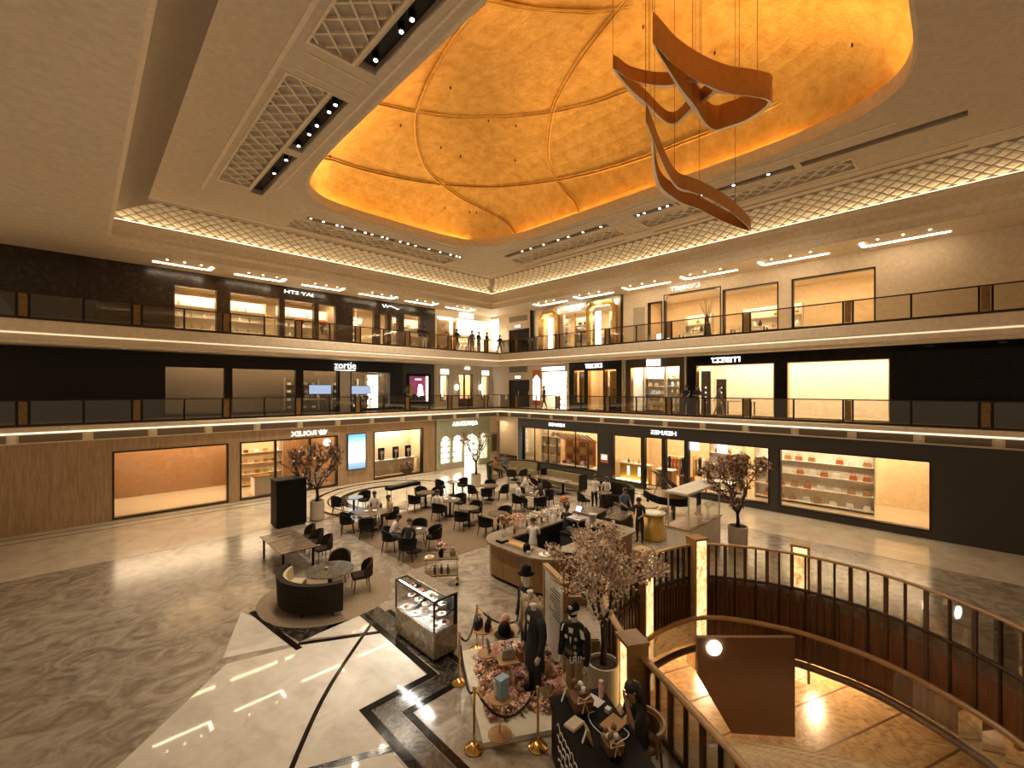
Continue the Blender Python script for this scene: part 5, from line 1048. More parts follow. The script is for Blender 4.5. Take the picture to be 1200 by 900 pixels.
t = thing('bar_back_unit', 'black service unit inside the bar island', 'counter', (11.95,9.05,0)); MB().box(-.35,-.55,.0,.45,.55,.95).build('body', 'dark_grey', t); MB().box(-.38,-.57,.95,.48,.57,.99).build('top', 'black', t); MB().box(-.3,-.5,.99,.1,-.1,1.0).build('sink', 'silver_goods', t)
t = thing('coffee_machine', 'black and steel coffee machine on the service unit inside the bar', 'coffee machine', (12.08,9.3,.99)); MB().box(-.2,-.26,0,.2,.26,.1).build('drip_tray', 'silver_goods', t); MB().box(-.02,-.26,.1,.2,.26,.42).build('body', 'black', t, bevel=.02); MB().box(-.2,-.28,.36,.22,.28,.45).build('hood', 'silver_goods', t, bevel=.02)
for y in (-.14,.14): MB().cyl((-.1,y,.36),(-.1,y,.28),.035,n=10).build('brew_head', 'chrome', t); MB().cyl((-.1,y,.29),(-.28,y,.28),.014,n=6).build('brew_handle', 'black', t)
for k in range(3):
    t = thing('bowl_stack', 'stack of pale bowls on the near arm of the bar', 'bowls', (11.1+.42*k,8.2,1.1), group='bowl stacks on the near arm of the bar')
    for q in range(4): MB().lathe([(.04,q*.03),(.09,q*.03+.05),(.085,q*.03+.05),(.03,q*.03+.01)], n=12).build('bowl', 'off_white' if k != 1 else 'pots', t)
for k in range(6): MB().lathe([(.03,0),(.04,.06),(.036,.06),(.026,.008)], n=10).build('cup', 'white', None, label='white cup standing on the black tray at the bar end', cat='cup', group='cups on the black bar tray').location = (12.86+.09*(k%3),8.45+.14*(k//3),1.175)
def tray(p, z, label, w=.5, d=.35, mt='black', rz=0, inner='stone_top'):
    t = thing('tray', label, 'tray', (p[0],p[1],z), rz); MB().box(-w/2,-d/2,0,w/2,d/2,.06).build('box', mt, t); MB().box(-w/2+.03,-d/2+.03,.06,w/2-.03,d/2-.03,.075).build('insert', inner, t); return t
tray((10.1,8.05), 1.1, 'black square tray on the bar near its rounded corner', .55, .5, 'black', .5); tray((9.36,9.3), 1.1, 'long tray of red glasses on the bar top', .30, .9, 'brushed', .05, 'pastry'); tray((9.3,10.0), 1.1, 'small black menu box on the bar corner', .28, .28, 'black')
tray((12.95,8.6), 1.1, 'black tray of cups at the far end of the bar', .45, .6, 'black')
plate((9.45,8.35), 1.1, 'white plate on the rounded corner of the bar', None, .2, food='white'); MB().lathe([(.09,0),(.11,.1),(.1,.2),(.03,.25)], n=14).build('coffee_pot', 'black', None, label='black coffee pot on the bar beside the white cup', cat='pot').location = (9.25,8.9,1.1)
MB().lathe([(.045,0),(.06,.06),(.055,.09),(.04,.02)], n=12).build('cup', 'white', None, label='white cup on the bar beside the black coffee pot', cat='cup').location = (9.13,8.72,1.1)
random.seed(12)
for k in range(16):
    x = 9.9+.2*k+random.uniform(-.04,.04); y = 10.24+random.uniform(0,.38)
    MB().lathe([(.03,0),(.034,.1),(.03,.16),(.012,.2),(.012,.27),(0,.27)], n=8).build('bottle', ['clear_glass','shop_dark','gold','white'][k%4], None, label='bottle in the row on the far arm of the bar', cat='bottle', group='bottles on the far arm of the bar').location = (x,y,1.1)
for k in range(8):
    o = MB().lathe([(.03,0),(.006,.01),(.006,.07),(.038,.10),(.03,.17)], n=8).build('wine_glass', 'clear_glass', None, label='wine glass on the near arm of the bar', cat='glass', group='wine glasses on the near arm of the bar'); o.location = (10.7+.22*k, 8.0+.1*(k%2), 1.1)
def bouquet(loc, label, mts, r=.22, h=.55, n=60, seed=0, vase='clear_glass', spread=1.0):
    random.seed(seed); t = thing('bouquet', label, 'flowers', loc); MB().lathe([(.06,0),(.08,.12),(.05,.22),(.07,.26)], n=12).build('vase', vase, t, smooth=True); mb = MB(); st = MB()
    for k in range(n):
        a = random.uniform(0,2*PI); q = r*math.sqrt(random.random()); z = h*random.uniform(.55,1)-q*.3
        mb.ball((q*math.cos(a),q*math.sin(a),z), .035*random.uniform(.7,1.4), 5, 4, random.randrange(len(mts)))
        if k%4 == 0: st.tube([(0,0,.2),(q*math.cos(a)*.8,q*math.sin(a)*.8,z)], .005, 4)
    mb.build('flower_heads', mts, t, kind='stuff'); st.build('stems', 'leaf', t, kind='stuff'); return t
bouquet((9.7,10.35,1.1), 'tall rust pampas bouquet on the bar corner', ['tan','dry_leaf','blossom'], .22, .75, 70, 1); bouquet((10.55,10.6,1.1), 'pink and orange bouquet on the far arm of the bar', ['pink','peach','rose'], .26, .5, 60, 2); bouquet((13.0,10.55,1.1), 'tall orange bouquet at the far end of the bar', ['peach','orange_cloth','tan'], .2, .7, 50, 3)
random.seed(5)
for k in range(6): bouquet((11.15+.3*k, 10.45+.12*(k%2), 1.1), 'pale cream bouquet in the cluster on the far arm of the bar', ['cream_flower','white','blossom_pale'], .2, .42, 40, 20+k).update_tag(); 
for o in [o for o in SC.objects if o.get('label','').startswith('pale cream bouquet')]: o['group'] = 'cream bouquets on the far arm of the bar'
for k, (x,y,w,d,nm) in enumerate(((14.9,10.75,1.1,.9,'beside the bar end with the blue tablet'),(15.2,9.55,1.2,.6,'next to the gold drums'))):
    t = thing('service_station', 'dark service station with stone top %s' % nm, 'counter', (x,y,0), R(8)); MB().box(-w/2,-d/2,.06,w/2,d/2,.80).build('body', 'near_black', t); MB().box(-w/2-.05,-d/2-.05,.80,w/2+.05,d/2+.05,.86).build('top', 'table_wood', t); MB().box(-w/2+.05,-d/2+.05,0,w/2-.05,d/2-.05,.06).build('plinth', 'black', t)
t = thing('tablet_stand', 'blue lit till tablet on a stand at the end of the bar', 'tablet', (13.05,9.9,1.1), R(-100)); MB().cyl((0,0,0),(0,0,.25),.02,n=8).build('stand', 'black', t); MB().cbox((0,0,.33), (.32,.03,.24), 0, rx=-.4).build('bezel', 'black', t); MB().cbox((0,-.018,.335), (.29,.008,.21), 0, rx=-.4).build('display', 'screen_glow', t); MB().lathe([(.1,0),(.1,.012),(0,.012)], n=14).build('foot', 'black', t)
MB().lathe([(.09,0),(.15,.28),(.16,.32),(.13,.3)], n=16).build('ice_bucket', 'silver_goods', None, label='grey metal ice bucket on the bar', cat='bucket').location = (12.9,9.2,1.1)
# gold drums, white kiosk, grand piano
for k, (x,y,nm) in enumerate(((16.8,9.3,'nearer the piano'),(15.95,8.55,'with a white cloth on top'))):
    t = thing('gold_drum_table', 'tall gold drum shaped table %s' % nm, 'table', (x,y,0)); MB().lathe([(.46,0),(.45,.05),(.44,.95)], n=32).build('drum', 'gold_shop', t, smooth=True); MB().lathe([(.44,.95),(.49,.97),(.49,1.02),(0,1.02)], n=32).build('top', 'leather_cream', t)
MB().lathe([(.3,0),(.32,.006),(.2,.012),(0,.012)], n=14).build('folded_cloth', 'white_cloth', None, label='white cloth spread on a gold drum table', cat='cloth').location = (15.95,8.55,1.02)
t = thing('white_kiosk', 'white service kiosk with glass sides and a flat beige canopy', 'kiosk', (16.05,6.95,0)); MB().box(-1.35,-.4,0,1.35,.4,1.0).build('body', 'off_white', t); MB().box(-1.4,-.45,1.0,1.4,.45,1.05).build('counter_top', 'wood_rail', t); MB().box(-1.45,-.40,2.18,1.35,.40,2.28).build('canopy', 'off_white', t, bevel=.03)
for sx in (-1.32,1.32):
    for sy in (-.36,.36): MB().cyl((sx,sy,1.05),(sx,sy,2.18),.03,n=8).build('post', 'chrome', t)
for sy in (-.4,): MB().box(-1.3,sy,1.05,1.3,sy+.015,1.75).build('glass_side', 'clear_glass', t)
MB().box(-1.335,-.36,1.05,-1.32,.36,1.75).build('glass_side', 'clear_glass', t)
t = thing('kiosk_screen', 'upright blue screen inside the white kiosk', 'screen', (16.75,7.1,1.05), R(45)); MB().box(-.14,-.03,.05,.14,.03,.95).build('bezel', 'black', t); MB().box(-.12,-.04,.08,.12,-.03,.92).build('display', 'screen_glow', t); MB().box(-.15,-.1,0,.15,.1,.05).build('foot', 'black', t)
t = thing('grand_piano', 'black grand piano with its lid open beside the gold drums', 'piano', (19.6,9.9,0), R(140))
PN = [(-.75,-.7),(.75,-.7),(.75,.1),(.6,.75),(.25,1.1),(-.1,1.3),(-.5,1.25),(-.75,.9)]
MB().prism(PN, .62, .95).build('case', 'black', t); MB().box(-.7,-.95,.62,.7,-.7,.72).build('keybed', 'black', t); kb = MB().box(-.65,-.92,.72,.65,-.75,.735).build('keyboard', 'white', t)
for k in range(18): MB().box(-.6+k*.068,-.86,.735,-.575+k*.068,-.75,.75).build('black_key', 'black', kb)
MB().prism([(p[0]*.93,p[1]*.93) for p in PN], .951, .955).build('soundboard', 'wood_counter', t)
lid = MB().prism(PN, 0, .03); lid.xf(Matrix.Translation((-.75,0,.97)) @ Matrix.Rotation(R(-38),4,'Y') @ Matrix.Translation((.75,0,0))).build('lid', 'black', t); MB().cyl((.6,.2,.95),(.30,.25,1.72),.015,n=6).build('lid_prop', 'black', t)
for x, y in ((-.6,-.55),(.6,-.55),(0,1.0)): MB().cyl((x,y,0),(x,y,.62),.05,.07,n=8).build('leg', 'black', t)
# ------------------------------------------------------------------ pastry case and drinks trolley
t = thing('pastry_case', 'marble based glass pastry case with black frame beside the dark floor border', 'display case', (5.67,8.68,0))
MB().box(-.31,-.8,.06,.31,.8,.62).build('base', 'marble_counter', t); MB().box(-.27,-.76,0,.27,.76,.06).build('plinth', 'black', t)
for sx, sy in ((-.3,-.79),(-.3,.79)): MB().box(sx-.015,sy-.015,.62,sx+.015,sy+.015,1.3).build('frame_post', 'black_metal', t)
MB().box(.22,-.8,.62,.31,.8,1.27).build('back_panel', 'black', t)
for sy in (-.79,.79): MB().box(-.3,sy-.015,1.27,.3,sy+.015,1.3).build('frame_bar', 'black_metal', t)
MB().box(-.315,-.8,1.27,-.285,.8,1.3).build('frame_bar', 'black_metal', t); MB().box(-.02,-.78,1.27,.01,.78,1.3).build('frame_bar', 'black_metal', t)
MB().box(.01,-.8,1.28,.33,.8,1.32).build('stone_lid', 'stone_top', t); MB().box(-.3,-.8,1.285,.0,.8,1.295).build('top_glass', 'clear_glass', t); MB().box(-.306,-.79,.63,-.298,.79,1.28).build('front_glass', 'clear_glass', t)
for sy in (-.795,.79): MB().box(-.3,sy,.63,.22,sy+.006,1.28).build('side_glass', 'clear_glass', t)
for z in (.85,1.06): MB().box(-.18 if z > .9 else -.22,-.78,z,.22,.78,z+.012).build('glass_shelf', 'clear_glass', t)
MB().box(-.29,-.78,.62,.22,.78,.632).build('deck', 'silver_goods', t)
for y in (-.7,.05): MB().box(-.28,y,1.25,-.23,y+.68,1.266).build('lamp_strip', 'case_led', t)
random.seed(9)
for z, xs, ys in ((.632,(-.14,.10),(-.6,-.2,.2,.6)),(.862,(0.02,),(-.62,-.3,0,.3,.62)),(1.072,(.04,),(-.62,-.3,0,.3,.62))):
    for x in xs:
        for y in ys: plate((5.67+x,8.68+y), z, 'white plate of pastry inside the glass pastry case', 'plates in the pastry case', .125 if z < .7 else .10, food=random.choice(['pastry','berry','cream_flower','brown']))
t = thing('drinks_trolley', 'two tier gold trolley with tray tops next to the bar', 'trolley', (7.72,10.95,0), R(-38))
for z, k in ((.30,0),(.78,1)):
    MB().box(-.5,-.24,z,.5,.24,z+.03).build('shelf', 'table_wood', t, bevel=.02); MB().tube([(-.5,-.24,z+.06),(.5,-.24,z+.06),(.5,.24,z+.06),(-.5,.24,z+.06)], .012, 6, closed=True).build('gallery_rail', 'gold', t)
for sx in (-.46,.46):
    for sy in (-.2,.2): MB().cyl((sx,sy,.05),(sx,sy,.84),.014,n=6).build('leg', 'gold', t); MB().lathe([(0,-.03),(.04,-.02),(.05,0),(.04,.02),(0,.03)], n=10).xf(Matrix.Translation((sx,sy,.05)) @ Matrix.Rotation(PI/2,4,'X')).build('caster', 'black', t)
bouquet((7.7,10.95,.81), 'orange rose bouquet on the gold trolley', ['peach','rose','leaf'], .16, .42, 36, 6, 'black'); plate((7.42,11.15), .81, 'cream cake plate on the gold trolley', None, .14, food='cream_flower'); MB().lathe([(.08,0),(.09,.12),(.07,.18),(.05,.2),(.06,.24)], n=12).build('jar', 'pots', None, label='brown jar with silver lid on the gold trolley', cat='jar').location = (8.0,10.78,.81)
for k in range(3): MB().lathe([(.04,0),(.045,.14),(.015,.2),(.015,.26)], n=8).build('bottle', 'shop_dark', None, label='dark bottle on the lower tier of the gold trolley', cat='bottle', group='bottles on the lower trolley tier').location = (7.55+.15*k, 11.05-.12*k, .33)
MB().tube([(7.35+.17*math.cos(a*PI/8), 10.8+.04*math.sin(a*PI/8), .5+.17*math.sin(a*PI/8)) for a in range(16)], .012, 6, closed=True).build('trolley_wheel', 'gold', None, label='gold hoop wheel leaning on the trolley side', cat='wheel')
# ------------------------------------------------------------------ well balustrade, onyx columns, bench
def railpart(i0, i1): return [PER[i % n] for i in range(i0, i1+1)]
n = len(PER)
t = thing('well_balustrade', 'curved wooden handrail with bronze bars and glass around the stair well', 'railing', (0,0,0))
MB().tube([p+Vector((0,0,1.06)) for p in PER], .075, 8, closed=True, flat=.5).build('handrail', 'wood_rail', t, smooth=True); MB().tube([p+Vector((0,0,.06)) for p in PER], .05, 6, closed=True).build('base_rail', 'dark_bronze', t)
acc = 0
for i in range(n):
    a, b = PER[i], PER[(i+1)%n]; L_ = (b-a).length; tt = (b-a).normalized(); rz = math.atan2(tt.y,tt.x)
    MB().cbox(((a+b)/2).to_tuple()[:2]+(.55,), (L_-.01,.012,.9), rz).build('glass_pane', 'rail_glass', t)
    k = .15
    q = a.lerp(b,.3); MB().cbox((q.x,q.y,-.15), (.05 if i%2 else .09,.05,2.35), rz).build('upright_bar', 'dark_bronze' if i%2 else 'wood_dark', t)
for k, (x,y,rz,nm) in enumerate(((13.45,5.75,R(-25),'on the far rim of the well beyond the stairs'),(11.35,6.36,0,'on the rim of the well behind the blossom tree'),(7.2,4.25,R(60),'on the near rim of the well next to the planter'),(15.0,3.4,R(-80),'on the rim of the well facing the kiosk'))):
    t = thing('onyx_column', 'glowing amber onyx column %s' % nm, 'column', (x,y,-2.6), rz)
    for q in range(3): MB().box(-.17,-.2,q*1.28,.17,.16,q*1.28+1.26).build('onyx_block', 'onyx', t)
    for sx in (-.2,.2): MB().box(sx-.03,-.18,0,sx+.03,.22,3.84).build('side_panel', 'wood_rail', t)
    MB().box(-.24,-.2,3.84,.24,.24,3.9).build('cap', 'wood_rail', t)
t = thing('planter_bench', 'low wooden bench box with stone top beside the blossom tree', 'bench', (8.12,6.15,0), R(48)); MB().box(-.75,-.3,0,.75,.3,.5).build('body', 'wood_counter', t); MB().box(-.72,-.27,.5,.72,.27,.53).build('stone_top', 'stone_top', t); MB().box(.72,-.32,.0,.8,.32,.75).build('end_board', 'wood_counter', t)
# ------------------------------------------------------------------ blossom trees
def blossom_tree(loc, label, h_trunk, crown_r, crown_h, nb, seed, planter_r=.30, planter_h=.8, mts=('blossom','blossom_pale','blossom_dark'), size=.04, tr=.05, sweep=1.0):
    random.seed(seed); t = thing('blossom_tree', label, 'tree', loc)
    pl = MB().lathe([(planter_r*.85,0),(planter_r*.98,.04),(planter_r,planter_h-.05),(planter_r,planter_h),(planter_r*.9,planter_h),(planter_r*.88,planter_h-.08)], n=28).build('planter', 'planter', t, smooth=False)
    MB().lathe([(planter_r*.9,planter_h-.06),(0,planter_h-.04)], n=28).build('soil', 'soil', pl)
    br = MB(); bl = MB(); tips = []
    def grow(p, d, r, l, depth):
        pts = [p]; q = p.copy(); dd = d.copy()
        for k in range(3):
            dd = (dd+Vector((random.uniform(-.25,.25),random.uniform(-.25,.25),random.uniform(-.05,.2)))).normalized(); q = q+dd*l/3; pts.append(q.copy())
            if depth >= 1: tips.append((q.copy(), depth))
        br.tube(pts, [r,r*.88,r*.76,r*.62], 6 if depth < 2 else 4, cap=False)
        if depth < 4:
            for k in range(3 if depth < 2 else 2 + (random.random() < .4)):
                a = random.uniform(0,2*PI); nd = (dd+Vector((math.cos(a),math.sin(a),random.uniform(-.1,.5)))*random.uniform(.55,.95)*sweep).normalized()
                grow(q, nd, r*.6, l*random.uniform(.62,.82), depth+1)
    top = Vector((0,0,planter_h-.05)); br.tube([top,top+Vector((.02,0,h_trunk*.5)),top+Vector((0,.02,h_trunk))], [tr*1.25,tr,tr*.9], 8)
    for k in range(5):
        a = 2*PI*k/5+random.uniform(-.3,.3); grow(top+Vector((0,0,h_trunk*(.88+.03*k))), Vector((math.cos(a)*.7,math.sin(a)*.7,random.uniform(.6,1.2))).normalized(), tr*.7, crown_h*.42, 1)
    br.build('trunk', 'twig', t, smooth=True)
    c0 = top+Vector((0,0,h_trunk+crown_h*.45))
    tips = [q for q in tips if ((q[0]-c0).x**2+(q[0]-c0).y**2)/crown_r**2+((q[0]-c0).z/(crown_h*.62))**2 < 1.25] or tips
    for k in range(nb):
        p, dpt = random.choice(tips); p = p+Vector((random.gauss(0,.06),random.gauss(0,.06),random.gauss(0,.05))); s = size*random.uniform(.6,1.35); m_ = random.choices(range(len(mts)), (.5,.34,.16)[:len(mts)])[0]
        u = Vector((random.gauss(0,1),random.gauss(0,1),random.gauss(0,1))).normalized(); w = u.orthogonal().normalized(); v = u.cross(w)
        P = [p+w*s, p+v*s*.8+u*s*.3, p-w*s, p-v*s*.8+u*s*.3, p+u*s*.5]
        bl.add(P, [(0,1,4),(1,2,4),(2,3,4),(3,0,4)], m_)
    bl.build('blossoms', list(mts), t, kind='stuff'); return t
blossom_tree((6.95,4.72,0), 'large pale blossom tree in a round planter beside the stair well', .78, 1.05, 1.62, 6500, 3, .29, .75, size=.03, tr=.05)
blossom_tree((7.55,20.2,.004), 'dusky pink blossom tree in a white planter beside the black cabinet', .55, 1.0, 2.1, 1900, 5, .30, .85, ('dry_leaf','blossom_dark','blossom'), .06, .07, .85)
blossom_tree((16.9,20.45,.004), 'sparse blossom tree with a forked trunk before the green shop', .75, .9, 1.8, 420, 8, .30, .75, ('blossom_dark','blossom','dry_leaf'), .05, .06, .7)
blossom_tree((17.6,6.0,0), 'brown leafed tree before the charcoal shop window next to the kiosk', .5, 1.2, 2.2, 2600, 9, .34, .7, ('dry_leaf','blossom','blossom_dark'), .055, .06)
# ------------------------------------------------------------------ fashion display: platform, flowers, mannequins, stands, ropes
E1 = Vector((.866,-.5,0)); E2 = Vector((.5,.866,0)); PO = Vector((4.65,5.45,0)); ZR = R(-30)
def pl(a, b, z=0): q = PO+E1*a+E2*b; return (q.x, q.y, z)
t = thing('display_platform', 'low cream platform under the flowers and mannequins', 'platform', pl(1.01,1.3), ZR); MB().box(-1.01,-1.3,0,1.01,1.3,.10).build('deck', 'off_white', t, bevel=.008); MB().box(-.99,-1.27,.10,.99,1.27,.103).build('top_sheet', 'paper', t)
ZP = .103
FLOW = [((.45,.75),(.35,.25)),((.55,1.35),(.35,.4)),((.7,2.0),(.35,.4)),((1.3,.75),(.6,.35)),((1.65,1.2),(.4,.5)),((1.65,2.0),(.35,.5)),((1.25,1.5),(.35,.5))]
random.seed(21); mb = MB()
for k in range(4200):
    (ca,cb),(ra,rb) = random.choice(FLOW); a, b = ca+random.gauss(0,.6)*ra, cb+random.gauss(0,.6)*rb
    if not (.15 < a < 1.95 and .35 < b < 2.5): continue
    p = Vector(pl(a,b,ZP+random.uniform(.02,.15)))
    if math.hypot(p.x-6.11,p.y-5.64) < .24 or math.hypot(p.x-6.43,p.y-4.98) < .2: continue
    s = random.uniform(.03,.06); u = Vector((random.gauss(0,1),random.gauss(0,1),random.gauss(0,1)+1)).normalized(); w = u.orthogonal().normalized(); v = u.cross(w)
    mb.add([p+w*s,p+v*s,p-w*s,p-v*s,p+u*s*.7], [(0,1,4),(1,2,4),(2,3,4),(3,0,4)], random.choices(range(6),(.3,.25,.12,.13,.12,.08))[0])
mb.build('flower_bed', ['peach','pink','rose','cream_flower','dry_leaf','leaf'], None, label='dense bed of pink and peach flowers on the cream platform', cat='flowers', kind='stuff')
def peony_mesh(mt):
    mb = MB(); random.seed(2)
    for ring, (m_, r, z, tl) in enumerate(((7,.10,0,.9),(6,.07,.03,.6),(5,.04,.05,.3))):
        for k in range(m_):
            a = 2*PI*k/m_+ring*.4; c, s = math.cos(a), math.sin(a); w = r*.6
            mb.add([(0,0,z-.02),(c*r-s*w,s*r+c*w,z+.04*tl),(c*r*1.25,s*r*1.25,z+.06),(c*r+s*w,s*r-c*w,z+.04*tl)], [(0,1,2,3)])
    return mb.build('peony', mt)
PEO = {}
for k in range(46):
    (ca,cb),(ra,rb) = FLOW[k%len(FLOW)]; a, b = min(1.9,max(.25,ca+random.gauss(0,.45)*ra)), min(2.4,max(.45,cb+random.gauss(0,.45)*rb)); mt = ['pink','rose','peach','cream_flower'][k%4]
    if mt not in PEO: o = peony_mesh(mt); PEO[mt] = o
    else: o = share(PEO[mt], 'peony', (0,0,0))
    o.location = pl(a,b,ZP+random.uniform(.11,.18)); o.rotation_euler = (random.uniform(-.5,.5),random.uniform(-.5,.5),random.uniform(0,6)); tag(o, 'large %s peony in the flower bed' % {'pink':'salmon pink','rose':'deep rose','peach':'orange peach','cream_flower':'pale cream'}[mt], 'flower', '%s peonies in the flower bed' % mt.replace('_',' '))
def stanchion(x, y, label):
    t = thing('rope_stanchion', label, 'stanchion', (x,y,0)); MB().lathe([(.16,0),(.165,.015),(.15,.03),(.06,.075),(.03,.09)], n=28).build('base', 'brass', t, smooth=True); MB().cyl((0,0,.08),(0,0,.92),.021,n=12).build('pole', 'brass', t); MB().lathe([(.022,.90),(.032,.915),(.022,.93),(.02,.945),(.034,.965),(.028,.99),(0,1.0)], n=14).build('finial', 'brass', t, smooth=True)
ST = {'A':(4.55,5.55),'B':(5.31,4.86),'C':(5.37,7.01),'D':(6.33,7.62),'E':(7.66,6.95)}
for k, nm in (('A','at the platform corner with two ropes'),('B','between the platform and the black desk'),('C','beside the pastry case'),('D','behind the hat and bag stands'),('E','behind the white notice board')): stanchion(*ST[k], 'polished gold rope stanchion %s' % nm)
for a, b, nm, sag in (('A','B','hung between the platform corner and the desk',.42),('C','A','from the pastry case to the platform corner',.40),('C','D','behind the bag stands',.35),('D','E','behind the mannequins',.45)):
    p, q = Vector((*ST[a],.92)), Vector((*ST[b],.92)); d = (q-p).normalized()*.04; p += d; q -= d; t = thing('velvet_rope', 'black barrier rope %s' % nm, 'rope', tuple(p)); pts = [p.lerp(q,k/14)-p-Vector((0,0,sag*4*(k/14)*(1-k/14))) for k in range(15)]
    MB().tube(pts[1:-1], .020, 8).build('rope', 'dark_cloth', t, smooth=True)
    for s in (pts[0:2], pts[-2:]): MB().tube(s, .013, 8).build('end_hook', 'brass', t)
def display_stand(a, b, h, label, r=.2, square=False):
    t = thing('display_stand', label, 'stand', pl(a,b,ZP), ZR); MB().lathe([(.2,0),(.2,.012),(.02,.02)], n=24).build('base', 'tan', t); MB().cyl((0,0,.015),(0,0,h-.02),.014,n=8).build('pole', 'gold', t)
    (MB().box(-.24,-.18,h-.02,.24,.18,h) if square else MB().lathe([(r,h-.02),(r,h),(0,h)], n=28)).build('tray', 'tan', t)
display_stand(.30,.10,.62,'round copper stand holding the pale blue box'); display_stand(.28,1.22,.70,'round copper stand holding a grey scarf',.16); display_stand(.34,1.85,.82,'tall round copper stand holding dark bags'); display_stand(.74,1.62,.80,'square copper stand holding the black hat',square=True); display_stand(.70,1.02,.66,'square copper stand holding the grey handbag',square=True)
def on(a, b, h): return pl(a,b,ZP+h)
MB().box(-.10,-.07,0,.10,.07,.30).box(-.105,-.075,.22,.105,.075,.31).build('gift_box', 'blue_box', None, label='tall pale blue lidded box on the round stand', cat='box').location = on(.34,.12,.62)
def scarf(loc, mt, label, s=1):
    mb = MB(); mb.tube([(0,0,.28*s),(.03,.01,.2*s),(.02,-.02,.1*s),(.06,.0,.02),(.12,.03,.012)], [.03,.04,.035,.04,.02], 8, flat=.6); mb.build('scarf', mt, None, label=label, cat='scarf', smooth=True).location = loc
scarf(on(.20,.10,.62), 'white_cloth', 'crumpled cream scarf beside the pale blue box'); scarf(on(.30,1.22,.70), 'grey_bag', 'hanging grey scarf on its copper stand')
def handbag(loc, mt, label, s=1.0, rz=0):
    t = thing('handbag', label, 'bag', loc, rz); MB().slab([(-.16*s,-.06*s,0),(.16*s,-.06*s,0),(.13*s,-.05*s,.22*s),(-.13*s,-.05*s,.22*s)], (0,.12*s,0)).build('body', mt, t, bevel=.02); MB().tube([(-.08*s,0,.2*s),(-.07*s,0,.31*s),(0,0,.35*s),(.07*s,0,.31*s),(.08*s,0,.2*s)], .012, 6).build('handle', mt, t); MB().box(-.03*s,-.075*s,.12*s,.03*s,-.055*s,.16*s).build('clasp', 'gold', t)
handbag(on(.26,1.90,.82), 'near_black', 'dark bag on the tall copper stand, facing the pastry case', .8, .3); handbag(on(.44,1.80,.82), 'seat_brown', 'dark brown bag on the tall copper stand, facing the mannequins', .8, .6); handbag(on(.67,1.02,.66), 'grey_bag', 'grey handbag on the square copper stand', .85, ZR); handbag(on(.88,.97,.66), 'handbag', 'brown leather bag hung at the edge of the square stand', .8, 1.2)
t = thing('hat', 'black rounded hat on the square copper stand', 'hat', on(.72,1.57,.80)); MB().ball((0,0,.10), (.13,.13,.16), 16, 10).build('crown', 'black', t, smooth=True); MB().lathe([(.19,0),(.2,.01),(.12,.03)], n=24).build('brim', 'black', t)
t = thing('silk_drape', 'orange silk drape standing behind the black hat', 'scarf', on(.77,1.73,.80)); MB().lathe([(.10,0),(.13,.10),(.125,.22),(.08,.31),(.0,.335)], n=12, sy=.55).build('cloth', 'peach', t, smooth=True)
# notice board
t = thing('notice_board', 'white notice board in a wooden frame behind the mannequins', 'board', (7.08,6.0,ZP), math.atan2(.88,.43)); MB().box(-.49,-.03,.05,.49,.03,1.82).build('board', 'off_white', t); 
for sx in (-.51,.51): MB().box(sx-.03,-.05,0,sx+.03,.05,1.86).build('frame_side', 'wood_rail', t)
MB().box(-.54,-.06,1.82,.54,.06,1.88).build('frame_top', 'wood_rail', t); random.seed(3)
for k in range(9): MB().box(-.35+.02*(k%2),.031,1.55-k*.07,-.35+random.uniform(.3,.65),.035,1.57-k*.07).build('print_line', 'dark_grey', t)
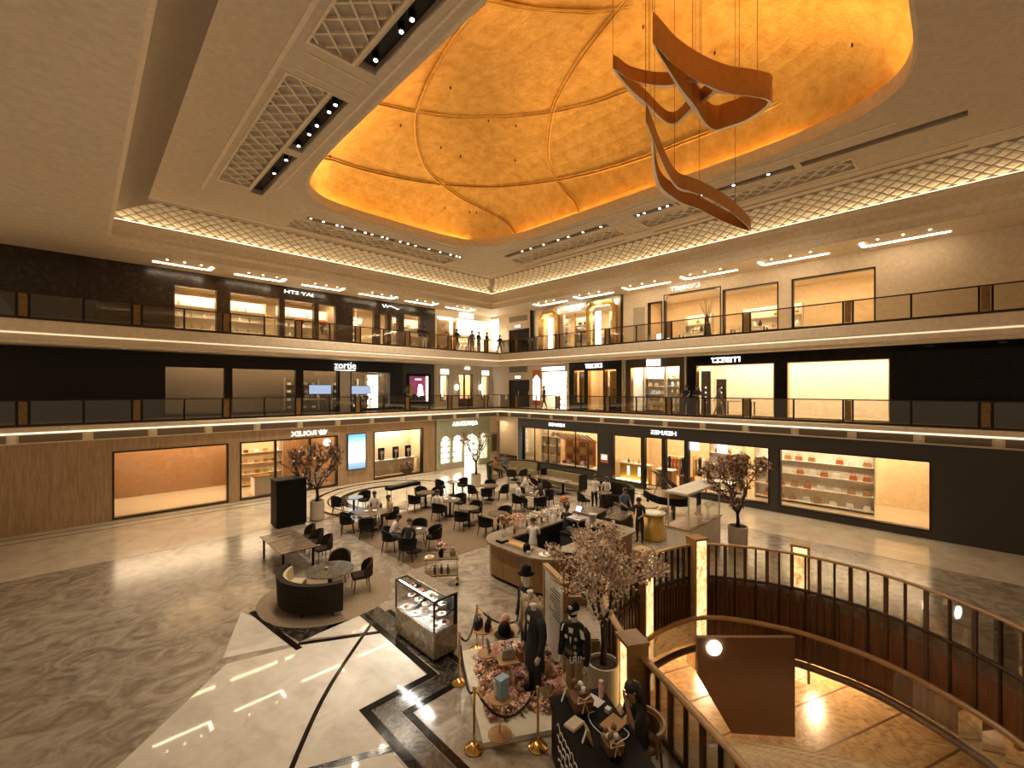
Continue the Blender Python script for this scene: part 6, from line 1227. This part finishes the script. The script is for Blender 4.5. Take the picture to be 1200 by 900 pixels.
# ------------------------------------------------------------------ mannequins
def loft_rings(mb, rings, n=20, m=0):
    vs = []; fs = []
    for (x,y,z,rx,ry,rot) in rings:
        for j in range(n):
            a = 2*PI*j/n; u, v = rx*math.cos(a), ry*math.sin(a); vs.append((x+u*math.cos(rot)-v*math.sin(rot), y+u*math.sin(rot)+v*math.cos(rot), z))
    for i in range(len(rings)-1):
        for j in range(n): fs.append((i*n+j,i*n+(j+1)%n,(i+1)*n+(j+1)%n,(i+1)*n+j))
    fs.append(tuple(range(n-1,-1,-1))); fs.append(tuple((len(rings)-1)*n+j for j in range(n))); mb.add(vs, fs, m); return mb
def mannequin(loc, rz, label, coat, trousers, coat_len, headgear=None, shirt='white_cloth', head=True, shoes='black', sc=1.07):
    t = thing('mannequin', label, 'mannequin', loc, rz); t.scale = (sc,sc,sc)
    b = MB(); loft_rings(b, [(0,.01,1.42,.055,.055,0),(0,.02,1.50,.05,.05,0),(0,.03,1.56,.06,.07,0)])
    if head: loft_rings(b, [(0,.035,1.55,.055,.065,0),(0,.045,1.60,.07,.088,0),(0,.04,1.68,.078,.10,0),(0,.03,1.75,.07,.09,0),(0,.03,1.79,.035,.05,0)])
    b.build('body', 'off_white', t, smooth=True)
    c = MB(); cl = coat_len; fl = .21 if cl < .7 else .19
    loft_rings(c, [(0,0,cl,fl*1.08,fl*.78,0),(0,0,cl+.12,fl*1.02,fl*.72,0),(0,0,.95 if cl < .9 else cl+.2,.18,.125,0),(0,0,1.10,.172,.12,0),(0,.01,1.26,.20,.13,0),(0,.0,1.36,.215,.12,0),(0,-.01,1.42,.17,.095,0),(0,0,1.46,.075,.07,0)]); c.build('coat', coat, t, smooth=True)
    for sx in (-1,1):
        s = MB(); s.tube([(sx*.17,0,1.38),(sx*.235,-.01,1.30),(sx*.265,-.02,1.10),(sx*.27,.02,.92),(sx*.265,.06,.80)], [.07,.075,.065,.058,.05], 12); s.build('sleeve', coat, t, smooth=True)
        h = MB(); h.tube([(sx*.265,.06,.81),(sx*.264,.075,.76),(sx*.262,.085,.72)], [.028,.036,.03], 8)
        for q in range(4): h.tube([(sx*.262,.06+.017*q,.73),(sx*.258,.065+.019*q,.68),(sx*.25,.065+.019*q,.635+.008*abs(q-1.5))], [.009,.009,.006], 5)
        h.tube([(sx*.245,.10,.76),(sx*.235,.125,.72),(sx*.235,.13,.69)], [.011,.01,.007], 5); h.build('hand', 'off_white', t, smooth=True)
        g = MB(); g.tube([(sx*.085,0,.92),(sx*.09,0,.70),(sx*.092,.005,.48),(sx*.094,-.005,.25),(sx*.095,-.01,.07)], [.10,.092,.078,.07,.066], 14); g.build('trouser_leg', trousers, t, smooth=True)
        MB().ball((sx*.095,.05,.04), (.05,.13,.045), 12, 8).build('shoe', shoes, t, smooth=True)
    MB().slab([(-.05,.115,1.38),(.05,.115,1.38),(.0,.135,1.10)], (0,.01,0)).build('shirt_front', shirt, t); 
    for sx in (-1,1): MB().slab([(sx*.03,.10,1.46),(sx*.10,.10,1.40),(sx*.015,.145,1.08)], (0,.012,0)).build('lapel', coat, t)
    if headgear == 'hat': hh = MB().lathe([(.17,1.72),(.175,1.73),(.11,1.745),(.105,1.80),(.09,1.87),(.05,1.90),(0,1.90)], (0,.03,0), 24).build('hat', 'black', t, smooth=True)
    if headgear == 'cap':
        hh = MB().ball((0,.03,1.70), (.10,.12,.115), 18, 8, 0, -.05, 1).build('cap', 'black', t, smooth=True); MB().slab([(-.08,.12,1.70),(.08,.12,1.70),(.06,.23,1.685),(-.06,.23,1.685)], (0,0,.015)).build('cap_peak', 'black', hh); MB().lathe([(.04,0),(.035,.02),(0,.022)], n=14).xf(Matrix.Translation((0,.135,1.75)) @ Matrix.Rotation(-PI/2-.3,4,'X')).build('cap_badge', 'white', hh)
        MB().ball((0,.055,1.61), (.075,.085,.06), 14, 8).build('mask', 'black', t, smooth=True)
    return t
LOOK = R(72)
mannequin((6.11,5.67,ZP), LOOK, 'mannequin in a long charcoal coat and white shirt standing on the flowers', 'dark_cloth', 'near_black', .48, head=False)
mannequin((6.47,6.10,ZP), LOOK+.2, 'mannequin in a beige jacket between the charcoal coat and the hat', 'beige_cloth', 'dark_grey', .80, head=False)
mannequin((6.72,6.45,ZP), LOOK+.1, 'mannequin in black wearing a black brimmed hat', 'near_black', 'near_black', .75, 'hat')
m4 = mannequin((6.43,4.98,ZP), R(95), 'mannequin in a black patch bomber jacket, cap and khaki trousers', 'near_black', 'khaki', .84, 'cap', sc=1.02)
for k, (x,z,mt) in enumerate(((-.10,1.22,'blue_box'),(-.09,1.08,'pots'),(-.10,.98,'cream_flower'),(.10,1.20,'white'))): MB().lathe([(.035,0),(.03,.012),(0,.014)], n=12).xf(Matrix.Translation((x,.118+.012*(z<1.1),z)) @ Matrix.Rotation(-PI/2,4,'X')).build('badge', mt, m4)
v, f = text_mesh('MIRI', .17, .006); mb = MB(); mb.add([(-p[0]*1.0,p[1],p[2]) for p in v], f); mb.xf(Matrix.Rotation(PI+R(48),4,'Z') @ Matrix.Translation((0,-.225,.90)) @ Matrix.Rotation(PI/2,4,'X')).build('lettering', 'white', m4)
for sx in (-1,1): MB().slab([(sx*.16,.085,1.40),(sx*.22,.05,1.36),(sx*.25,.06,1.24),(sx*.20,.10,1.26)], (0,.012,0)).build('shoulder_patch', 'white', m4)
# ------------------------------------------------------------------ black desk with its things, chair
DO = Vector((5.30,4.56,0))
def dk(a, b, z=0): q = DO+E1*a-E2*b; return (q.x, q.y, z)
t = thing('reception_desk', 'black reception desk with white script on its side', 'desk', dk(.42,.85), ZR); MB().box(-.42,-.85,.04,.42,.85,.92).build('body', 'black', t); MB().box(-.45,-.88,.92,.45,.88,.96).build('desk_top', 'black', t, bevel=.006); MB().box(-.38,-.8,0,.38,.8,.04).build('plinth', 'black', t); random.seed(6)
for r in range(4):
    z = .72-.15*r; y = .55; pts = []
    for k in range(70): q = k*.62+r; pts.append((-.430, y-.0135*k+.030*math.cos(q), z+.042*math.sin(q)*(1.6 if (k//9+r)%4 == 0 else .7)))
    MB().tube(pts, .007, 5).build('script_line', 'white', t)
DZ_ = .96
def easel_card(a, b, label, mt, s=1):
    t = thing('leaflet_stand', label, 'leaflet', dk(a,b,DZ_), ZR+PI/2); MB().cbox((0,0,.12*s), (.20*s,.015,.26*s), 0, rx=-.25).build('card', mt, t); MB().cbox((0,.06*s,.10*s), (.03,.012,.22*s), 0, rx=.35).build('strut', 'white', t)
easel_card(.22,.12,'yellow card on an easel behind the gift hampers','paper_yellow'); easel_card(.20,.95,'yellow card on an easel next to the leaflets','paper_yellow',.9)
MB().box(-.13,-.09,0,.13,.09,.03).box(-.12,-.085,.03,.12,.085,.04).build('leaflet_stack', 'paper', None, label='stack of pale leaflets on the black desk', cat='leaflets').location = dk(.13,.62,DZ_)
def hamper(a, b, label, s=1):
    t = thing('gift_hamper', label, 'hamper', dk(a,b,DZ_), ZR); MB().slab([(-.13*s,-.15*s,0),(.13*s,-.15*s,0),(.16*s,-.18*s,.2*s),(-.16*s,-.18*s,.2*s)], (0,.3*s,0)).build('basket', 'brown', t, bevel=.01); random.seed(int(a*100)); mb = MB()
    for k in range(9): x, y = random.uniform(-.1,.1)*s, random.uniform(-.12,.12)*s; MB().ball((x,y,(.22+.05*(k%3))*s), .05*s, 8, 6).build('treat', ['cream_flower','white','brown'][k%3], t, smooth=True)
    for sg in (-1,1): MB().tube([(0,-.17*s,.22*s),(sg*.10*s,-.20*s,.30*s),(sg*.12*s,-.20*s,.20*s),(0,-.19*s,.20*s),(sg*.05*s,-.21*s,.05*s)], .016*s, 6, flat=.4).build('ribbon_bow', 'cream_flower', t)
hamper(.35,.30,'brown gift hamper with cream bows at the end of the desk'); hamper(.45,1.15,'smaller brown gift hamper with a bow beside the yellow card',.8)
t = thing('laptop', 'closed laptop in a brown case on the black desk', 'laptop', dk(.66,.78,DZ_), ZR+.5); MB().box(-.17,-.12,0,.17,.12,.018).build('base', 'silver_goods', t); MB().cbox((0,.0,.035), (.34,.24,.014), 0, rx=.06).build('lid', 'tan', t); MB().lathe([(.012,0),(0,.003)], (0,0,.043), 10).build('lid_mark', 'black', t)
cable = [dk(.52,.45,DZ_+.01),dk(.40,.50,DZ_+.01),dk(.38,.72,DZ_+.012),dk(.48,.95,DZ_+.012),dk(.66,1.05,DZ_+.012),dk(.80,.98,DZ_+.012),dk(.78,.86,DZ_+.012)]
MB().tube(catmull(cable,6), .007, 6).build('charging_cable', 'white', None, label='white charging cable looped around the laptop', cat='cable', smooth=True)
MB().lathe([(.035,0),(.04,.02),(.04,.17),(.03,.19),(.03,.23),(.036,.23),(.036,.26),(0,.26)], n=14).build('drink_bottle', 'pink', None, label='pink drink bottle with pale cap on the desk', cat='bottle').location = dk(.76,.18,DZ_)
MB().box(-.04,-.04,0,.04,.04,.06).build('paper_cup', 'white', None, label='small white cup on the desk near the laptop', cat='cup').location = dk(.72,.50,DZ_); MB().box(-.10,-.14,0,.10,.14,.004).box(-.03,-.02,.004,.03,.02,.008).build('paper_sheet', 'white', None, label='white paper sheet on the desk beside the pink bottle', cat='paper').location = dk(.62,.22,DZ_)
CH = dk(1.14,.72); t = thing('wooden_armchair', 'round backed brown wooden armchair at the black desk', 'chair', CH, ZR)
MB().box(-.24,-.24,.55,.24,.24,.62).build('seat', 'brown', t, bevel=.03); arc_wall(MB(), .30, .34, -80, 80, .88, .93, 16).build('back_rail', 'wood_counter', t); arc_wall(MB(), .26, .29, -55, 55, .62, .88, 12).build('back_pad', 'brown', t)
legs4(t, .2, .2, .56, 'wood_dark', .022, .03)
for a in (-75,75): MB().cyl((.31*math.cos(R(a)),.31*math.sin(R(a)),.56),(.32*math.cos(R(a)),.32*math.sin(R(a)),.90),.018,n=8).build('arm_post', 'wood_counter', t)
# ------------------------------------------------------------------ people
def person(loc, rz, label, top, legs, pose='stand', skin='skin', hair='hair', long_hair=False, arms='side', seat=.475, shoes='black', lean=0.0, sleeves=True, scale=1.0, dress=False):
    V = []; E_ = []; Rr = []; K = []
    def jv(p, r, k, par=None):
        V.append(Vector(p)); Rr.append(r); K.append(k); i = len(V)-1
        if par is not None: E_.append((par,i))
        return i
    sit = pose == 'sit'; pz = (seat+.10) if sit else .93; up = pz-.93
    def T(x, y, z):                                   # torso joint, tilted forward about the pelvis
        h = z-.93; return (x, y+h*math.sin(lean), pz+h*math.cos(lean))
    pel = jv((0,0,pz), .135, 'l'); sp = jv(T(0,.0,1.10), .125, 't', pel); chst = jv(T(0,.0,1.30), .135, 't', sp); nb = jv(T(0,0,1.42), .085, 't', chst); nk = jv(T(0,.012,1.49), .052, 's', nb)
    hb = jv(T(0,.025,1.555), .066, 's', nk); hd = jv(T(0,.03,1.625), .088, 's', hb); cr = jv(T(0,.022,1.70), .066, 's', hd); nose = jv(T(0,.125,1.605), .014, 's', hb)
    for sx in (-1,1):
        sh = jv(T(sx*.165,0,1.385), .070, 't', nb)
        A = {'side': ((.215,-.02,1.12),(.225,.06,.90)), 'table': ((.22,.08,1.14),(.14,.33,1.06)), 'fold': ((.22,.06,1.14),(.0,.19,1.16)), 'reach': ((.20,.20,1.20),(.16,.42,1.12)), 'rail': ((.22,.14,1.22),(.17,.36,1.10)), 'swing': ((.21,.14*sx,1.13),(.22,.26*sx,.93)), 'face': ((.20,.18,1.18),(.06,.16,1.50)) if sx < 0 else ((.22,.10,1.14),(.12,.36,1.06))}[arms]
        (ex,ey,ez),(wx,wy,wz) = A; el = jv(T(sx*ex,ey,ez), .047, 't' if sleeves else 's', sh); wr = jv(T(sx*wx,wy,wz), .030, 's', el)
        d = (V[wr]-V[el]).normalized(); side = Vector((1,0,0)) if abs(d.x) < .7 else Vector((0,1,0)); side = (side-d*side.dot(d)).normalized(); nrm = d.cross(side)
        pm = jv(V[wr]+d*.07, .032, 's', wr)
        for q in range(4): a = jv(V[pm]+d*.035+side*(.018*(q-1.5)), .0095, 's', pm); jv(V[a]+d*(.045-.006*abs(q-1.4))+nrm*.012*sx, .008, 's', a)
        th = jv(V[wr]+d*.035-side*sx*.035, .011, 's', wr); jv(V[th]+d*.04-side*sx*.012, .009, 's', th)
        if sit: hp = jv((sx*.095,.04,pz-.015), .095, 'l', pel); fz = max(0, seat-.475); kn = jv((sx*.12,.42,pz-.02), .062, 'l', hp); an = jv((sx*.12,.40,.10+fz), .040, 'l', kn); ft = jv((sx*.125,.54,.045+fz), .036, 'f', an)
        else:
            st = .20*sx if pose == 'walk' else 0
            hp = jv((sx*.09,.0,.88), .095, 'l', pel); kn = jv((sx*.10,.03+st*.8,.49), .062, 'l', hp); an = jv((sx*.10,-.02+st*1.35,.09), .040, 'l', kn); ft = jv((sx*.11,.12+st*1.35,.042), .036, 'f', an)
    me = bpy.data.meshes.new('b'); me.from_pydata(V, E_, []); o = bpy.data.objects.new('b', me); COL.objects.link(o)
    md = o.modifiers.new('s', 'SKIN'); md.use_smooth_shade = True; md.branch_smoothing = .3
    for i, sv in enumerate(me.skin_vertices[0].data): sv.radius = (Rr[i], Rr[i]); sv.use_root = i == 0
    ss = o.modifiers.new('u', 'SUBSURF'); ss.levels = 1; ss.render_levels = 1
    bpy.context.view_layer.update(); m2 = bpy.data.meshes.new_from_object(o.evaluated_get(bpy.context.evaluated_depsgraph_get()))
    bpy.data.objects.remove(o); bpy.data.meshes.remove(me)
    for mt in (skin, top, legs, shoes): m2.materials.append(M[mt])
    mi = {'s':0,'t':1,'l':2,'f':3}; segs = [(V[a],V[b],K[b]) for a,b in E_]; idx = []
    for p in m2.polygons:
        c = p.center; best = None; bd = 9
        for a, b, k in segs:
            ab = b-a; u = max(0,min(1,(c-a).dot(ab)/max(1e-9,ab.length_squared))); dd = (c-a-ab*u).length
            if dd < bd: bd = dd; best = k
        idx.append(mi[best])
    m2.polygons.foreach_set('material_index', idx); m2.polygons.foreach_set('use_smooth', [True]*len(idx))
    t = thing('person', label, 'person', loc, rz); t.scale = (scale,)*3
    ob = bpy.data.objects.new('body', m2); COL.objects.link(ob); ob.parent = t
    rl = Matrix.Rotation(-lean,4,'X')
    def H(x,y,z): return T(x,y,z)
    hc = Vector(H(0,.005,1.655)); h = MB(); h.ball((0,0,0), (.098,.112,.105), 16, 8, 0, -.25, 1)
    if long_hair: loft_rings(h, [(0,-.05,.02,.095,.08,0),(0,-.07,-.12,.105,.075,0),(0,-.09,-.30,.12,.07,0),(0,-.09,-.46,.06,.04,0)])
    h.xf(Matrix.Translation(hc) @ rl).build('hair', hair, t, smooth=True)
    for sx in (-1,1): MB().ball(H(sx*.034,.108,1.635), .013, 8, 6).build('eye', 'black', t)
    MB().ball(H(0,.104,1.572), (.026,.012,.009), 8, 4).build('mouth', 'red_goods', t)
    for sx in (-1,1): MB().ball(H(sx*.09,.02,1.62), (.012,.02,.03), 8, 6).build('ear', skin, t, smooth=True)
    if dress: loft_rings(MB(), [(0,.12,pz-.42,.20,.26,0),(0,.12,pz-.1,.19,.24,0),(0,.05,pz+.08,.15,.15,0),(0,0,pz+.22,.13,.12,0)]).build('skirt', top, t, smooth=True)
    return t
S_, Nn = face_to, None
Z2, Z1 = F2+.011, F1+.011
CAMD = (0,0)
# top gallery
person((20.25,26.75,Z2), R(178), 'person in a black top and grey trousers at the rail, before the floral panel', 'dark_cloth', 'grey_cloth', arms='fold')
person((21.7,26.75,Z2), R(120), 'person in brown standing with two others before the bright shop', 'brown', 'brown', arms='side'); person((22.4,26.8,Z2), R(185), 'person in black top and khaki trousers, middle of three at the rail', 'dark_cloth', 'khaki', arms='fold'); person((23.15,26.7,Z2), R(200), 'person in black top with cream trousers at the rail corner', 'dark_cloth', 'beige_cloth', arms='fold')
person((25.2,27.4,Z2), R(100), 'person in dark jacket walking by the corner of the top gallery', 'dark_cloth', 'grey_cloth', 'walk', arms='swing'); person((17.3,27.2,Z2), R(185), 'person in black top at the rail before the dark marble shop', 'dark_cloth', 'beige_cloth', arms='fold'); person((17.9,27.5,Z2), R(160), 'second person in pale trousers before the dark marble shop', 'seat_brown', 'off_white', arms='side')
# middle gallery
person((15.75,26.62,Z1), R(215), 'man in black leaning on the middle gallery rail beside the pink poster', 'dark_cloth', 'near_black', arms='rail', lean=.25); person((24.9,22.15,Z1), R(15), 'man in black walking past the orange arch poster', 'dark_cloth', 'near_black', 'walk', arms='swing')
person((24.75,11.2,Z1), R(95), 'person in black at the rail before the veined marble pier', 'dark_cloth', 'near_black', arms='rail'); person((24.8,10.6,Z1), R(85), 'second person in black looking down beside the marble pier', 'dark_cloth', 'near_black', arms='fold', long_hair=True); person((24.9,9.45,Z1), R(195), 'person in grey jacket and khaki trousers walking on the middle gallery', 'grey_cloth', 'khaki', 'walk', arms='swing')
# cafe
def sitter(ch, c, label, top, legs, back=.02, **k):
    rz = face_to(ch, c); return person((ch[0]+math.sin(rz)*back, ch[1]-math.cos(rz)*back, .012 if ch[0] < 15.0 and ch[1] < 18.6 else .004), rz, label, top, legs, 'sit', **k)
sitter((7.98,14.45), (8.55,13.8), 'man in a white shirt leaning over his table beside a man in black', 'white_cloth', 'denim', arms='table', lean=.45); sitter((7.95,13.25), (8.55,13.8), 'man in a black shirt leaning toward the man in white', 'dark_cloth', 'denim', arms='table', lean=.35)
sitter((9.15,17.95), (8.55,17.15), 'man in a white shirt at the large square table', 'white_cloth', 'beige_cloth', arms='table', lean=.1); sitter((9.35,16.85), (8.55,17.15), 'man in a beige shirt at the large square table', 'beige_cloth', 'brown', arms='table', lean=.2)
sitter((11.3,16.25), (12.1,16.5), 'man in white shirt and dark trousers sitting back alone', 'white_cloth', 'dark_cloth', arms='side', lean=-.1)
sitter((14.95,14.95), (15.75,14.6), 'man in a white shirt sitting by the bending waiter', 'white_cloth', 'dark_cloth', arms='table', lean=.05); sitter((15.35,13.9), (15.75,14.6), 'woman with long brown hair in a pale blouse, back to the bar', 'white_cloth', 'beige_cloth', arms='table', hair='hair_brown', long_hair=True)
person((15.75,15.45,0), R(190), 'waiter in white shirt bending over the cafe table', 'white_cloth', 'near_black', arms='reach', lean=.55); person((17.45,12.35,0), R(-80), 'waiter in a white shirt standing at the dark round backed sofa', 'white_cloth', 'near_black', arms='reach', lean=.15)
person((19.05,12.75,0), R(105), 'woman in a white blouse seated on the dark round backed sofa', 'white_cloth', 'grey_cloth', 'sit', arms='table', seat=.47, long_hair=True)
person((19.42,21.5,.004), R(190), 'person in an orange shirt seated in the curved olive booth', 'orange_cloth', 'dark_cloth', 'sit', arms='table', seat=.47); person((20.4,21.6,.004), R(165), 'person in a blue shirt seated in the curved olive booth', 'blue_cloth', 'dark_cloth', 'sit', arms='table', seat=.47)
person((10.2,9.55,0), R(-50), 'barista in a white shirt working inside the bar island', 'white_cloth', 'beige_cloth', arms='reach', lean=.3); person((12.25,9.84,0), R(-60), 'barista in black near the blue till tablet', 'dark_cloth', 'dark_cloth', arms='reach', lean=.1, skin='skin_dark')
person((16.15,9.95,0), R(150), 'man in a grey shirt standing by the gold drums', 'blue_cloth', 'dark_cloth', arms='table', lean=.1); person((15.15,8.65,0), R(100), 'woman in black with white collar standing in front of the gold drum', 'dark_cloth', 'near_black', arms='table', lean=.15)
person((CH[0],CH[1],0), ZR+PI/2, 'woman in black with long dark hair seated at the black desk', 'dark_cloth', 'near_black', 'sit', arms='face', long_hair=True, seat=.62, lean=.2, dress=True)
